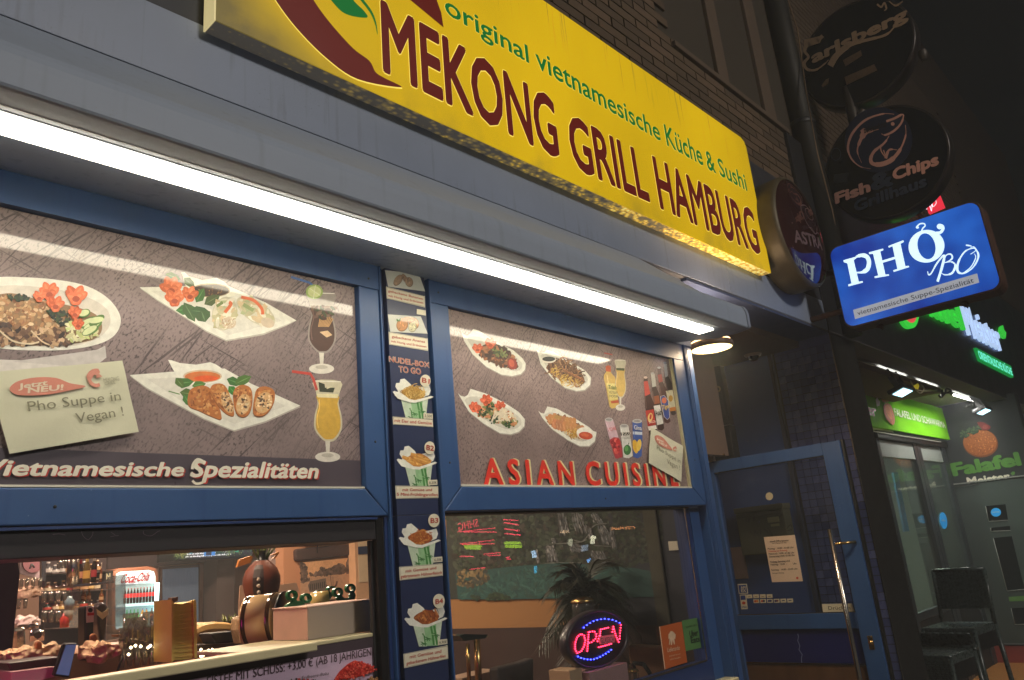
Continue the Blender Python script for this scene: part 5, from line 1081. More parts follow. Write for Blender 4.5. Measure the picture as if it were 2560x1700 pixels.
# green banner
gb = thing('green_banner', 'bright green banner reading FALAFEL UND SCHAWARMA above the sliding doors', 'banner', (8, .61, 2.47)); PGn = PY(.61)
GNM = M('bright_green_banner', (120, 200, 24), .9, spec=.1, var=.14, scale=2.2, bump=.4)
vs = []; fs_ = []
for i in range(41):
    for j in range(9):
        u = i / 40; x = 6.2 + u * 3.55; z = 2.475 + (2.838 - 2.475) * j / 8; vs.append((x, .61 - .006 * math.sin(x * 9 + z * 12) * math.sin(j * .6), z))
for i in range(40):
    for j in range(8): k = i * 9 + j; fs_.append((k, k + 9, k + 10, k + 1))
B().add(vs, fs_, True).build('banner_sheet', GNM, gb)
box('banner_board', GNM, gb, 6.2, 9.75, .618, .64, 2.475, 2.838)
BW = M('banner_white', (226, 232, 214), .9, spec=.1); BO = M('banner_orange', (206, 96, 30), .5)
text('FALAFEL UND SCHAWARMA', PGn, '5', (532, 740), (1028, 866), (527, 672), BW, gb, off=.009, bold=.012, space=.98)
text('ter', PGn, '5', (225, 720), (352, 748), (210, 618), BO, gb, off=.009, bold=.04)
slab('leaf_mark', BW, gb, PGn, '5', [(340, 590), (356, 562), (368, 590), (384, 606), (378, 646), (352, 652)], .009, .001)
a = Art(PGn, '5', .009); a.poly([(418, 650), (440, 625), (470, 625), (498, 660), (522, 740), (528, 800), (515, 832), (490, 824), (450, 780), (424, 720)], (206, 100, 28), 3); a.poly([(430, 660), (450, 640), (470, 650), (490, 700), (500, 780), (470, 760), (440, 710)], (232, 130, 44), 3)
for x, y, l, r_ in ((440, 630, 60, -110), (436, 620, 70, -90), (450, 620, 60, -70), (430, 615, 50, -130), (450, 590, 50, -95), (420, 600, 40, -80)): a.leaf(x, y, l, 22, r_, (206, 150, 40))
a.build('printed_carrot', gb, PAPERP)
# work lights and tubes under the ceiling
WT = M('tube_white', (230, 230, 220), .4, emit=(240, 240, 232), es=9)
for (x0, y0_, x1, y1_) in ((390, 308, 650, 390), (765, 425, 955, 486), (1120, 538, 1340, 602), (1415, 628, 1525, 660)):
    pl_ = PY(.24); p0 = pl_.pt('5', x0, y0_); p1 = pl_.pt('5', x1, y1_); z = 2.79
    th = thing('tube_light', {390: 'nearest short white tube light under the falafel shop ceiling', 765: 'second white tube light, behind the yellow tag', 1120: 'third white tube light, right of the hanging black cables', 1415: 'farthest white tube light above the right floodlight'}[x0], 'light', p0, 'tube lights of the falafel shop')
    b_ = B(); b_.tube([p0, p1], .013, 8); b_.build('tube', WT, th); B().tube([p0 + Vector((0, .02, .022)), p1 + Vector((0, .02, .022))], .02, 8).build('fitting', M('fitting_grey', (96, 98, 84), .5), th)
tr = B().box(5.6, 9.8, .19, .225, 2.845, 2.8615).build('cable_tray', BLACK, nb)
def flood(x0, yy, label):
    c0 = PY(.15).pt('5', x0, yy); th = thing('floodlight', label, 'floodlight', c0, 'floodlights under the falafel shop ceiling'); ax = (Vector((1, 0, 0)), Vector((0, .94, -.34)), Vector((0, .34, .94)))
    B().obox(c0, ax, .15, .07, .018).build('body', BLACK, th, .008); B().obox(c0 - ax[2] * .0215, ax, .115, .048, .0015).build('lamp_face', M('cold_lamp', (220, 246, 255), .4, emit=(180, 236, 248), es=2.6), th)
    [B().obox(c0 + Vector((s_, .02, .09)), ax, .008, .02, .09).build('bracket', DARKM, th) for s_ in (-.1, .1)]
    return th
flood(600, 495, 'larger black floodlight with cold white face near the green banner'); flood(1398, 688, 'smaller black floodlight with cold white face further right')
yt = slab('yellow_tag', M('bright_yellow', (232, 210, 50), .5, emit=(232, 210, 50), es=.15), None, PY(.14), '5', [(712, 462), (766, 424), (776, 440), (768, 482), (722, 474)], 0, .01); tag(yt, 'small bright yellow tag hanging beside the left floodlight', 'tag')
def cablep(label, pts, w_, col, yy=.16):
    pl_ = PY(yy); o = B().tube([pl_.pt('5', *p) for p in catmull(pts, 5, False)], w_, 6).build('cable', M('cable_%d' % col[0], col, .6), None); tag(o, label, 'cable')
cablep('white cable looped below the yellow tag', [(690, 400), (730, 470), (780, 520), (815, 500), (820, 460), (790, 440), (760, 490), (860, 500), (950, 490)], .006, (196, 190, 160))
cablep('black cable tangle hanging between the tube lights', [(1000, 490), (1000, 560), (1010, 520), (1050, 520), (1085, 495), (1040, 480), (1030, 520), (990, 560), (970, 545)], .009, (20, 20, 20))
cablep('short black cable with white end hanging left of the right floodlight', [(1270, 560), (1300, 610), (1298, 640), (1250, 645), (1235, 662)], .006, (40, 40, 38))
cablep('straight white cable across the pale shop ceiling', [(180, 350), (300, 352), (420, 362), (540, 368)], .008, (214, 208, 170), .6)
# letters on the fascia
PL = PY(-.05); LG = M('lit_green_letters', (60, 200, 60), .4, emit=(50, 196, 60), es=.7, var=.05); LB = M('lit_blue_white_letters', (190, 214, 255), .4, emit=(186, 212, 255), es=.68, var=.04)
fl = thing('shop_letters', 'glowing green and blue white Falafel Meister letters on the black fascia', 'sign', (8, -.05, 3.3))
text('Falafel', PL, 'c', (1085, 905), (1480, 1078), (1090, 740), LG, fl, off=.02, bold=.012, extr=.03)
text('Meister', PL, 'c', (1510, 1110), (1752, 1232), (1474, 905), LB, fl, off=.02, bold=.008, extr=.03)
slab('leaf_mark', LG, fl, PL, 'c', [(1728, 1090), (1732, 1060), (1745, 1048), (1752, 1080), (1768, 1100), (1762, 1140), (1745, 1130)], .02, .03)
mk = thing('melon_sign', 'round lit red and green melon slice sign left of the glowing letters', 'sign', PL.pt('c', 1100, 1000)); 
slab('rind', LG, mk, PL, 'c', [(1040, 985), (1100, 940), (1160, 940), (1158, 1000), (1140, 1050), (1110, 1068), (1070, 1050)], .01, .03, smooth=3); slab('flesh', M('lit_melon_red', (206, 70, 70), .4, emit=(206, 70, 66), es=.8), mk, PL, 'c', [(1058, 985), (1100, 955), (1142, 955), (1138, 1000), (1120, 1028), (1090, 1024)], .013, .002, smooth=3)
or_ = thing('green_sign', 'small glowing green plate reading ORIENTALISCHE KÜCHE under the letters', 'sign', PL.pt('c', 1700, 1300))
slab('plate', M('lit_green_plate', (10, 130, 60), .4, emit=(6, 128, 54), es=.8), or_, PL, 'c', [(1563, 1202), (1808, 1330), (1826, 1412), (1594, 1292)], .01, .04, bevel=.004)
text('ORIENTALISCHE KÜCHE', PL, 'c', (1583, 1278), (1818, 1398), (1572, 1224), M('lit_cyan_letters', (120, 236, 214), .4, emit=(120, 240, 220), es=.8), or_, off=.014, bold=.02)
# right side wall: logo and lettering, door
PR = PX(9.8)
a = Art(PR, '5', .002, 3e-5)
a.ell(1378, 1012, 172, 138, (124, 66, 30), 5, 40); a.ell(1372, 1002, 164, 130, (164, 92, 42), 5, 40); a.scatter(ellipse(1375, 1005, 150, 122), 170, 12, [(140, 74, 34), (186, 112, 56), (152, 84, 40), (200, 126, 66)], 1.3)
for k in range(46):
    x = R.uniform(1190, 1400); y = 930 - (x - 1190) * .42 + R.uniform(-28, 34); a.ell(x, y, 19, 14, (38, 62, 40), R.uniform(0, 180), 8); a.ell(x - 3, y - 4, 13, 9, (82, 108, 70), R.uniform(0, 180), 8)
a.poly([(1345, 808), (1400, 806), (1450, 830), (1478, 850), (1462, 876), (1410, 886), (1380, 860)], (122, 44, 44), 3); a.ell(1425, 850, 26, 20, (150, 70, 62))
lgm = thing('wall_logo', 'painted round falafel ball logo with green herbs on the dark side wall', 'logo', PR.pt('5', 1375, 1140)); a.build('painted_falafel_ball', lgm, PAPERP)
lt = thing('wall_lettering', 'painted green and white Falafel Meister lettering on the dark side wall', 'lettering', PR.pt('5', 1300, 1320)); PGr = M('painted_green', (84, 140, 54), .6)
text('Falafel', PR, '5', (1122, 1328), (1770, 1222), (1112, 1212), PGr, lt, off=.003, bold=.05)
text('Meister', PR, '5', (1262, 1428), (1670, 1372), (1256, 1350), WL, lt, off=.003, bold=.04); slab('leaf_mark', PGr, lt, PR, '5', [(1672, 1308), (1690, 1288), (1715, 1290), (1712, 1318), (1690, 1328)], .003, .001)
sd_ = thing('side_door', 'dark grey door with small windows below the painted falafel lettering', 'door', (9.78, 0, .12))
DG = M('dark_green_grey_door', (62, 72, 68), .6, var=.2, scale=4, bump=.2)
box('door_leaf', DG, sd_, 9.765, 9.794, -.75, .70, .30, 1.975, .003); box('door_head', M('pale_edge', (140, 142, 134), .5), sd_, 9.75, 9.794, -.75, .72, 1.979, 1.992, .001)
box('door_arm', STEEL, sd_, 9.735, 9.745, .44, .70, 1.955, 1.962)
box('base_strip', M('grey_strip', (110, 112, 110), .5), sd_, 9.755, 9.7645, -.75, .70, .30, .312)
PDr = PX(9.764); BG = M('dark_door_glass', (16, 15, 13), .15, var=.3)
for q in ([(985, 205), (1140, 190), (1160, 315), (1010, 325)], [(1025, 375), (1175, 360), (1180, 395), (1030, 403)], [(1045, 455), (1190, 440), (1290, 858), (1155, 870)], [(1185, 1005), (1290, 1000), (1330, 1130), (1215, 1133)]):
    w_ = slab('door_window', BG, sd_, PDr, '7', q, .001, .004)
    uv = [Vector(PDr.uv('7', *p)) for p in q]; b_ = B()
    for i in ([0, 3], [3, 2]): b_.tube([PDr.w(uv[i[0]], .004), PDr.w(uv[i[1]], .004)], .004, 5)
    b_.build('window_trim', M('pale_trim', (150, 152, 144), .4), w_)
slab('letter_slot', M('green_slot', (96, 140, 70), .5), sd_, PDr, '7', [(1165, 918), (1290, 908), (1292, 948), (1172, 952)], .001, .003)
s_ = slab('round_sticker', MATS['bright_blue'], None, PDr, '7', ellipse(1067, 253, 40, 34, 0, 26), .008, .002); tag(s_, 'bright blue round sticker on the small top window of the side door', 'sticker')
text('WILLKOMMEN', PDr, '7', (1036, 258), (1098, 254), (1036, 248), WL, s_, off=.0095)
box('red_skirting', M('red_skirting', (150, 60, 50), .5, var=.15), nb, 9.77, 9.7995, -.9, .75, .12, .285)

# ---------------------------------------------------------------- wicker bar stools
WK = M('black_wicker', (66, 76, 74), .28, var=.35, scale=50)
def stool(name, label, origin, ang, seat_h=.78, back=.46, w=.46, d=.42):
    th = thing(name, label, 'bar stool', origin); o = Vector(origin); a = math.radians(ang)
    ux = Vector((math.cos(a), math.sin(a), 0)); uy = Vector((-math.sin(a), math.cos(a), 0)); uz = Vector((0, 0, 1))   # ux: along the back, uy: from seat front to the back
    L_ = lambda x, y, z: o + ux * x + uy * y + uz * z
    for sx in (-1, 1):
        B().tube([L_(sx * w / 2, -d / 2, 0), L_(sx * (w / 2 - .01), -d / 2 + .01, seat_h - .02)], .017, 8).build('leg', WK, th)
        B().tube([L_(sx * (w / 2 + .01), d / 2 + .07, 0), L_(sx * w / 2, d / 2, seat_h - .02)], .017, 8).build('leg', WK, th)
        B().tube([L_(sx * (w / 2 + .005), -d / 2, .3), L_(sx * (w / 2 + .005), d / 2 + .05, .3)], .011, 6).build('footrest', WK, th)
    B().tube([L_(-w / 2, -d / 2, .3), L_(w / 2, -d / 2, .3)], .012, 6).build('footrest', WK, th)
    B().obox(L_(0, 0, seat_h - .03), (ux, uy, uz), w / 2, d / 2, .028).build('seat', WK, th, .008)
    # woven apron and backrest: strands over and under
    def weave(nm, p0, du, dv, nu, nv, thick):
        b = B(); n_ = du.cross(dv).normalized(); su = du.length / nu; sv = dv.length / nv; eu = du.normalized(); ev = dv.normalized()
        for i in range(nu):
            for j in range(nv):
                c = p0 + eu * su * (i + .5) + ev * sv * (j + .5) + n_ * ((.006 if (i + j) % 2 else 0)); h = su * .62; g = sv * .42
                b.prism([c - eu * h - n_ * .002, c - eu * h * .5 - ev * g, c + eu * h * .5 - ev * g, c + eu * h - n_ * .002, c + eu * h * .5 + ev * g, c - eu * h * .5 + ev * g], -n_ * .003)
        b.box(0, 0, 0, 0, 0, 0); o_ = b.build(nm, WK, th); o_['kind'] = 'stuff'; return o_
    lean = uy * .05
    weave('woven_back', L_(-w / 2, d / 2 - .005, seat_h + .09), ux * w, uz * (back - .09) + lean, 15, 32, .01)
    B().prism([L_(-w / 2, d / 2 + .004, seat_h + .09), L_(w / 2, d / 2 + .004, seat_h + .09), L_(w / 2, d / 2 + .05, seat_h + back), L_(-w / 2, d / 2 + .05, seat_h + back)], uy * .018).build('backrest', BLACK, th)
    weave('woven_apron', L_(-w / 2, -d / 2 - .004, seat_h - .17), ux * w, uz * .14, 15, 10, .01)
    weave('woven_side', L_(-w / 2 - .004, d / 2, seat_h - .17), uy * -d, uz * .14, 14, 10, .01)
    B().obox(L_(0, 0, seat_h - .1), (ux, uy, uz), w / 2 - .004, d / 2 - .004, .06).build('apron_core', BLACK, th)
    for p0, p1 in ((L_(-w / 2, d / 2, seat_h - .02), L_(-w / 2, d / 2 + .05, seat_h + back)), (L_(w / 2, d / 2, seat_h - .02), L_(w / 2, d / 2 + .05, seat_h + back)), (L_(-w / 2, d / 2 + .05, seat_h + back), L_(w / 2, d / 2 + .05, seat_h + back))):
        B().tube([p0, p1], .016, 8).build('back_frame', WK, th)
    return th
STOOLP = (6.6, .12, .12)
stool('bar_stool', 'black wicker bar stool with high woven back in front of the falafel shop', STOOLP, -97, .74, .37, .37, .38)
stool('bar_stool', 'lower black wicker stool partly hidden beside the black pier', (6.0, .15, .0), -97, .76, .001, .38, .38)
# ================================================================ inside the restaurant
TER = M('terracotta_plaster', (172, 132, 110), .85, var=.08, scale=3, bump=.1); TERD = M('brown_plaster', (112, 88, 80), .85, var=.08, scale=3)
box('back_wall', TER, bld, -3, 8, 6.5, 6.6, 0, 2.76)
box('room_ceiling', M('room_ceiling', (120, 104, 92), .9), bld, -3, 8, .17, 6.6, 2.76, 2.8)
box('room_floor', DWOOD, bld, -3, 8, .17, 6.6, -.02, .004)
box('left_wall', TERD, bld, -3.1, -3, .17, 6.6, 0, 2.8)
P3 = PY(3.0); x3 = P3.uv('R', 1015, 500)[0]
box('partition_wall', M('warm_plaster', (188, 132, 94), .85, var=.08, scale=3), bld, x3, 3.38, 3.0, 3.1, 0, 2.759)
P6 = PY(6.49)
box('corner_pillar', M('grey_brown_pillar', (122, 104, 98), .8), bld, P6.uv('R', 235, 500)[0], P6.uv('R', 405, 500)[0], 6.2, 6.499, 0, 2.759)
box('inner_beam', M('dark_lilac_beam', (96, 74, 74), .8), bld, P6.uv('L', 920, 500)[0], P6.uv('R', 235, 300)[0], 6.42, 6.499, P6.uv('L', 1200, 585)[1], 2.759)
# mural wall
XM = 3.036; PM = PX(XM)
box('mural_wall', M('orange_plaster', (158, 112, 66), .85, var=.1, scale=4), bld, XM, 3.0595, .122, 2.2, 0, 2.759)
box('dark_wall_panel', M('dark_blue_grey_wall', (40, 44, 56), .6, var=.2), bld, XM - .004, XM - .0005, .122, -PM.uv('G', 1330, 400)[0], 1.0, 2.755)
box('dark_wainscot', M('dark_wainscot', (58, 38, 34), .6, var=.2), bld, XM - .006, XM - .0045, .122, 2.2, 0, PM.uv('G', 500, 1002)[1])
mu = thing('waterfall_mural', 'dark waterfall and turquoise lake mural on the wall behind the right window', 'picture', PM.pt('G', 600, 780))
a = Art(PM, 'G', .002, 1.2e-6); kk = 1.35
def K(c): return tuple(min(255, v * kk) for v in c)
a.poly([(100, -60), (1700, -160), (1720, 760), (120, 792)], K((34, 38, 34)))
FOR = [K(c) for c in ((30, 36, 30), (40, 48, 38), (24, 28, 26), (48, 54, 44), (34, 44, 30), (44, 40, 34))]
a.scatter([(100, 60), (1500, 20), (1500, 560), (900, 540), (180, 590)], 2600, 27, FOR, 1.5)
a.scatter([(1340, 60), (1700, 20), (1700, 500), (1350, 560)], 700, 24, FOR, 1.4)
WF = [K((130, 134, 136)), K((96, 102, 106)), K((160, 160, 158)), K((112, 110, 108))]
for x0, y0, x1, y1, n, w_ in ((960, 130, 990, 330, 7, 70), (1060, 130, 1120, 320, 7, 90), (1200, 150, 1240, 240, 6, 60), (1250, 240, 1310, 390, 12, 70), (870, 390, 900, 520, 22, 70), (1215, 430, 1280, 570, 20, 110), (1050, 380, 1080, 450, 12, 80), (900, 340, 910, 380, 6, 24), (780, 420, 790, 530, 4, 20), (1170, 260, 1180, 350, 6, 30), (1330, 250, 1350, 420, 5, 40), (1100, 390, 1120, 440, 6, 30)):
    for k in range(n * 9):
        o_ = R.uniform(-w_ / 2, w_ / 2); t0 = R.uniform(0, .75); t1 = t0 + R.uniform(.15, .3); g_ = lambda t: (x0 + (x1 - x0) * min(t, 1) + o_ * (.8 + .35 * t), y0 + (y1 - y0) * min(t, 1)); a.line([g_(t0), g_((t0 + t1) / 2), g_(t1)], [3, R.uniform(6, 13), 3], (lambda c_, f_: tuple(v * f_ for v in c_))(R.choice(WF), R.uniform(.42, .78)))
for pts in ([(850, 385), (980, 378), (1090, 372), (1150, 350)], [(1040, 348), (1110, 366), (1160, 320)], [(1200, 395), (1330, 400)], [(840, 525), (960, 520), (1110, 522)], [(1180, 270), (1220, 240), (1300, 232)]): a.line(pts, [3, 9, 5, 8, 3], K((84, 86, 82)), 4)
a.poly([(180, 600), (500, 560), (700, 540), (1000, 520), (1500, 560), (1720, 600), (1720, 770), (600, 790), (200, 792)], K((32, 60, 58)))
a.scatter([(230, 620), (1000, 540), (1400, 600), (1400, 760), (240, 780)], 600, 15, [K((34, 66, 62)), K((28, 54, 54)), K((44, 76, 70)), K((36, 58, 52))], 4, jit=6)
a.scatter([(200, 590), (400, 570), (440, 650), (300, 700), (210, 680)], 120, 22, [K((84, 70, 46)), K((58, 52, 40)), K((100, 86, 58)), K((44, 48, 42))], 2)
a.scatter([(410, 790), (420, 760), (500, 745), (580, 770), (590, 790)], 110, 16, [K((30, 44, 28)), K((40, 54, 34)), K((22, 32, 24))], 1.6)
a.scatter([(270, 790), (300, 760), (360, 770), (370, 790)], 40, 14, [K((30, 44, 28)), K((22, 32, 24))], 1.6)
a.build('mural_print', mu, PAPERP)
# palm
pm = thing('palm_plant', 'dark bushy palm standing behind the glowing OPEN sign', 'plant', (2.75, .52, .0)); PPM = PY(.52); pc = PPM.pt('G', 1140, 760)
B().tube([(pc.x, .52, .35), (pc.x + .02, .52, pc.z)], [.05, .035], 8).build('stem', DWOOD, pm)
B().lathe((pc.x, .52, 0), [(.13, 0), (.17, .34), (.175, .36), (.15, .36), (.14, .30), (.001, .30)], 20).build('pot', BLACK, pm)
LFM = M('dark_palm_leaf', (40, 42, 28), .45, var=.35, scale=10)
RP_ = random.Random(3); leaves = B()
for i in range(84):
    an = RP_.uniform(0, 2 * math.pi); el = RP_.uniform(-.35, 1.25); L_ = RP_.uniform(.17, .31); hz = Vector((math.cos(an), math.sin(an) * .6, 0)); st = pc + Vector((0, 0, RP_.uniform(-.12, .05)))
    pr = []
    for k in range(9):
        t = k / 8; pr.append(st + hz * L_ * t * math.cos(el) + Vector((0, 0, L_ * (math.sin(el) * t - .5 * t * t))))
    leaves.tube(pr, [.004] * 8 + [.001], 4)
    for k in range(2, 9):
        for s_ in (-1, 1):
            for q in (0, .5):
                p = pr[k] * (1 - q) + pr[k - 1] * q; dr_ = (pr[k] - pr[k - 1]).normalized(); sd = dr_.cross(Vector((0, 0, 1))).normalized() * s_
                tip = p + (dr_ * .8 + sd * .75 + Vector((0, 0, -.35))).normalized() * RP_.uniform(.06, .1); wv = dr_ * .006
                leaves.add([p - wv, p + wv, tip + wv * .2, tip - wv * .2], [(0, 1, 2, 3)])
leaves.build('fronds', LFM, pm)['kind'] = 'stuff'
# OPEN sign
os_ = thing('open_sign', 'oval LED sign with red OPEN letters and blue dots standing inside the right window', 'sign', PY(.2).pt('G', 1205, 1310)); PO = PY(.2)
uc = PO.uv('G', 1222, 1083); rx, rz = .188, .100; N_ = 48
def oval(f, y): return [Vector((uc[0] + rx * f * math.cos(2 * math.pi * k / N_), y, uc[1] + rz * f * math.sin(2 * math.pi * k / N_) * (1 if f >= 1 else 1))) for k in range(N_)]
b_ = B(); rings = [oval(.93, .197), oval(.965, .19), oval(1.0, .192), oval(1.02, .2), oval(1.02, .225), oval(.98, .232)]
vs = [p for r_ in rings for p in r_]; b_.add(vs, [(i * N_ + k, i * N_ + (k + 1) % N_, (i + 1) * N_ + (k + 1) % N_, (i + 1) * N_ + k) for i in range(5) for k in range(N_)], True); b_.build('rim', M('dark_plastic_rim', (52, 46, 54), .35), os_)
B().add(oval(.94, .2), [tuple(range(N_))]).build('face', M('dark_led_face', (28, 12, 34), .35), os_)
B().add(oval(.98, .232), [tuple(range(N_))]).build('back', BLACK, os_)
def leds(nm, pts, col, es):
    b = B()
    for x, y in pts:
        p = PO.pt('O', x, y, .004); b.lathe(p, [(.0021, -.002), (.0021, .0005), (.0012, .0018), (.0001, .002)], 6, axis=(0, -1, 0))
    o = b.build(nm, M('led_' + nm, col, .4, emit=col, es=es), os_); o['kind'] = 'stuff'
def along(pts, n, closed=False):
    pts = list(pts) + ([pts[0]] if closed else []); L_ = [math.dist(pts[i], pts[i + 1]) for i in range(len(pts) - 1)]; T = sum(L_); o = []
    for k in range(n):
        d = T * k / (n if closed else n - 1); i = 0
        while i < len(L_) - 1 and d > L_[i]: d -= L_[i]; i += 1
        t = d / L_[i]; o.append((pts[i][0] + (pts[i + 1][0] - pts[i][0]) * t, pts[i][1] + (pts[i + 1][1] - pts[i][1]) * t))
    return o
red = along([(290, 910), (265, 865), (265, 790), (290, 720), (335, 682), (372, 705), (385, 760), (372, 830), (335, 890)], 20, True)
red += along([(408, 885), (415, 790), (425, 665)], 9) + along([(440, 660), (490, 650), (518, 690), (510, 735), (465, 780), (430, 790)], 9)
red += along([(560, 700), (565, 632), (655, 610)], 8) + along([(545, 840), (635, 818), (690, 800)], 7) + along([(530, 770), (550, 710)], 3)
red += along([(705, 660), (716, 598)], 3) + along([(716, 600), (745, 700), (780, 778)], 8) + along([(790, 740), (798, 640), (806, 578)], 6) + along([(700, 700), (690, 760)], 3)
leds('red_dots', red, (255, 40, 70), 14)
blue = along([(368, 608), (410, 575), (470, 538), (540, 514), (620, 505), (700, 515), (750, 534), (790, 553)], 11) + along([(300, 950), (345, 972), (415, 985), (480, 985), (530, 968), (570, 950), (640, 908), (690, 872)], 12)
leds('blue_dots', blue, (50, 60, 255), 16)
s_ = slab('small_label', M('pink_label', (226, 110, 120), .5, emit=(226, 90, 110), es=.25), os_, PO, 'O', [(538, 712), (712, 690), (720, 782), (546, 806)], .008, .002)
text('GLASSICH', PO, 'O', (556, 795), (708, 776), (552, 732), BLACK, s_, off=.0095, bold=.01)
bk = thing('brick_block', 'pinkish paper wrapped block carrying the glowing OPEN sign', 'block', (2.37, .25, 1.08)); pb = PY(.19)
u0 = pb.uv('O', 385, 1145); u1 = pb.uv('O', 835, 1015)
box('block', M('wrapped_block', (156, 118, 120), .7, var=.15, scale=30), bk, u0[0], u1[0], .17, .27, .9, pb.uv('O', 600, 1080)[1], .003)
pk = B().box(u0[0] - .07, u0[0] - .002, .2, .3, .9, pb.uv('O', 300, 1100)[1]).build('block_end', M('beige_block', (170, 140, 110), .7), bk, .003)
def jar(nm, label, view, xl, xr, ytop, ybot, y, dome=.35):
    p = PY(y); ul = p.uv(view, xl, (ytop + ybot) / 2); ur = p.uv(view, xr, (ytop + ybot) / 2); r_ = (ur[0] - ul[0]) / 2; cx = (ul[0] + ur[0]) / 2; zt = p.uv(view, (xl + xr) / 2, ytop)[1]; zb = p.uv(view, (xl + xr) / 2, ybot)[1]
    th = thing(nm, label, 'jar', (cx, y, zb)); h = zt - zb
    B().lathe((cx, y, zb), [(r_ * .9, 0), (r_ * .95, h * .1), (r_ * .97, h * .7), (r_ * .8, h * (1 - dome * .9))], 24).build('glass_body', GLASSW, th)
    B().lathe((cx, y, zb), [(r_ * .98, h * (1 - dome)), (r_ * 1.02, h * (1 - dome * .8)), (r_ * .9, h * (1 - dome * .4)), (r_ * .5, h * (1 - dome * .1)), (.001, h)], 24).build('metal_lid', BRASS, th)
    return th
GLASSW = glass_mat('drinking_glass', (.78, .74, .7), 1.8, .06, .16)
jar('glass_jar', 'tall glass jar with shiny domed lid behind the OPEN sign', 'G', 1062, 1170, 768, 1000, .42, .2)
sj = jar('sugar_dispenser', 'small glass sugar dispenser with metal spout at the bottom of the right window', 'O', 872, 992, 1085, 1300, .25, .22)
B().tube([PY(.25).pt('O', 940, 1090), PY(.25).pt('O', 930, 1060), PY(.25).pt('O', 918, 1035)], .005, 8).build('spout', STEEL, sj)
box('inner_sill', DWOOD, bld, 1.5158, 3.05, .101, .36, 1.02, 1.06)
# stickers on the window
s_ = slab('delivery_sticker', M('orange_sticker', (176, 84, 32), .5, var=.08), None, PY(.0615), 'G', [(1675, 995), (1840, 956), (1882, 1256), (1716, 1308)], .0008, .0006); tag(s_, 'orange Lieferando sticker with white cutlery house in the lower right window corner', 'sticker')
a = Art(PY(.0615), 'G', .0015); a.poly([(1742, 1052), (1760, 1025), (1776, 1030), (1797, 1052), (1792, 1085), (1785, 1082), (1790, 1122), (1782, 1126), (1775, 1090), (1768, 1128), (1760, 1128), (1760, 1092), (1752, 1128), (1745, 1126), (1750, 1082), (1742, 1085)], (210, 180, 150)); a.build('printed_logo', s_, PAPERP)
OW = M('orange_white', (214, 180, 150), .6)
text('Lieferando', PY(.0615), 'G', (1736, 1182), (1828, 1162), (1731, 1150), OW, s_, off=.0016, bold=.01); text('jetzt auch bei uns', PY(.0615), 'G', (1748, 1216), (1830, 1198), (1747, 1204), OW, s_, off=.0016); text('online bestellen', PY(.0615), 'G', (1752, 1242), (1832, 1224), (1751, 1230), OW, s_, off=.0016)
b_ = slab('sticker_border', OW, s_, PY(.0615), 'G', [(1674, 993), (1679, 992), (1720, 1306), (1715, 1309)], .0012, .0003)
s_ = slab('delivery_sticker', M('green_sticker', (76, 120, 66), .5, var=.08), None, PY(.0615), 'G', [(1843, 950), (1990, 921), (2026, 1140), (1872, 1174)], .0004, .0004); tag(s_, 'green Uber Eats sticker beside the orange one in the window corner', 'sticker')
text('Uber', PY(.0615), 'G', (1902, 1072), (1962, 1058), (1898, 1026), BLACK, s_, off=.0012, bold=.02); text('Eats', PY(.0615), 'G', (1912, 1116), (1974, 1102), (1908, 1074), BLACK, s_, off=.0012, bold=.02); text('BESTELL BEI UNS', PY(.0615), 'G', (1872, 1002), (1978, 980), (1871, 992), BLACK, s_, off=.0012)
# seats seen through the right window
ch = thing('beige_armchair', 'beige upholstered chair back at the bottom of the right window', 'chair', (2.95, .3, 0)); pc_ = PX(2.97)
slab('backrest', M('beige_upholstery', (176, 140, 108), .8, var=.08), ch, pc_, 'G', [(1443, 1140), (1452, 1130), (1720, 1140), (1730, 1500), (1475, 1500)], 0, .05, .01)
slab('leg', BLACK, ch, pc_, 'G', [(1550, 1501), (1600, 1501), (1600, 1700), (1570, 1700)], -.01, .03)
b_ = thing('black_metal_chair', 'black square framed chair in front of the beige upholstered back', 'chair', (2.9, .3, 0)); pq = PX(2.88)
for i, q in enumerate(([(1485, 1262), (1560, 1270)], [(1560, 1268), (1612, 1345)], [(1485, 1262), (1510, 1420)])): B().tube([pq.pt('G', *q[0]), pq.pt('G', *q[1])], .009, 6).build('frame_bar', BLACK, b_)
b_ = thing('dark_chair', 'dark curved chair back at the bottom left of the right window', 'chair', (2.4, .6, 0)); pq = PY(.6)
slab('backrest', M('dark_brown_fabric', (46, 36, 34), .7), b_, pq, 'G', [(482, 1296), (560, 1280), (650, 1258), (755, 1222), (752, 1500), (490, 1500)], 0, .05, .01)
tb = thing('glass_table', 'table with dark glass top and steel leg at the lower left of the right window', 'table', (2.6, .9, 0)); pt_ = PY(.75)
slab('table_top', M('dark_glass_top', (40, 52, 50), .1), tb, pt_, 'G', [(200, 1060), (238, 1048), (412, 1052), (395, 1080), (240, 1100)], 0, .3)
B().tube([pt_.pt('G', 330, 1085), pt_.pt('G', 350, 1500)], .014, 8).build('leg', BRASS, tb); B().tube([pt_.pt('G', 262, 1120), pt_.pt('G', 275, 1400)], .008, 8).build('leg', BRASS, tb)
bb = box('wall_bench', M('cream_bench', (150, 124, 104), .8), None, 2.75, 3.025, -PM.uv('G', 520, 1300)[0], -PM.uv('G', 390, 1300)[0], 0, PM.uv('G', 400, 1300)[1]); tag(bb, 'low pale box seat against the wall beside the glass table', 'bench')
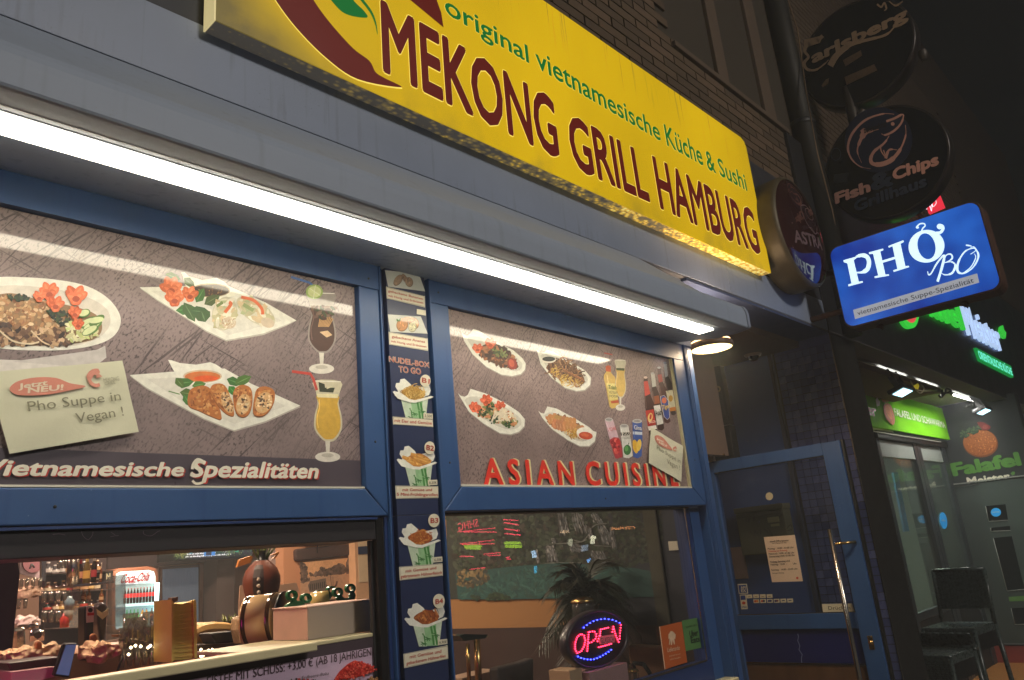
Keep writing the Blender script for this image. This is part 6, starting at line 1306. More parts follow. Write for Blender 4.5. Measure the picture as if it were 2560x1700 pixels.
# strips of the side wall seen inside
for xa, xb, m in ((1600, 1690, M('mottled_strip', (70, 68, 54), .7, var=.5, scale=20)), (1690, 1700, BLACK)):
    ya = PX(3.022).uv('G', xa, 500)[0]; yb = PX(3.022).uv('G', xb, 500)[0]; box('wall_strip', m, bld, 3.022, 3.031, min(-ya, -yb), max(-ya, -yb), 1.07, 2.4)
s_ = slab('pale_wall_note', WL, None, PX(3.02), 'G', [(1742, 365), (1808, 362), (1818, 428), (1750, 432)], 0, .003); tag(s_, 'small pale square note on the dark wall inside the right window', 'paper note')

# ================================================================ left window: counter, bar and bric-a-brac
CP_ = PY(.12)
# drinks poster below the counter edge
dp = thing('drinks_poster', 'lavender poster reading EISTEE MIT SCHUSS with red boba pearls below the counter', 'poster', (1.0, .028, .9)); PD2 = PY(.029)
LAV = M('lavender_print', (206, 180, 206), .5, coat=.2, var=.04)
box('poster_sheet', LAV, dp, -1.0, 1.2635, .029, .0316, .8, 1.4225)
TI = M('dark_poster_ink', (52, 26, 34), .5)
text('EISTEE MIT SCHUSS: +3,00 € (AB 18 JÄHRIGEN)', PD2, 'R', (262, 1622), (1893, 1322), (262, 1535), TI, dp, off=.002, space=1.0)
text('Erdbeere-Boba', PD2, 'R', (1188, 1562), (1455, 1515), (1186, 1532), M('grey_poster_ink', (96, 84, 90), .5), dp, off=.002, shear=.25)
a = Art(PD2, 'R', .002, 4e-5); mound = [(1500, 1568), (1560, 1480), (1640, 1410), (1700, 1378), (1760, 1385), (1830, 1410), (1890, 1440), (1890, 1480), (1780, 1530), (1600, 1562)]
a.poly(mound, (206, 50, 40)); a.scatter(mound, 330, 17, [(232, 70, 56), (206, 44, 36), (244, 104, 84), (222, 60, 50)], 1.05); a.build('printed_boba_mound', dp)
a = Art(PD2, 'R', .002); a.scatter([(1060, 1568), (1100, 1550), (1160, 1556), (1330, 1570), (1330, 1640), (1060, 1640)], 60, 18, [(70, 90, 60), (196, 60, 50), (60, 50, 50)], 1.3); a.scatter([(1830, 1540), (1930, 1525), (1940, 1640), (1830, 1640)], 50, 20, [(150, 100, 60), (110, 70, 40), (190, 140, 90)], 1.3); a.build('printed_fruit', dp)
# white paper box on the counter
pbx = thing('paper_box', 'low grey white cardboard box on the counter in the left window corner', 'box', (1.1, .2, 1.458))
bx0 = PY(.10).uv('R', 1257, 1060)[0]; bx1 = PY(.10).uv('R', 1893, 1000)[0]; bz1 = PY(.10).uv('R', 1257, 862)[1]
box('box_body', M('grey_card', (176, 160, 146), .6, var=.04), pbx, bx0, bx1, .10, .27, 1.4578, bz1, .002)
box('pale_end_face', M('pinkish_card', (226, 190, 170), .6), pbx, bx0 - .0015, bx0 - .0002, .102, .268, 1.459, bz1 - .001)
box('lid_lip', MATS['pinkish_card'], pbx, bx0 - .003, bx1 + .001, .099, .271, bz1 + .0002, bz1 + .004, .001)
# film roll with green end plates
fr_ = thing('sealing_film_roll', 'large cream film roll with black end disc and dark green ring bracket on the counter', 'film roll', (.95, .45, 1.458)); PFm = PY(.45)
f0 = PFm.uv('R', 1070, 930); rr_ = .068; ax_ = Vector((.62, -.78, .02)).normalized(); cen = PY(.33).pt('R', 1012, 955)
B().lathe(cen, [(.001, -.10), (rr_ * .98, -.10), (rr_, -.095), (rr_, -.012), (.001, -.012)], 40, axis=ax_).build('film', M('cream_film', (226, 190, 140), .15, var=.1, scale=6, coat=.8), fr_)
for h in (-.088, -.02): B().lathe(cen, [(rr_ + .001, h - .006), (rr_ + .0015, h), (rr_ + .001, h + .006)], 40, axis=ax_).build('dark_band', M('dark_clear_edge', (70, 50, 36), .1), fr_)
B().lathe(cen, [(.001, .0), (rr_ * 1.02, 0), (rr_ * 1.02, .006), (.03, .008), (.001, .008)], 40, axis=ax_).build('end_disc', M('black_disc', (28, 26, 32), .3), fr_)
GRP = M('dark_green_plastic', (14, 104, 58), .3, coat=.3)
def bracket(nm, par, view, y, rings_, strokes, off):
    p = PY(y); b = B()
    for x, y_, r_ in rings_:
        o_ = [p.pt(view, a_, c_) for a_, c_ in ellipse(x, y_, r_, r_, 0, 20)]; i_ = [p.pt(view, a_, c_) for a_, c_ in ellipse(x, y_, r_ * .52, r_ * .52, 0, 20)]; n = 20; fb = Vector((0, -.012, 0))
        b.add(o_ + i_ + [q + fb for q in o_] + [q + fb for q in i_], [(k, (k + 1) % n, n + (k + 1) % n, n + k) for k in range(n)] + [(2 * n + k, 3 * n + k, 3 * n + (k + 1) % n, 2 * n + (k + 1) % n) for k in range(n)] + [(k, 2 * n + k, 2 * n + (k + 1) % n, (k + 1) % n) for k in range(n)] + [(n + k, n + (k + 1) % n, 3 * n + (k + 1) % n, 3 * n + k) for k in range(n)])
    for q, w_ in strokes:
        for i, rr in enumerate(ribbon(catmull(q, 4, False), w_)): b.prism([p.pt(view, x, y_, -.001 + .0001 * (i % 3)) for x, y_ in rr], (0, -.0101, 0))
    return b.build(nm, GRP, par)
bracket('green_bracket', fr_, 'R', .255, [(1082, 740, 52), (1220, 768, 50), (988, 1110, 50)], [([(1090, 790), (1110, 820), (1060, 850), (1020, 920), (1015, 1000), (1000, 1060)], 60), ([(1120, 820), (1180, 815), (1200, 810)], 50), ([(1010, 1140), (1070, 1170)], 40)], 0)
g2 = thing('film_roll', 'smaller yellowish film roll with two ringed green plates behind the cardboard box', 'film roll', (1.25, .35, 1.458)); pz = PY(.36); c2 = pz.pt('R', 1450, 830)
B().lathe(Vector((c2.x, .36, c2.z)), [(.001, -.05), (.04, -.05), (.042, 0), (.001, 0)], 28, axis=Vector((1, -.5, 0)).normalized()).build('film', M('amber_film', (220, 190, 120), .15, coat=.6), g2)
bracket('green_plate', g2, 'R', .30, [(1530, 710, 48), (1655, 672, 46)], [([(1540, 750), (1590, 790), (1660, 780), (1680, 740), (1665, 715)], 50), ([(1560, 790), (1690, 775)], 40)], 0)
bracket('green_plate', g2, 'R', .42, [(1345, 735, 46), (1468, 690, 44)], [([(1360, 775), (1420, 780), (1470, 730)], 36)], 0)
# vase
def lathe_px(p, view, prof, y, n=36):
    c = [(p.uv(view, (xl + xr) / 2, yy), (p.uv(view, xr, yy)[0] - p.uv(view, xl, yy)[0]) / 2) for yy, xl, xr in prof]; cx = sum(q[0][0] for q in c) / len(c)
    return Vector((cx, y, 0)), [(r_, q[1]) for q, r_ in c][::-1]
PV = PY(1.0)
c_, pr_ = lathe_px(PV, 'R', [(398, 750, 880), (415, 725, 885), (440, 708, 915), (480, 676, 946), (560, 648, 970), (620, 644, 970), (700, 655, 955), (800, 676, 915), (880, 695, 875), (930, 710, 850), (1180, 710, 850)], 1.0)
vz = thing('clay_vase', 'brown clay vase with dark dotted band and long green stems', 'vase', (c_.x, 1.0, pr_[0][1]))
B().lathe(c_, pr_, 40).build('vase_body', M('red_brown_clay', (112, 56, 36), .5, var=.3, scale=6), vz)
zt = pr_[-1][1]; B().lathe(c_ + Vector((0, 0, zt)), [(pr_[-1][0] * .95, 0), (pr_[-1][0] * .55, .003), (pr_[-1][0] * .5, .03), (pr_[-1][0] * .62, .035)], 28).build('dark_neck', BLACK, vz)
band = B(); dots = B()
for i in range(1, len(pr_) - 3):
    r0, z0 = pr_[i]; r1, z1 = pr_[i + 1]
    for k in range(3):
        a0, a1 = [math.radians(214 + 11 * (k + q)) for q in (0, 1)]
        band.add([c_ + Vector((math.cos(t) * (r + .0015), math.sin(t) * (r + .0015), z)) for r, z, t in ((r0, z0, a0), (r0, z0, a1), (r1, z1, a1), (r1, z1, a0))], [(0, 1, 2, 3)], True)
band.build('dark_band', M('dark_band_clay', (48, 32, 28), .5), vz)
for k in range(5):
    z = .0 + PV.uv('R', 705, 590 + k * 62)[1]; rr0 = None
    for i in range(len(pr_) - 1):
        if pr_[i][1] <= z <= pr_[i + 1][1]: t = (z - pr_[i][1]) / (pr_[i + 1][1] - pr_[i][1]); rr0 = pr_[i][0] * (1 - t) + pr_[i + 1][0] * t
    if rr0: t = math.radians(232); nrm = Vector((math.cos(t), math.sin(t), 0)); dots.lathe(c_ + nrm * (rr0 + .002) + Vector((0, 0, z)), [(.007, 0), (.006, .002), (.001, .0025)], 12, axis=nrm)
dots.build('pale_dots', M('pale_inlay', (206, 190, 166), .5), vz)['kind'] = 'stuff'
stm = B(); LFG = M('green_stem', (108, 122, 62), .5, var=.3)
for x0, x1, x2 in ((790, 740, 675), (800, 770, 745), (810, 800, 790), (820, 830, 850), (830, 880, 970), (825, 860, 905), (805, 780, 720), (815, 815, 830)):
    stm.tube([PV.pt('R', x0, 405), PV.pt('R', x1, 330), PV.pt('R', x2, 225), PV.pt('R', x2 + (x2 - x1) * .6, 60)], [.004, .004, .003, .002], 6)
stm.build('stems', LFG, vz)['kind'] = 'stuff'
def simple(nm, label, cat, mat, y, view, pts, thick=.02, off=0, bevel=0, smooth=0, group=None):
    o = slab(nm, mat, None, PY(y), view, pts, off, thick, bevel, smooth=smooth); me = o.data; l = sum((v.co for v in me.vertices), Vector()) / len(me.vertices); l.z = min(v.co.z for v in me.vertices)
    me.transform(Matrix.Translation(-l)); o.location = l; return tag(o, label, cat, group)
simple('menu_card', 'tall white folded menu card standing behind the clay vase', 'menu card', M('menu_white', (214, 176, 146), .6), 1.2, 'R', [(588, 650), (640, 620), (740, 640), (745, 1195), (560, 1190)], .004)
simple('menu_card', 'second tilted menu card right of the clay vase', 'menu card', MATS['menu_white'], 1.3, 'R', [(940, 640), (1140, 612), (1172, 700), (940, 800)], .004)
for lb, q in (('orange wooden flag shape left of the vase neck', [(582, 390), (690, 350), (716, 360), (690, 420), (560, 462)]), ('orange wooden slat shape right of the vase neck', [(880, 345), (968, 312), (972, 326), (930, 380), (905, 382), (950, 340)])): simple('wooden_flag', lb, 'decoration', M('orange_wood', (206, 132, 62), .5), 1.1, 'R', q, .012)
# small plant, lid, tub
pt2 = thing('small_plant', 'small spiky green plant behind the cream lid on the bar counter', 'plant', PY(1.4).pt('R', 470, 1010)); b_ = B()
for k in range(46):
    x = R.uniform(400, 550); p0 = PY(1.4).pt('R', x * .4 + 475 * .6, 1010); p1 = PY(1.4 + R.uniform(-.1, .1)).pt('R', x, R.uniform(915, 985)); b_.tube([p0, p1], [.004, .0008], 4)
b_.build('leaves', M('bright_leaf', (126, 132, 50), .5, var=.3), pt2)['kind'] = 'stuff'; B().lathe(PY(1.4).pt('R', 475, 1045), [(.03, -.03), (.035, .02), (.001, .02)], 14).build('pot', BLACK, pt2)
simple('cream_cover', 'bulky cream plastic lid lying behind the yellow tray stack', 'lid', M('cream_plastic', (216, 172, 104), .3, var=.06), .75, 'R', [(150, 1050), (250, 1012), (360, 995), (480, 1000), (600, 1035), (620, 1120), (600, 1220), (150, 1225)], .16, bevel=.02)
tbx = simple('black_tub', 'small black food tub in front of the cream lid', 'tub', M('black_tub_plastic', (26, 22, 22), .3), .62, 'R', [(308, 1118), (330, 1108), (560, 1085), (580, 1092), (560, 1200), (360, 1212)], .09, bevel=.004)
simple('plastic_bag', 'crumpled clear plastic bag beside the cream film roll', 'bag', M('cellophane', (206, 166, 130), .12, var=.5, scale=30, bump=2.0, coat=1), .5, 'R', [(575, 960), (640, 930), (720, 925), (735, 1000), (700, 1050), (690, 1200), (600, 1215), (570, 1080)], .05, bevel=.006)
# pile of yellow trays: every tray its own
ty = thing('tray_stack', 'tall stack of yellow foam trays on edge in the middle of the counter', 'trays', PY(.4).pt('R', 70, 1370)); pt4 = PY(.4); YT = M('yellow_foam', (226, 196, 96), .6, var=.08)
for k in range(24):
    y_ = 812 + k * 23; slab('tray', YT, ty, pt4, 'R', [(-78, y_ + 14), (-60, y_ + 2), (20, y_ + 10), (128, y_ - 8 - (8 if k == 0 else 0)), (138, y_ + 4), (134, y_ + 17), (20, y_ + 30), (-76, y_ + 30)], -.004 * (k % 2) - .002, .10, .001)
slab('tray_side', YT, ty, pt4, 'R', [(-90, 780), (-66, 810), (-60, 1370), (-88, 1395)], .004, .11); slab('tray_edge', YT, ty, pt4, 'R', [(118, 790), (142, 782), (150, 820), (160, 1350), (132, 1352)], .006, .02)
# chopstick tray
cs_ = thing('chopstick_tray', 'wooden tray of laid out chopsticks left of the yellow tray stack', 'tray', PY(.7).pt('L', 1300, 1200)); p7 = PY(.7)
slab('tray_base', WOOD, cs_, p7, 'L', [(1120, 1170), (1480, 1160), (1500, 1190), (1480, 1205), (1300, 1200), (1130, 1190)], -.01, .12)
for k in range(13):
    x = 1090 + k * 31; B().tube([p7.pt('L', x, 1180), p7.pt('L', x + 75, 1118) + Vector((0, .04, 0))], .0035, 5).build('chopstick', WOOD, cs_)
B().tube([p7.pt('L', 1035, 1235), p7.pt('L', 1130, 1165)], .004, 5).build('chopstick', WOOD, cs_); slab('wooden_spatula', WOOD, cs_, p7, 'L', [(1265, 1240), (1280, 1225), (1400, 1180), (1405, 1190), (1290, 1248)], .02, .004)
tm = simple('small_menu_board', 'small dark tilted wooden holder behind the yellow trays', 'holder', DWOOD, .9, 'L', [(1500, 850), (1552, 842), (1548, 880), (1530, 885), (1490, 1010), (1468, 1000)], .03)
simple('red_snack_basket', 'small basket with pale crackers and red rim beside the fridge', 'basket', M('cracker', (206, 150, 120), .7, var=.3, scale=60), 1.0, 'L', [(1385, 985), (1420, 968), (1490, 975), (1500, 1000), (1440, 1025), (1395, 1010)], .05)
# fridge with bottles
FYY = 5.0; PFr = PY(FYY); fg = thing('drinks_fridge', 'tall lit drinks fridge with Coca-Cola lettering inside the bar', 'fridge', PFr.pt('L', 1210, 1140))
slab('cabinet', M('brown_cabinet', (150, 96, 70), .5), fg, PFr, 'L', [(1000, 660), (1010, 620), (1060, 590), (1330, 572), (1395, 590), (1412, 640), (1412, 1160), (1000, 1160)], -.06, .5, .02)
CL = M('cold_lit_panel', (214, 240, 240), .4, emit=(196, 232, 234), es=.62, var=.04)
slab('lit_header', CL, fg, PFr, 'L', [(1030, 700), (1036, 640), (1070, 620), (1320, 606), (1366, 620), (1378, 660), (1378, 722), (1030, 735)], -.055, .01)
slab('interior', M('fridge_interior', (150, 176, 180), .5, emit=(120, 150, 156), es=.45), fg, PFr, 'L', [(1030, 738), (1378, 725), (1378, 1090), (1030, 1110)], -.057, .01)
CR = M('cola_red', (176, 30, 36), .5)
text('Coca-Cola', PFr, 'L', (1062, 722), (1308, 698), (1055, 650), CR, fg, off=-.045, bold=.03, shear=.45)
a = Art(PFr, 'L', -.044); a.line([(1130, 712), (1160, 720), (1200, 714), (1170, 700)], 6, (176, 30, 36), 4); a.line([(1262, 652), (1290, 640), (1318, 645), (1322, 660)], 5, (176, 30, 36), 4); a.build('lettering_swash', fg, PAPERP)
for y_ in (890, 1082): slab('fridge_shelf', CL, fg, PFr, 'L', [(1030, y_ + 22), (1372, y_), (1372, y_ + 22), (1030, y_ + 44)], -.03, .02)
B().tube([PFr.pt('L', 1370, 720, .0), PFr.pt('L', 1352, 1060, .0)], .018, 6).build('led_strip', M('cold_led', (220, 255, 255), .4, emit=(200, 250, 250), es=2.5), fg)
def pbottle(col, lab, capc, x, yb, h, w_, label, group, gl=.25):
    p = PY(FYY - .03); q = p.pt('L', x, yb); s_ = (p.uv('L', x, yb - h)[1] - p.uv('L', x, yb)[1]); r_ = (p.uv('L', x + w_, yb)[0] - p.uv('L', x, yb)[0]) / 2
    th = thing('soda_bottle', label, 'bottle', q, group)
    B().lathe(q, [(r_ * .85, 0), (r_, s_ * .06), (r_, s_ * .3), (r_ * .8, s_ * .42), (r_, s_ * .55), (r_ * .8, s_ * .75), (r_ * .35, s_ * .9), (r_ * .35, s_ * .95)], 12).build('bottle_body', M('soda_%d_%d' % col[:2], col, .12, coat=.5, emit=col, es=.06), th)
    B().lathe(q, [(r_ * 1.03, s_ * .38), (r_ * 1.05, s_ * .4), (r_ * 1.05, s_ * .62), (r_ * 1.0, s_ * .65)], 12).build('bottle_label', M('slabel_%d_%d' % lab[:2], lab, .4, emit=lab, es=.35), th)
    B().lathe(q, [(r_ * .4, s_ * .93), (r_ * .42, s_ * 1.0), (.001, s_ * 1.01)], 8).build('cap', M('scap_%d_%d' % capc[:2], capc, .4), th)
for k in range(10): pbottle((36, 16, 18), (206, 50, 52), (160, 30, 34), 1085 + k * 27.5, 905 - k * 2, 132, 23, 'cola bottle with red label on the upper fridge shelf', 'cola bottles on the upper fridge shelf')
for k in range(4): pbottle((70, 150, 110), (90, 190, 120), (60, 150, 80), 1100 + k * 32, 1095 - k * 2, 138, 26, 'green lemonade bottle on the lower fridge shelf', 'green bottles on the lower fridge shelf')
for k in range(2): pbottle((206, 160, 50), (232, 190, 60), (60, 100, 190), 1236 + k * 36, 1086 - k * 2, 140, 28, 'yellow orangeade bottle with blue cap on the lower fridge shelf', 'yellow bottles on the lower fridge shelf')
pbottle((50, 40, 36), (214, 120, 70), (60, 30, 30), 1318, 1078, 136, 26, 'dark bottle with orange label at the end of the lower fridge shelf', None)
# television with subtitles
tv = thing('television', 'wide flat television showing a dark film scene with white subtitles', 'television', P6.pt('R', 300, 380)); PT = PY(5.9)
slab('screen_housing', BLACK, tv, PT, 'L', [(1390, 545), (1385, 200), (2290, 120), (2300, 440)], -.01, .05); slab('screen_housing', BLACK, tv, PT, 'R', [(-30, 400), (-40, 60), (700, 20), (705, 372)], -.005, .03)
SCR = attr_mat('screen_print', .3, emit=1.1)
a = Art(PT, 'R', .001, 1e-4); a.poly([(-60, 386), (-62, 80), (690, 40), (696, 362)], (20, 24, 30)); a.scatter([(-60, 240), (60, 236), (70, 370), (-58, 380)], 90, 12, [(96, 110, 56), (60, 80, 44), (150, 140, 80)], 3, True)
for q, c in (([(75, 262), (105, 258), (100, 330), (72, 332)], (60, 150, 170)), ([(150, 262), (205, 262), (205, 300), (150, 302)], (84, 86, 64)), ([(222, 262), (330, 258), (322, 350), (212, 356)], (50, 110, 170)), ([(398, 250), (428, 250), (430, 300), (400, 302)], (40, 170, 170)), ([(512, 270), (550, 268), (552, 318), (514, 320)], (60, 150, 120)), ([(235, 290), (290, 290), (285, 350), (232, 350)], (30, 40, 60)), ([(600, 250), (680, 245), (684, 340), (600, 350)], (34, 30, 44)), ([(445, 255), (500, 252), (500, 330), (450, 335)], (56, 84, 50)), ([(325, 270), (390, 262), (392, 330), (330, 340)], (30, 60, 50))): a.poly(q, c)
a.scatter([(330, 250), (690, 240), (690, 350), (340, 355)], 130, 10, [(50, 80, 60), (30, 44, 60), (90, 100, 60), (20, 24, 30)], 2)
a.build('screen_picture', tv, SCR)
TVW = M('subtitle_white', (235, 235, 235), .4, emit=(235, 235, 235), es=1)
text('hơn có một không gian nào đó chiều dài nổi', PT, 'R', (55, 345), (482, 318), (55, 330), TVW, tv, off=.03, bold=.02, shear=.15); text('nhờ có khoảng bệnh mong nào xấu thắng hơn', PT, 'R', (40, 370), (486, 342), (40, 355), TVW, tv, off=.03, bold=.02, shear=.15)
# grey window picture and door zone behind
gw = thing('grey_window', 'tall grey blue window with thin blinds right of the drinks fridge', 'window', P6.pt('L', 1560, 1100)); pw = PY(6.3)
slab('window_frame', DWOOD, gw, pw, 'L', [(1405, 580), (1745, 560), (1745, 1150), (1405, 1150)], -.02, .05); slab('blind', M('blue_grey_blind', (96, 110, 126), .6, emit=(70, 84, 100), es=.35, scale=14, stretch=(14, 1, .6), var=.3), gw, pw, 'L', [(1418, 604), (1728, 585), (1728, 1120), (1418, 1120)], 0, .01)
# stone wall, beam, picture, pilaster on the partition
pzz = PY(2.99)
SBM = [M('rough_stone', (130, 98, 74), .9, var=.25, scale=20, bump=.8), M('rough_stone_b', (112, 84, 64), .9, var=.25, scale=20, bump=.8)]
sw = thing('stone_shelf_wall', 'rough brown stone cladding above the dark beam at the right of the left window', 'wall cladding', pzz.pt('R', 1400, 300))
for r in range(3):
    x = 1160 + (r % 2) * 30
    while x < 1640:
        w_ = R.uniform(55, 105); x2 = min(x + w_, 1650); slab('stone', R.choice(SBM), sw, pzz, 'R', [(x, 225 + r * 38 - (x - 1160) * .045 - 70), (x2 - 5, 225 + r * 38 - (x2 - 1160) * .045 - 70), (x2 - 5, 258 + r * 38 - (x2 - 1160) * .045 - 70), (x, 258 + r * 38 - (x - 1160) * .045 - 70)], R.uniform(.02, .035), .018, .004); x = x2
simple('wall_beam', 'dark thick wooden beam above the harbour picture', 'beam', M('charred_beam', (66, 46, 42), .7, var=.3, scale=12), 2.97, 'R', [(1132, 296), (1150, 285), (1715, 222), (1722, 330), (1640, 350), (1180, 402), (1136, 395)], .12, bevel=.01)
B().tube([pzz.pt('R', 1662, 180, .06), pzz.pt('R', 1655, 330, .06)], .012, 6).build('wooden_peg', M('orange_wood', (206, 132, 62), .5), sw); B().tube([pzz.pt('R', 1290, 200, .07), pzz.pt('R', 1290, 335, .07)], .004, 6).build('iron_rod', BLACK, sw)
hb_ = thing('bay_picture', 'faded sepia picture of a boat in a rocky bay', 'picture', pzz.pt('R', 1440, 770)); a = Art(pzz, 'R', .01, 4e-6)
a.poly([(1165, 420), (1720, 365), (1725, 770), (1175, 790)], (226, 172, 124)); a.poly([(1170, 545), (1300, 560), (1720, 520), (1722, 770), (1175, 790)], (190, 148, 116))
for q in ([(1165, 420), (1215, 425), (1240, 480), (1235, 560), (1270, 600), (1180, 620)], [(1260, 545), (1270, 510), (1290, 540), (1350, 500), (1375, 465), (1395, 460), (1410, 490), (1450, 470), (1480, 465), (1500, 445), (1560, 430), (1600, 440), (1640, 500), (1600, 530), (1300, 556)], [(1620, 530), (1618, 420), (1640, 375), (1680, 368), (1708, 400), (1715, 520)]): a.poly(q, (104, 82, 70)); a.scatter(q, 60, 22, [(92, 72, 62), (120, 96, 80), (80, 64, 56)], 1.5)
a.poly([(1245, 640), (1270, 600), (1420, 570), (1430, 660), (1410, 700), (1260, 705)], (112, 96, 84))
for k in range(8): a.poly([(1262 + k * 20, 632 - k * 4), (1272 + k * 20, 630 - k * 4), (1274 + k * 20, 690 - k * 4), (1264 + k * 20, 692 - k * 4)], (52, 44, 42))
a.line([(1420, 640), (1480, 670), (1520, 640), (1530, 600)], 16, (96, 60, 46), 4); a.line([(1465, 545), (1475, 640)], 5, (90, 60, 50)); a.line([(1490, 560), (1492, 640)], 4, (90, 60, 50)); a.build('picture_print', hb_, PAPERP)
pil = simple('pilaster_panel', 'cream wall panel with blue sticker and white sheet beside the bay picture', 'panel', M('cream_pilaster', (216, 170, 130), .8), 2.9, 'R', [(1708, 100), (1855, 80), (1875, 775), (1732, 785)], .08)
slab('white_sheet', M('sheet_warm', (222, 196, 160), .7), pil, PY(2.9), 'R', [(1742, 345), (1832, 340), (1842, 605), (1752, 612)], .004, .003); slab('blue_sticker', NAVY, pil, PY(2.9), 'R', [(1742, 262), (1830, 256), (1832, 332), (1744, 338)], .006, .003); slab('sticker_header', M('sheet_warm', (222, 196, 160), .7), pil, PY(2.9), 'R', [(1740, 215), (1828, 208), (1830, 254), (1742, 260)], .006, .003)
simple('white_wall_panel', 'pale grey panel with hanging tassel behind the vase stems', 'panel', M('pale_grey_panel', (190, 168, 160), .8), 3.6, 'R', [(880, 100), (1004, 100), (1010, 620), (900, 640)], .03)
tsl = B().tube([PY(3.5).pt('R', 1012, 225), PY(3.5).pt('R', 1010, 420)], .012, 6); tag(tsl.build('tassel', BLACK, None), 'long dark tassel hanging at the corner of the terracotta wall', 'tassel')
# bar: shelf, taps, glasses, bottles
pbr = PY(1.6)
bs_ = thing('bar_shelf', 'glass and steel bar shelf carrying champagne bottles', 'shelf', pbr.pt('L', 780, 740))
slab('shelf_board', STEEL, bs_, pbr, 'L', [(598, 742), (950, 715), (950, 728), (600, 758)], .05, .25); slab('glass_side', GLASSW, bs_, pbr, 'L', [(610, 760), (700, 752), (690, 1110), (590, 1110)], 0, .004)
B().tube([pbr.pt('L', 642, 440), pbr.pt('L', 632, 745)], .022, 12).build('steel_column', STEEL, bs_)
def wine(label, x, yb, h, w_, y, gcol, lab, foil):
    p = PY(y); q = p.pt('L', x, yb); s_ = (p.uv('L', x, yb - h)[1] - p.uv('L', x, yb)[1]); r_ = (p.uv('L', x + w_, yb)[0] - p.uv('L', x, yb)[0]) / 2; th = thing('wine_bottle', label, 'bottle', q)
    B().lathe(q, [(r_ * .9, 0), (r_, s_ * .03), (r_, s_ * .5), (r_ * .8, s_ * .6), (r_ * .4, s_ * .72), (r_ * .34, s_ * .95)], 14).build('bottle_body', M('wglass_%d' % gcol[0], gcol, .1, coat=.6), th)
    B().lathe(q, [(r_ * 1.02, s_ * .18), (r_ * 1.02, s_ * .42)], 14).build('bottle_label', M('wlabel_%d' % lab[0], lab, .6), th); B().lathe(q, [(r_ * .45, s_ * .68), (r_ * .42, s_ * .97), (r_ * .46, s_), (.001, s_)], 10).build('foil', M('wfoil_%d' % foil[0], foil, .3, metal=.6), th)
wine('champagne bottle with gold foil and net on the bar shelf', 748, 735, 280, 62, 1.62, (90, 70, 34), (196, 150, 70), (212, 176, 110))
wine('champagne bottle with silver foil and red label on the bar shelf', 812, 718, 262, 50, 1.68, (40, 30, 24), (150, 40, 46), (190, 180, 166))
wine('dark wine bottle with red neck left of the champagne on the shelf', 694, 726, 240, 50, 1.75, (34, 22, 24), (190, 130, 100), (140, 40, 50))
wine('slim liqueur bottle at the right end of the bar shelf', 876, 714, 168, 22, 1.6, (110, 60, 36), (206, 170, 130), (190, 150, 110))
for i, (x, yb, h, w_) in enumerate(((720, 880, 100, 30), (772, 880, 110, 34), (880, 890, 112, 40), (735, 885, 90, 28))): wine(('first', 'second', 'third', 'fourth')[i] + ' amber spirit bottle on the lower bar shelf counted from the left column' if i < 0 else ['short amber bottle left under the shelf', 'taller amber bottle in the middle under the shelf', 'squat bottle with pale label right under the shelf', 'tiny amber bottle partly hidden under the shelf'][i], x, yb, h, w_, 1.7 + i * .03, (120, 70, 40), (206, 180, 140), (150, 110, 70))
def tap(label, x, y0_, y1_, w_, lab, y):
    p = PY(y); th = thing('beer_tap', label, 'beer tap', p.pt('L', x, y1_)); slab('tap_body', BLACK, th, p, 'L', [(x - w_ / 2, y0_), (x + w_ / 2, y0_ - 8), (x + w_ / 2, y1_), (x - w_ / 2, y1_)], 0, .06, .006)
    slab('tap_badge', M('badge_%d' % lab[0], lab, .5), th, p, 'L', [(x - w_ * .36, y0_ + 8), (x + w_ * .40, y0_ + 2), (x + w_ * .38, y0_ + 138), (x - w_ * .36, y0_ + 144)], .004, .003); return th
t1 = tap('black beer tap with white and red square badge', 780, 925, 1400, 82, (216, 190, 176), .8)
slab('red_field', M('cola_red', (176, 30, 36), .5), t1, PY(.8), 'L', [(754, 985), (812, 980), (811, 1004), (754, 1008)], .008, .002); slab('round_emblem', BLACK, t1, PY(.8), 'L', ellipse(778, 960, 20, 20), .009, .002)
t2 = thing('beer_tap', 'dark rounded beer tap with cream pointed badge', 'beer tap', PY(.95).pt('L', 885, 1220)); slab('tap_body', M('dark_steel_tap', (60, 50, 52), .3), t2, PY(.95), 'L', [(848, 930), (870, 895), (910, 890), (940, 925), (930, 1080), (915, 1220), (870, 1225), (850, 1090)], 0, .05, .008)
slab('tap_badge', M('cream_badge', (222, 196, 150), .5), t2, PY(.95), 'L', [(838, 950), (885, 985), (938, 945), (934, 1000), (888, 1040), (842, 1000)], .006, .003)
lv = simple('bar_sign', 'dark bar sign with cream letters behind the champagne bottles', 'sign', M('dark_bar_sign', (52, 56, 50), .6), 4.6, 'L', [(830, 640), (985, 615), (985, 705), (835, 722)], .03)
text('JERN', PY(4.6), 'L', (846, 698), (956, 686), (843, 652), M('cream_sign_ink', (222, 206, 160), .5, emit=(222, 206, 160), es=.3), lv, off=.006, bold=.05)
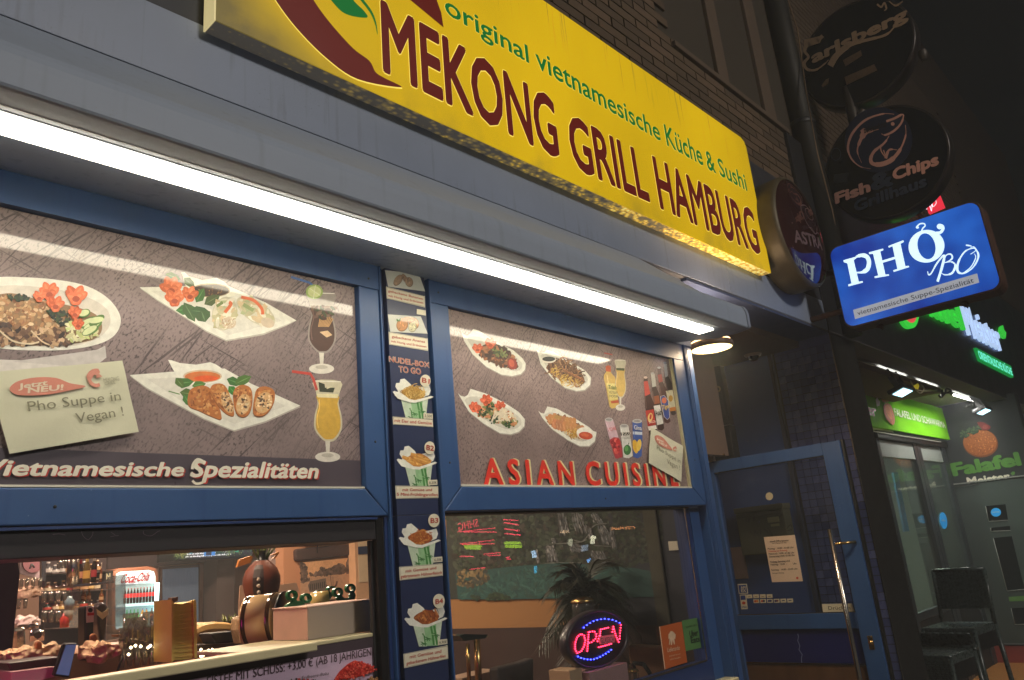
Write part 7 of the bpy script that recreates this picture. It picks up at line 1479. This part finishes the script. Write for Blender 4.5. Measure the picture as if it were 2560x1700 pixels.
# drinking glasses in rows
gi = 0
def tumbler(x, yb, h, w_, y, label, group):
    p = PY(y); q = p.pt('L', x, yb); s_ = (p.uv('L', x, yb - h)[1] - p.uv('L', x, yb)[1]); r_ = (p.uv('L', x + w_, yb)[0] - p.uv('L', x, yb)[0]) / 2
    o = B().lathe((0, 0, 0), [(.001, .002), (r_ * .75, .002), (r_ * .9, s_ * .5), (r_, s_), (r_ * .94, s_), (r_ * .84, s_ * .5), (r_ * .7, s_ * .06), (.001, s_ * .06)], 14).build('drinking_glass', GLASSW, None); o.location = q; tag(o, label, 'glass', group)
for k in range(7): tumbler(500 + k * 22, 600, 75, 20, 2.4, 'upturned clear glass on the rack beside the steel column', 'clear glasses on the bar rack')
for k in range(8): tumbler(380 + (k % 4) * 62, 900 + (k // 4) * 170, 110, 54, 1.5 + .1 * (k % 2), 'cloudy clear glass on the crowded bar shelves left of the tap', 'glasses left of the beer tap')
for k in range(6): tumbler(1060 + k * 66, 1470 - k * 8, 170, 58, .55, 'tall clear glass standing behind the counter edge', 'tall glasses behind the counter edge')
simple('glass_screen', 'upright frosted glass screen in front of the drinks fridge', 'glass screen', glass_mat('frosted_screen', (.62, .64, .66), 1.5, .2, .25), 1.1, 'L', [(948, 668), (1094, 645), (1092, 1200), (930, 1225)], .006)
# left end of the bar
simple('dark_curtain', 'dark violet curtain at the far left edge of the window opening', 'curtain', M('dark_curtain', (40, 22, 46), .8), .9, 'L', [(-300, 510), (150, 512), (172, 640), (110, 1260), (60, 1568), (-300, 1568)], .05)
ck = thing('wall_clock', 'pinkish round clock on a pale board high on the left', 'clock', PY(4.8).pt('L', 275, 555)); slab('board', M('pale_board', (196, 170, 176), .7), ck, PY(4.8), 'L', [(170, 480), (365, 470), (370, 690), (178, 640)], 0, .03); slab('clock_face', M('rose_face', (170, 110, 120), .5), ck, PY(4.8), 'L', ellipse(275, 555, 86, 80), .03, .03)
for q in ((275, 555, 300, 590), (275, 555, 260, 600)): B().tube([PY(4.75).pt('L', q[0], q[1]), PY(4.75).pt('L', q[2], q[3])], .006, 4).build('clock_hand', BLACK, ck)
simple('steel_frame', 'vertical steel rail right of the clock board', 'rail', STEEL, 2.8, 'L', [(362, 470), (404, 465), (396, 700), (362, 705)], .03)
for lb, q, m, y in (('rolled pale towel on the bar shelf', [(180, 790), (350, 745), (372, 790), (360, 820), (200, 838), (182, 820)], (206, 172, 150), 2.0), ('stack of folded beige napkins at the bottom left', [(50, 1345), (300, 1295), (345, 1320), (360, 1375), (60, 1425)], (226, 190, 150), .6), ('crumpled pile of light napkins in front of the taps', [(375, 1290), (430, 1262), (520, 1270), (560, 1300), (540, 1350), (385, 1360)], (222, 186, 150), .7), ('pale paper bag lying beside the tall glasses', [(835, 1290), (900, 1262), (1028, 1250), (1030, 1330), (980, 1375), (880, 1385), (815, 1360)], (216, 176, 136), .5), ('white kitchen roll standing on the bar', [(208, 1040), (240, 1022), (330, 1015), (338, 1080), (215, 1088)], (222, 200, 196), 1.8)):
    simple('paper_towel', lb, 'paper', M('cloth_%d' % int(q[0][0]), m, .8, var=.1, scale=25, bump=1.2), y, 'L', q, .12)
    o = bpy.context.scene.objects[-1] if False else COL.objects[-1]
    sm_ = o.modifiers.new('subdivision', 'SUBSURF'); sm_.subdivision_type = 'SIMPLE'; sm_.levels = sm_.render_levels = 4
    if 'crumple' not in bpy.data.textures: tx_ = bpy.data.textures.new('crumple', 'CLOUDS'); tx_.noise_scale = .035; tx_.noise_depth = 2
    ds = o.modifiers.new('crumple', 'DISPLACE'); ds.texture = bpy.data.textures['crumple']; ds.strength = .05; ds.mid_level = .5; ds.texture_coords = 'LOCAL'
for lb, q, y in (('upright brown wooden board left of the tap', [(312, 1345), (318, 1240), (345, 1222), (370, 1240), (372, 1350)], .66), ('round brown wooden board right of the black tap', [(795, 1260), (795, 1180), (820, 1158), (848, 1175), (855, 1230), (838, 1265)], .75)): simple('wooden_board', lb, 'board', M('brown_board', (176, 112, 66), .5, var=.15), y, 'L', q, .02, bevel=.004)
tbm = thing('tablet', 'tilted dark tablet with dim bluish screen at the bottom of the left window', 'tablet', PY(.35).pt('L', 540, 1530)); p35 = PY(.35)
slab('tablet_body', BLACK, tbm, p35, 'L', [(560, 1248), (672, 1245), (605, 1550), (470, 1530)], 0, .02, .003); slab('tablet_screen', M('dim_blue_screen', (60, 70, 100), .2, emit=(66, 78, 112), es=.6, var=.4, scale=12), tbm, p35, 'L', [(572, 1262), (660, 1258), (596, 1530), (485, 1515)], .003, .001)
simple('dark_crate', 'dark counter edge with bottles tray at the bottom left', 'tray', M('dark_brown_tray', (60, 38, 40), .5, var=.3), .45, 'L', [(60, 1420), (540, 1362), (520, 1460), (100, 1500)], .2, bevel=.004)
simple('pale_crate', 'pale pinkish box front below the dark tray', 'box', M('pinkish_box', (176, 130, 130), .6), .4, 'L', [(100, 1500), (500, 1450), (470, 1540), (90, 1640)], .2)
simple('counter_shelf', 'dark slim shelf edge running behind the counter under the black tub', 'shelf', M('dark_shelf', (66, 48, 38), .4), .6, 'R', [(150, 1225), (560, 1205), (860, 1235), (640, 1275), (160, 1260)], .2)
simple('bar_counter', 'wooden bar counter behind the row of tall glasses', 'counter', M('bar_wood', (140, 96, 66), .5, var=.3, scale=6), 1.0, 'L', [(-200, 1420), (1740, 1230), (1760, 1700), (-200, 1800)], .7)
B().tube([PY(.5).pt('L', 1068, 1362), PY(.5).pt('L', 1022, 1495)], .003, 5); mt = B().tube([PY(.5).pt('L', 1068, 1362), PY(.5).pt('L', 1022, 1495)], .003, 5).build('stirrer', DARKM, None); tag(mt, 'thin dark stirrer with ring end leaning against a tall glass', 'stirrer')
fl_ = thing('fairy_glints', 'string of tiny warm sparkling lights under the bar shelf', 'fairy lights', PY(.7).pt('L', 1240, 1280)); b_ = B()  # glowing dots stand in for fairy light reflections in the glass
for x, y_, v in ((1140, 1285, 'L'), (1180, 1268, 'L'), (1225, 1275, 'L'), (1290, 1285, 'L'), (1310, 1270, 'L'), (1350, 1280, 'L'), (1370, 1285, 'L'), (1120, 1345, 'L'), (1420, 1330, 'L'), (205, 1270, 'R'), (280, 1278, 'R'), (315, 1270, 'R'), (440, 1300, 'R'), (225, 1330, 'R'), (205, 1335, 'R')): b_.lathe(PY(.52).pt(v, x, y_), [(.0001, -.004), (.004, 0), (.0001, .004)], 6)
b_.build('bulbs', M('glint_glow', (255, 230, 190), .4, emit=(255, 226, 180), es=10), fl_)['kind'] = 'stuff'
nt_ = thing('flare_tube', 'magenta neon tube at the left end of the window opening', 'neon light', (.385, .19, 1.2)); B().tube([(.335, .19, 1.22), (.335, .19, 1.66)], .012, 12).build('glass_tube', M('magenta_flare', (255, 20, 160), .4, emit=(235, 10, 150), es=13), nt_)  # glowing tube added in place of the purple lens flare
for z in (1.25, 1.62): B().lathe((.335, .19, z), [(.016, 0), (.016, .012)], 12).build('clip', BLACK, nt_)
# ceiling lamps of the room
def room_lamp(x, y, e, label, col=(1, .78, .57), z=2.74):
    th = thing('pendant_lamp', label, 'lamp', (x, y, z)); B().lathe((x, y, z), [(.001, .0), (.09, -.003), (.1, -.03), (.095, -.05), (.001, -.052)], 24).build('shade', M('warm_shade', (255, 220, 170), .5, emit=(255, 206, 150), es=3), th)
    l = bpy.data.lights.new('bulb', 'AREA'); l.shape = 'DISK'; l.size = .25; l.energy = e; l.color = col; o = bpy.data.objects.new('bulb', l); COL.objects.link(o); o.location = (0, 0, -.06); o.parent = th
room_lamp(.9, .95, 20, 'warm ceiling lamp over the counter'); room_lamp(1.9, 2.3, 32, 'warm ceiling lamp over the bar'); room_lamp(2.3, 4.6, 36, 'warm ceiling lamp near the fridge')
room_lamp(2.2, 1.3, 7, 'dim ceiling lamp in front of the mural'); room_lamp(-.2, 2.2, 22, 'warm ceiling lamp at the left end of the bar', (1, .6, .5))
# shop next door
def shop_lamp(x, y, z, e, s, col):
    l = bpy.data.lights.new('shop_light', 'AREA'); l.shape = 'RECTANGLE'; l.size = s; l.size_y = .06; l.energy = e; l.color = col; o = bpy.data.objects.new('shop_light', l); COL.objects.link(o); o.location = (x, y, z)
shop_lamp(8.2, .25, 2.78, 20, 2.6, (1, .98, .9)); shop_lamp(9.5, 1.8, 2.7, 75, 2, (.9, 1, .9))

# ================================================================ across the street (seen mirrored in the panes)
ob = thing('opposite_building', 'dark building across the street', 'building', (0, -15, 0)); box('front_wall', M('dark_facade', (46, 42, 38), .9, var=.2), ob, -30, 40, -16, -15, -.2, 12)
YMI = -14.6; PMi = PY(.124 - YMI)
def far(view, pts, col, es, label, cat='sign', name='lit_street_sign', group=None):
    uv = [PMi.uv(view, *p) for p in pts]; o0 = Vector((sum(p[0] for p in uv) / len(uv), YMI, min(p[1] for p in uv)))
    b = B(); b.prism([Vector((u, YMI, v)) - o0 for u, v in uv], (0, -.06, 0)); o = b.build(name, M('far_%d_%d_%d' % col, col, .5, emit=col, es=es), None); o.location = o0; tag(o, label, cat, group); return o
RC = (255, 60, 90); k_ = 0
for k_, q in enumerate(([(200, 290), (470, 262), (470, 267), (200, 296)], [(240, 290), (480, 292), (480, 297), (240, 295)], [(220, 378), (460, 352), (460, 357), (220, 384)], [(230, 384), (465, 378), (465, 383), (230, 389)], [(536, 200), (640, 206), (640, 212), (536, 206)], [(540, 222), (645, 238), (645, 244), (540, 228)], [(545, 268), (648, 282), (648, 288), (545, 274)], [(548, 302), (655, 314), (655, 320), (548, 308)], [(215, 470), (310, 472), (310, 478), (215, 476)], [(395, 455), (500, 444), (510, 450), (395, 461)], [(420, 466), (510, 462), (510, 468), (420, 472)], [(290, 566), (390, 556), (395, 562), (290, 572)], [(556, 478), (572, 474), (572, 486), (558, 488)], [(562, 494), (582, 490), (582, 498), (564, 500)])):
    far('G', q, RC, 9, ['long slanting red neon line just under the red scrawl', 'long level red neon line, second under the red scrawl', 'long slanting red neon line above the left green sign', 'level red neon line touching the left green sign', 'highest short red neon line of the right group', 'second highest short red neon line of the right group', 'third short red neon line of the right group', 'short red neon line just above the green bars', 'faint short red neon line under the left green sign', 'upper of two short red neon lines low in the middle', 'lower of two short red neon lines low in the middle', 'lowest red neon line over the lake of the mural', 'upper red neon dot under the green bars', 'lower red neon dot under the green bars'][k_], 'neon light', 'neon_line', 'red neon lines across the street')
for i, q in enumerate(([(240, 392), (356, 388), (370, 400), (362, 425), (262, 420)], [(543, 366), (655, 366), (660, 384), (545, 384)], [(548, 390), (662, 392), (665, 412), (550, 410)])): far('G', q, (170, 220, 40), 6, ['yellow green lit shop sign farthest left across the street', 'upper yellow green lit bar across the street', 'lower yellow green lit bar across the street'][i])
far('G', [(742, 436), (766, 432), (776, 480), (752, 486)], (170, 206, 240), 8, 'bluish white lit window sign across the street'); far('G', [(762, 548), (776, 546), (776, 596), (766, 598)], (60, 190, 240), 5, 'narrow cyan light below the white sign across the street')
far('G', ellipse(1194, 338, 16, 17, 0, 14), (230, 226, 190), 8, 'upper round street light across the street', 'light'); far('G', ellipse(1190, 368, 14, 14, 0, 14), (222, 220, 190), 6, 'lower round street light across the street', 'light'); far('G', ellipse(1027, 372, 13, 26, 0, 14), (190, 190, 160), 5, 'oval pale light across the street', 'light')
far('G', [(1115, 392), (1155, 388), (1150, 432), (1112, 438)], (150, 170, 190), 4, 'greyish blue lit panel across the street'); far('G', [(1152, 500), (1172, 488), (1175, 498), (1158, 520)], (120, 180, 250), 7, 'tiny blue light across the street', 'light')
def fart(t, p0, p1, tp, col, label):
    # lettering is seen mirrored, so it is built the right way round on its wall
    th = thing('neon_lettering', label, 'sign', (0, YMI, 0)); b = text(t, PMi, 'G', p1, p0, (tp[0] + p1[0] - p0[0], tp[1] + p1[1] - p0[1]), None, None, build=False)
    for p in b.v: p.y = YMI
    b.f = [tuple(reversed(q)) for q in b.f]; b.build('lettering', M('far_t%d' % col[1], col, .5, emit=col, es=9), th)
fart('MABA', (948, 302), (1010, 302), (948, 282), (240, 200, 150), 'cream neon letters across the street'); fart('CAFE Mozaik', (1320, 280), (1498, 274), (1320, 258), (230, 150, 90), 'orange neon lettering across the street'); fart('SHHG', (200, 288), (345, 252), (198, 232), (255, 70, 90), 'red neon scrawl across the street')
# street lamp on the far pavement lights the brickwork
sl = thing('street_lamp', 'tall street lamp on the far side of the street', 'street lamp', (2.5, -9.5, -.2)); B().tube([(2.5, -9.5, -.2), (2.5, -9.5, 6.2), (2.5, -8.9, 6.6), (2.5, -8.3, 6.6)], .05, 10).build('post', DARKM, sl)
box('lamp_head', DARKM, sl, 2.35, 2.65, -8.6, -7.9, 6.56, 6.66, .02)
l = bpy.data.lights.new('street_lamp_bulb', 'AREA'); l.shape = 'RECTANGLE'; l.size = 1.2; l.size_y = 1.0; l.energy = 265; l.color = (1, .92, .83); o = bpy.data.objects.new('street_lamp_bulb', l); COL.objects.link(o); o.parent = sl; o.location = (0, 1.2, 6.74)
o.rotation_euler = (math.radians(-40) * -1, 0, 0)
# back bar added behind the taps to darken the wall: shelves with bottles
bk_ = thing('added_back_bar', 'dark back bar cabinet with shelves full of bottles behind the beer taps', 'cabinet', (1.9, 3.3, 0)); PK = PY(3.3)
slab('cabinet_back', M('dark_back_bar', (58, 42, 44), .6, var=.2), bk_, PK, 'L', [(400, 420), (925, 380), (925, 1300), (380, 1300)], 0, .1)
for y_ in (640, 800, 960, 1110): slab('shelf', M('steel_shelf', (120, 104, 100), .3, metal=.5), bk_, PK, 'L', [(385, y_ + 8), (925, y_ - 20), (925, y_ - 12), (385, y_ + 18)], .14, .14)
RB = random.Random(11); cols = [((60, 34, 28), (190, 150, 110)), ((96, 60, 36), (206, 190, 160)), ((40, 52, 40), (170, 60, 50)), ((120, 86, 52), (214, 180, 120)), ((70, 66, 70), (196, 190, 186))]
for r_i, y_ in enumerate((640, 800, 960)):
    for k in range(8):
        x = 415 + k * 62 + RB.uniform(-8, 8); gc, lc = RB.choice(cols); p = PY(3.22); yy = y_ + 8 - (x - 385) * .05; h = RB.uniform(70, 112); q = p.pt('L', x, yy); s_ = p.uv('L', x, yy - h)[1] - p.uv('L', x, yy)[1]; r_ = .022 * RB.uniform(.8, 1.2)
        b_ = B(); b_.lathe(q, [(r_ * .9, 0), (r_, s_ * .03), (r_, s_ * .55), (r_ * .4, s_ * .72), (r_ * .35, s_ * .96), (.001, s_)], 10, col=lin(gc)); b_.lathe(q, [(r_ * 1.03, s_ * .15), (r_ * 1.03, s_ * .45)], 10, col=lin(lc)); b_.lathe(q, [(r_ * .42, s_ * .88), (r_ * .42, s_ * 1.0), (.001, s_ * 1.01)], 8, col=lin(lc))
        pos = ['far left', 'second from the left', 'third from the left', 'left of centre', 'right of centre', 'third from the right', 'second from the right', 'far right'][k]
        o = b_.build('spirit_bottle', attr_mat('bottle_paint', .2, .6), None); me = o.data; me.transform(Matrix.Translation(-q)); o.location = q; tag(o, 'dim spirit bottle, %s on the %s shelf of the dark back bar' % (pos, ('top', 'middle', 'lowest')[r_i]), 'bottle', 'spirit bottles on the back bar')
# more bar equipment
mc = thing('coffee_machine', 'steel coffee machine with spout and black grip on the bar behind the taps', 'coffee machine', PY(1.5).pt('L', 300, 1300)); pm_ = PY(1.5)
slab('machine_body', STEEL, mc, pm_, 'L', [(115, 1120), (225, 1105), (232, 1290), (125, 1310)], 0, .2, .01)
slab('machine_head', M('mirror_chrome', (210, 200, 200), .12, metal=1), mc, pm_, 'L', [(235, 1085), (335, 1072), (345, 1120), (300, 1130), (240, 1135)], .01, .14, .012)
for x in (262, 310): B().tube([pm_.pt('L', x, 1128, .05), pm_.pt('L', x - 6, 1230, .05)], .014, 10).build('spout', MATS['mirror_chrome'], mc)
B().tube([pm_.pt('L', 262, 1140, .06), pm_.pt('L', 236, 1180, .12)], .012, 8).build('grip', BLACK, mc)
RB2 = random.Random(5)
for i, (x, yb) in enumerate(((120, 905), (170, 900), (225, 896), (284, 892), (100, 1075), (156, 1070))):
    tumbler(x + 60, yb - 120, 95, 40, 2.0, ['first', 'second', 'third', 'fourth', 'fifth', 'sixth'][i] + ' smoky glass on the upper left bar shelf counted from the left', 'smoky glasses on the left bar shelf')
for i in range(9):
    x = 1075 + i * 46; p_ = PY(.62); q = p_.pt('L', x, 1400 - i * 6); r_ = .016 + .004 * (i % 3); h = .085 + .012 * ((i * 7) % 4)
    o = B().lathe((0, 0, 0), [(.001, .002), (r_ * .8, .002), (r_, h), (r_ * .94, h), (r_ * .74, .008), (.001, .008)], 14).build('drinking_glass', GLASSW, None); o.location = q
    tag(o, ['wide', 'narrow', 'medium', 'low', 'tall', 'slim', 'short', 'broad', 'last'][i] + ' empty glass, number ' + ['one', 'two', 'three', 'four', 'five', 'six', 'seven', 'eight', 'nine'][i] + ' in the row left of the yellow trays', 'glass', 'empty glasses left of the yellow trays')
for i, (x, y_, c_) in enumerate(((560, 1110, (176, 60, 52)), (590, 1050, (150, 146, 136)), (600, 960, (120, 140, 150)), (1230, 1110, (150, 150, 146)))):
    q = PY(1.3).pt('L', x, y_); b_ = B(); b_.lathe((0, 0, 0), [(.001, 0), (.014, 0), (.016, .03), (.008, .038), (.008, .045), (.001, .046)], 14); o = b_.build('small_jar', M('jar_%d' % c_[1], c_, .2, coat=.5), None); o.location = q
    tag(o, ['small red topped jar on the middle of the bar', 'small white jar above the red topped jar', 'pale blue jar beside the bar column', 'small grey shaker in front of the drinks fridge'][i], 'jar')
# hair-like scuffs on the blind box and screw heads on the frames
a = Art(PY(.0118), 'B', .0004); 
for q in ([(310, 322), (350, 318), (385, 325)], [(480, 300), (490, 330), (520, 352), (545, 325), (548, 305)], [(650, 335), (680, 330), (700, 328)], [(655, 308), (680, 325)], [(845, 300), (850, 320), (890, 330), (930, 305), (945, 300)]): a.line(q, 3, (110, 92, 104), 4)
a.build('scuff_marks', bld, PAPERP)
sh_ = B()
for x, z in ((-.2, 1.785), (.5, 1.785), (1.28, 2.43), (1.28, 1.95), (1.55, 2.44), (1.55, 1.9), (2.975, 2.43), (2.975, 1.95), (2.3, 1.79), (3.06, 2.2), (3.06, 1.5)): sh_.lathe((x, .0055 if x > 3.04 else -.0005, z), [(.0035, 0), (.003, .001), (.0001, .0012)], 8, axis=(0, -1, 0))
sh_.build('frame_screws', DARKM, bld)['kind'] = 'stuff'
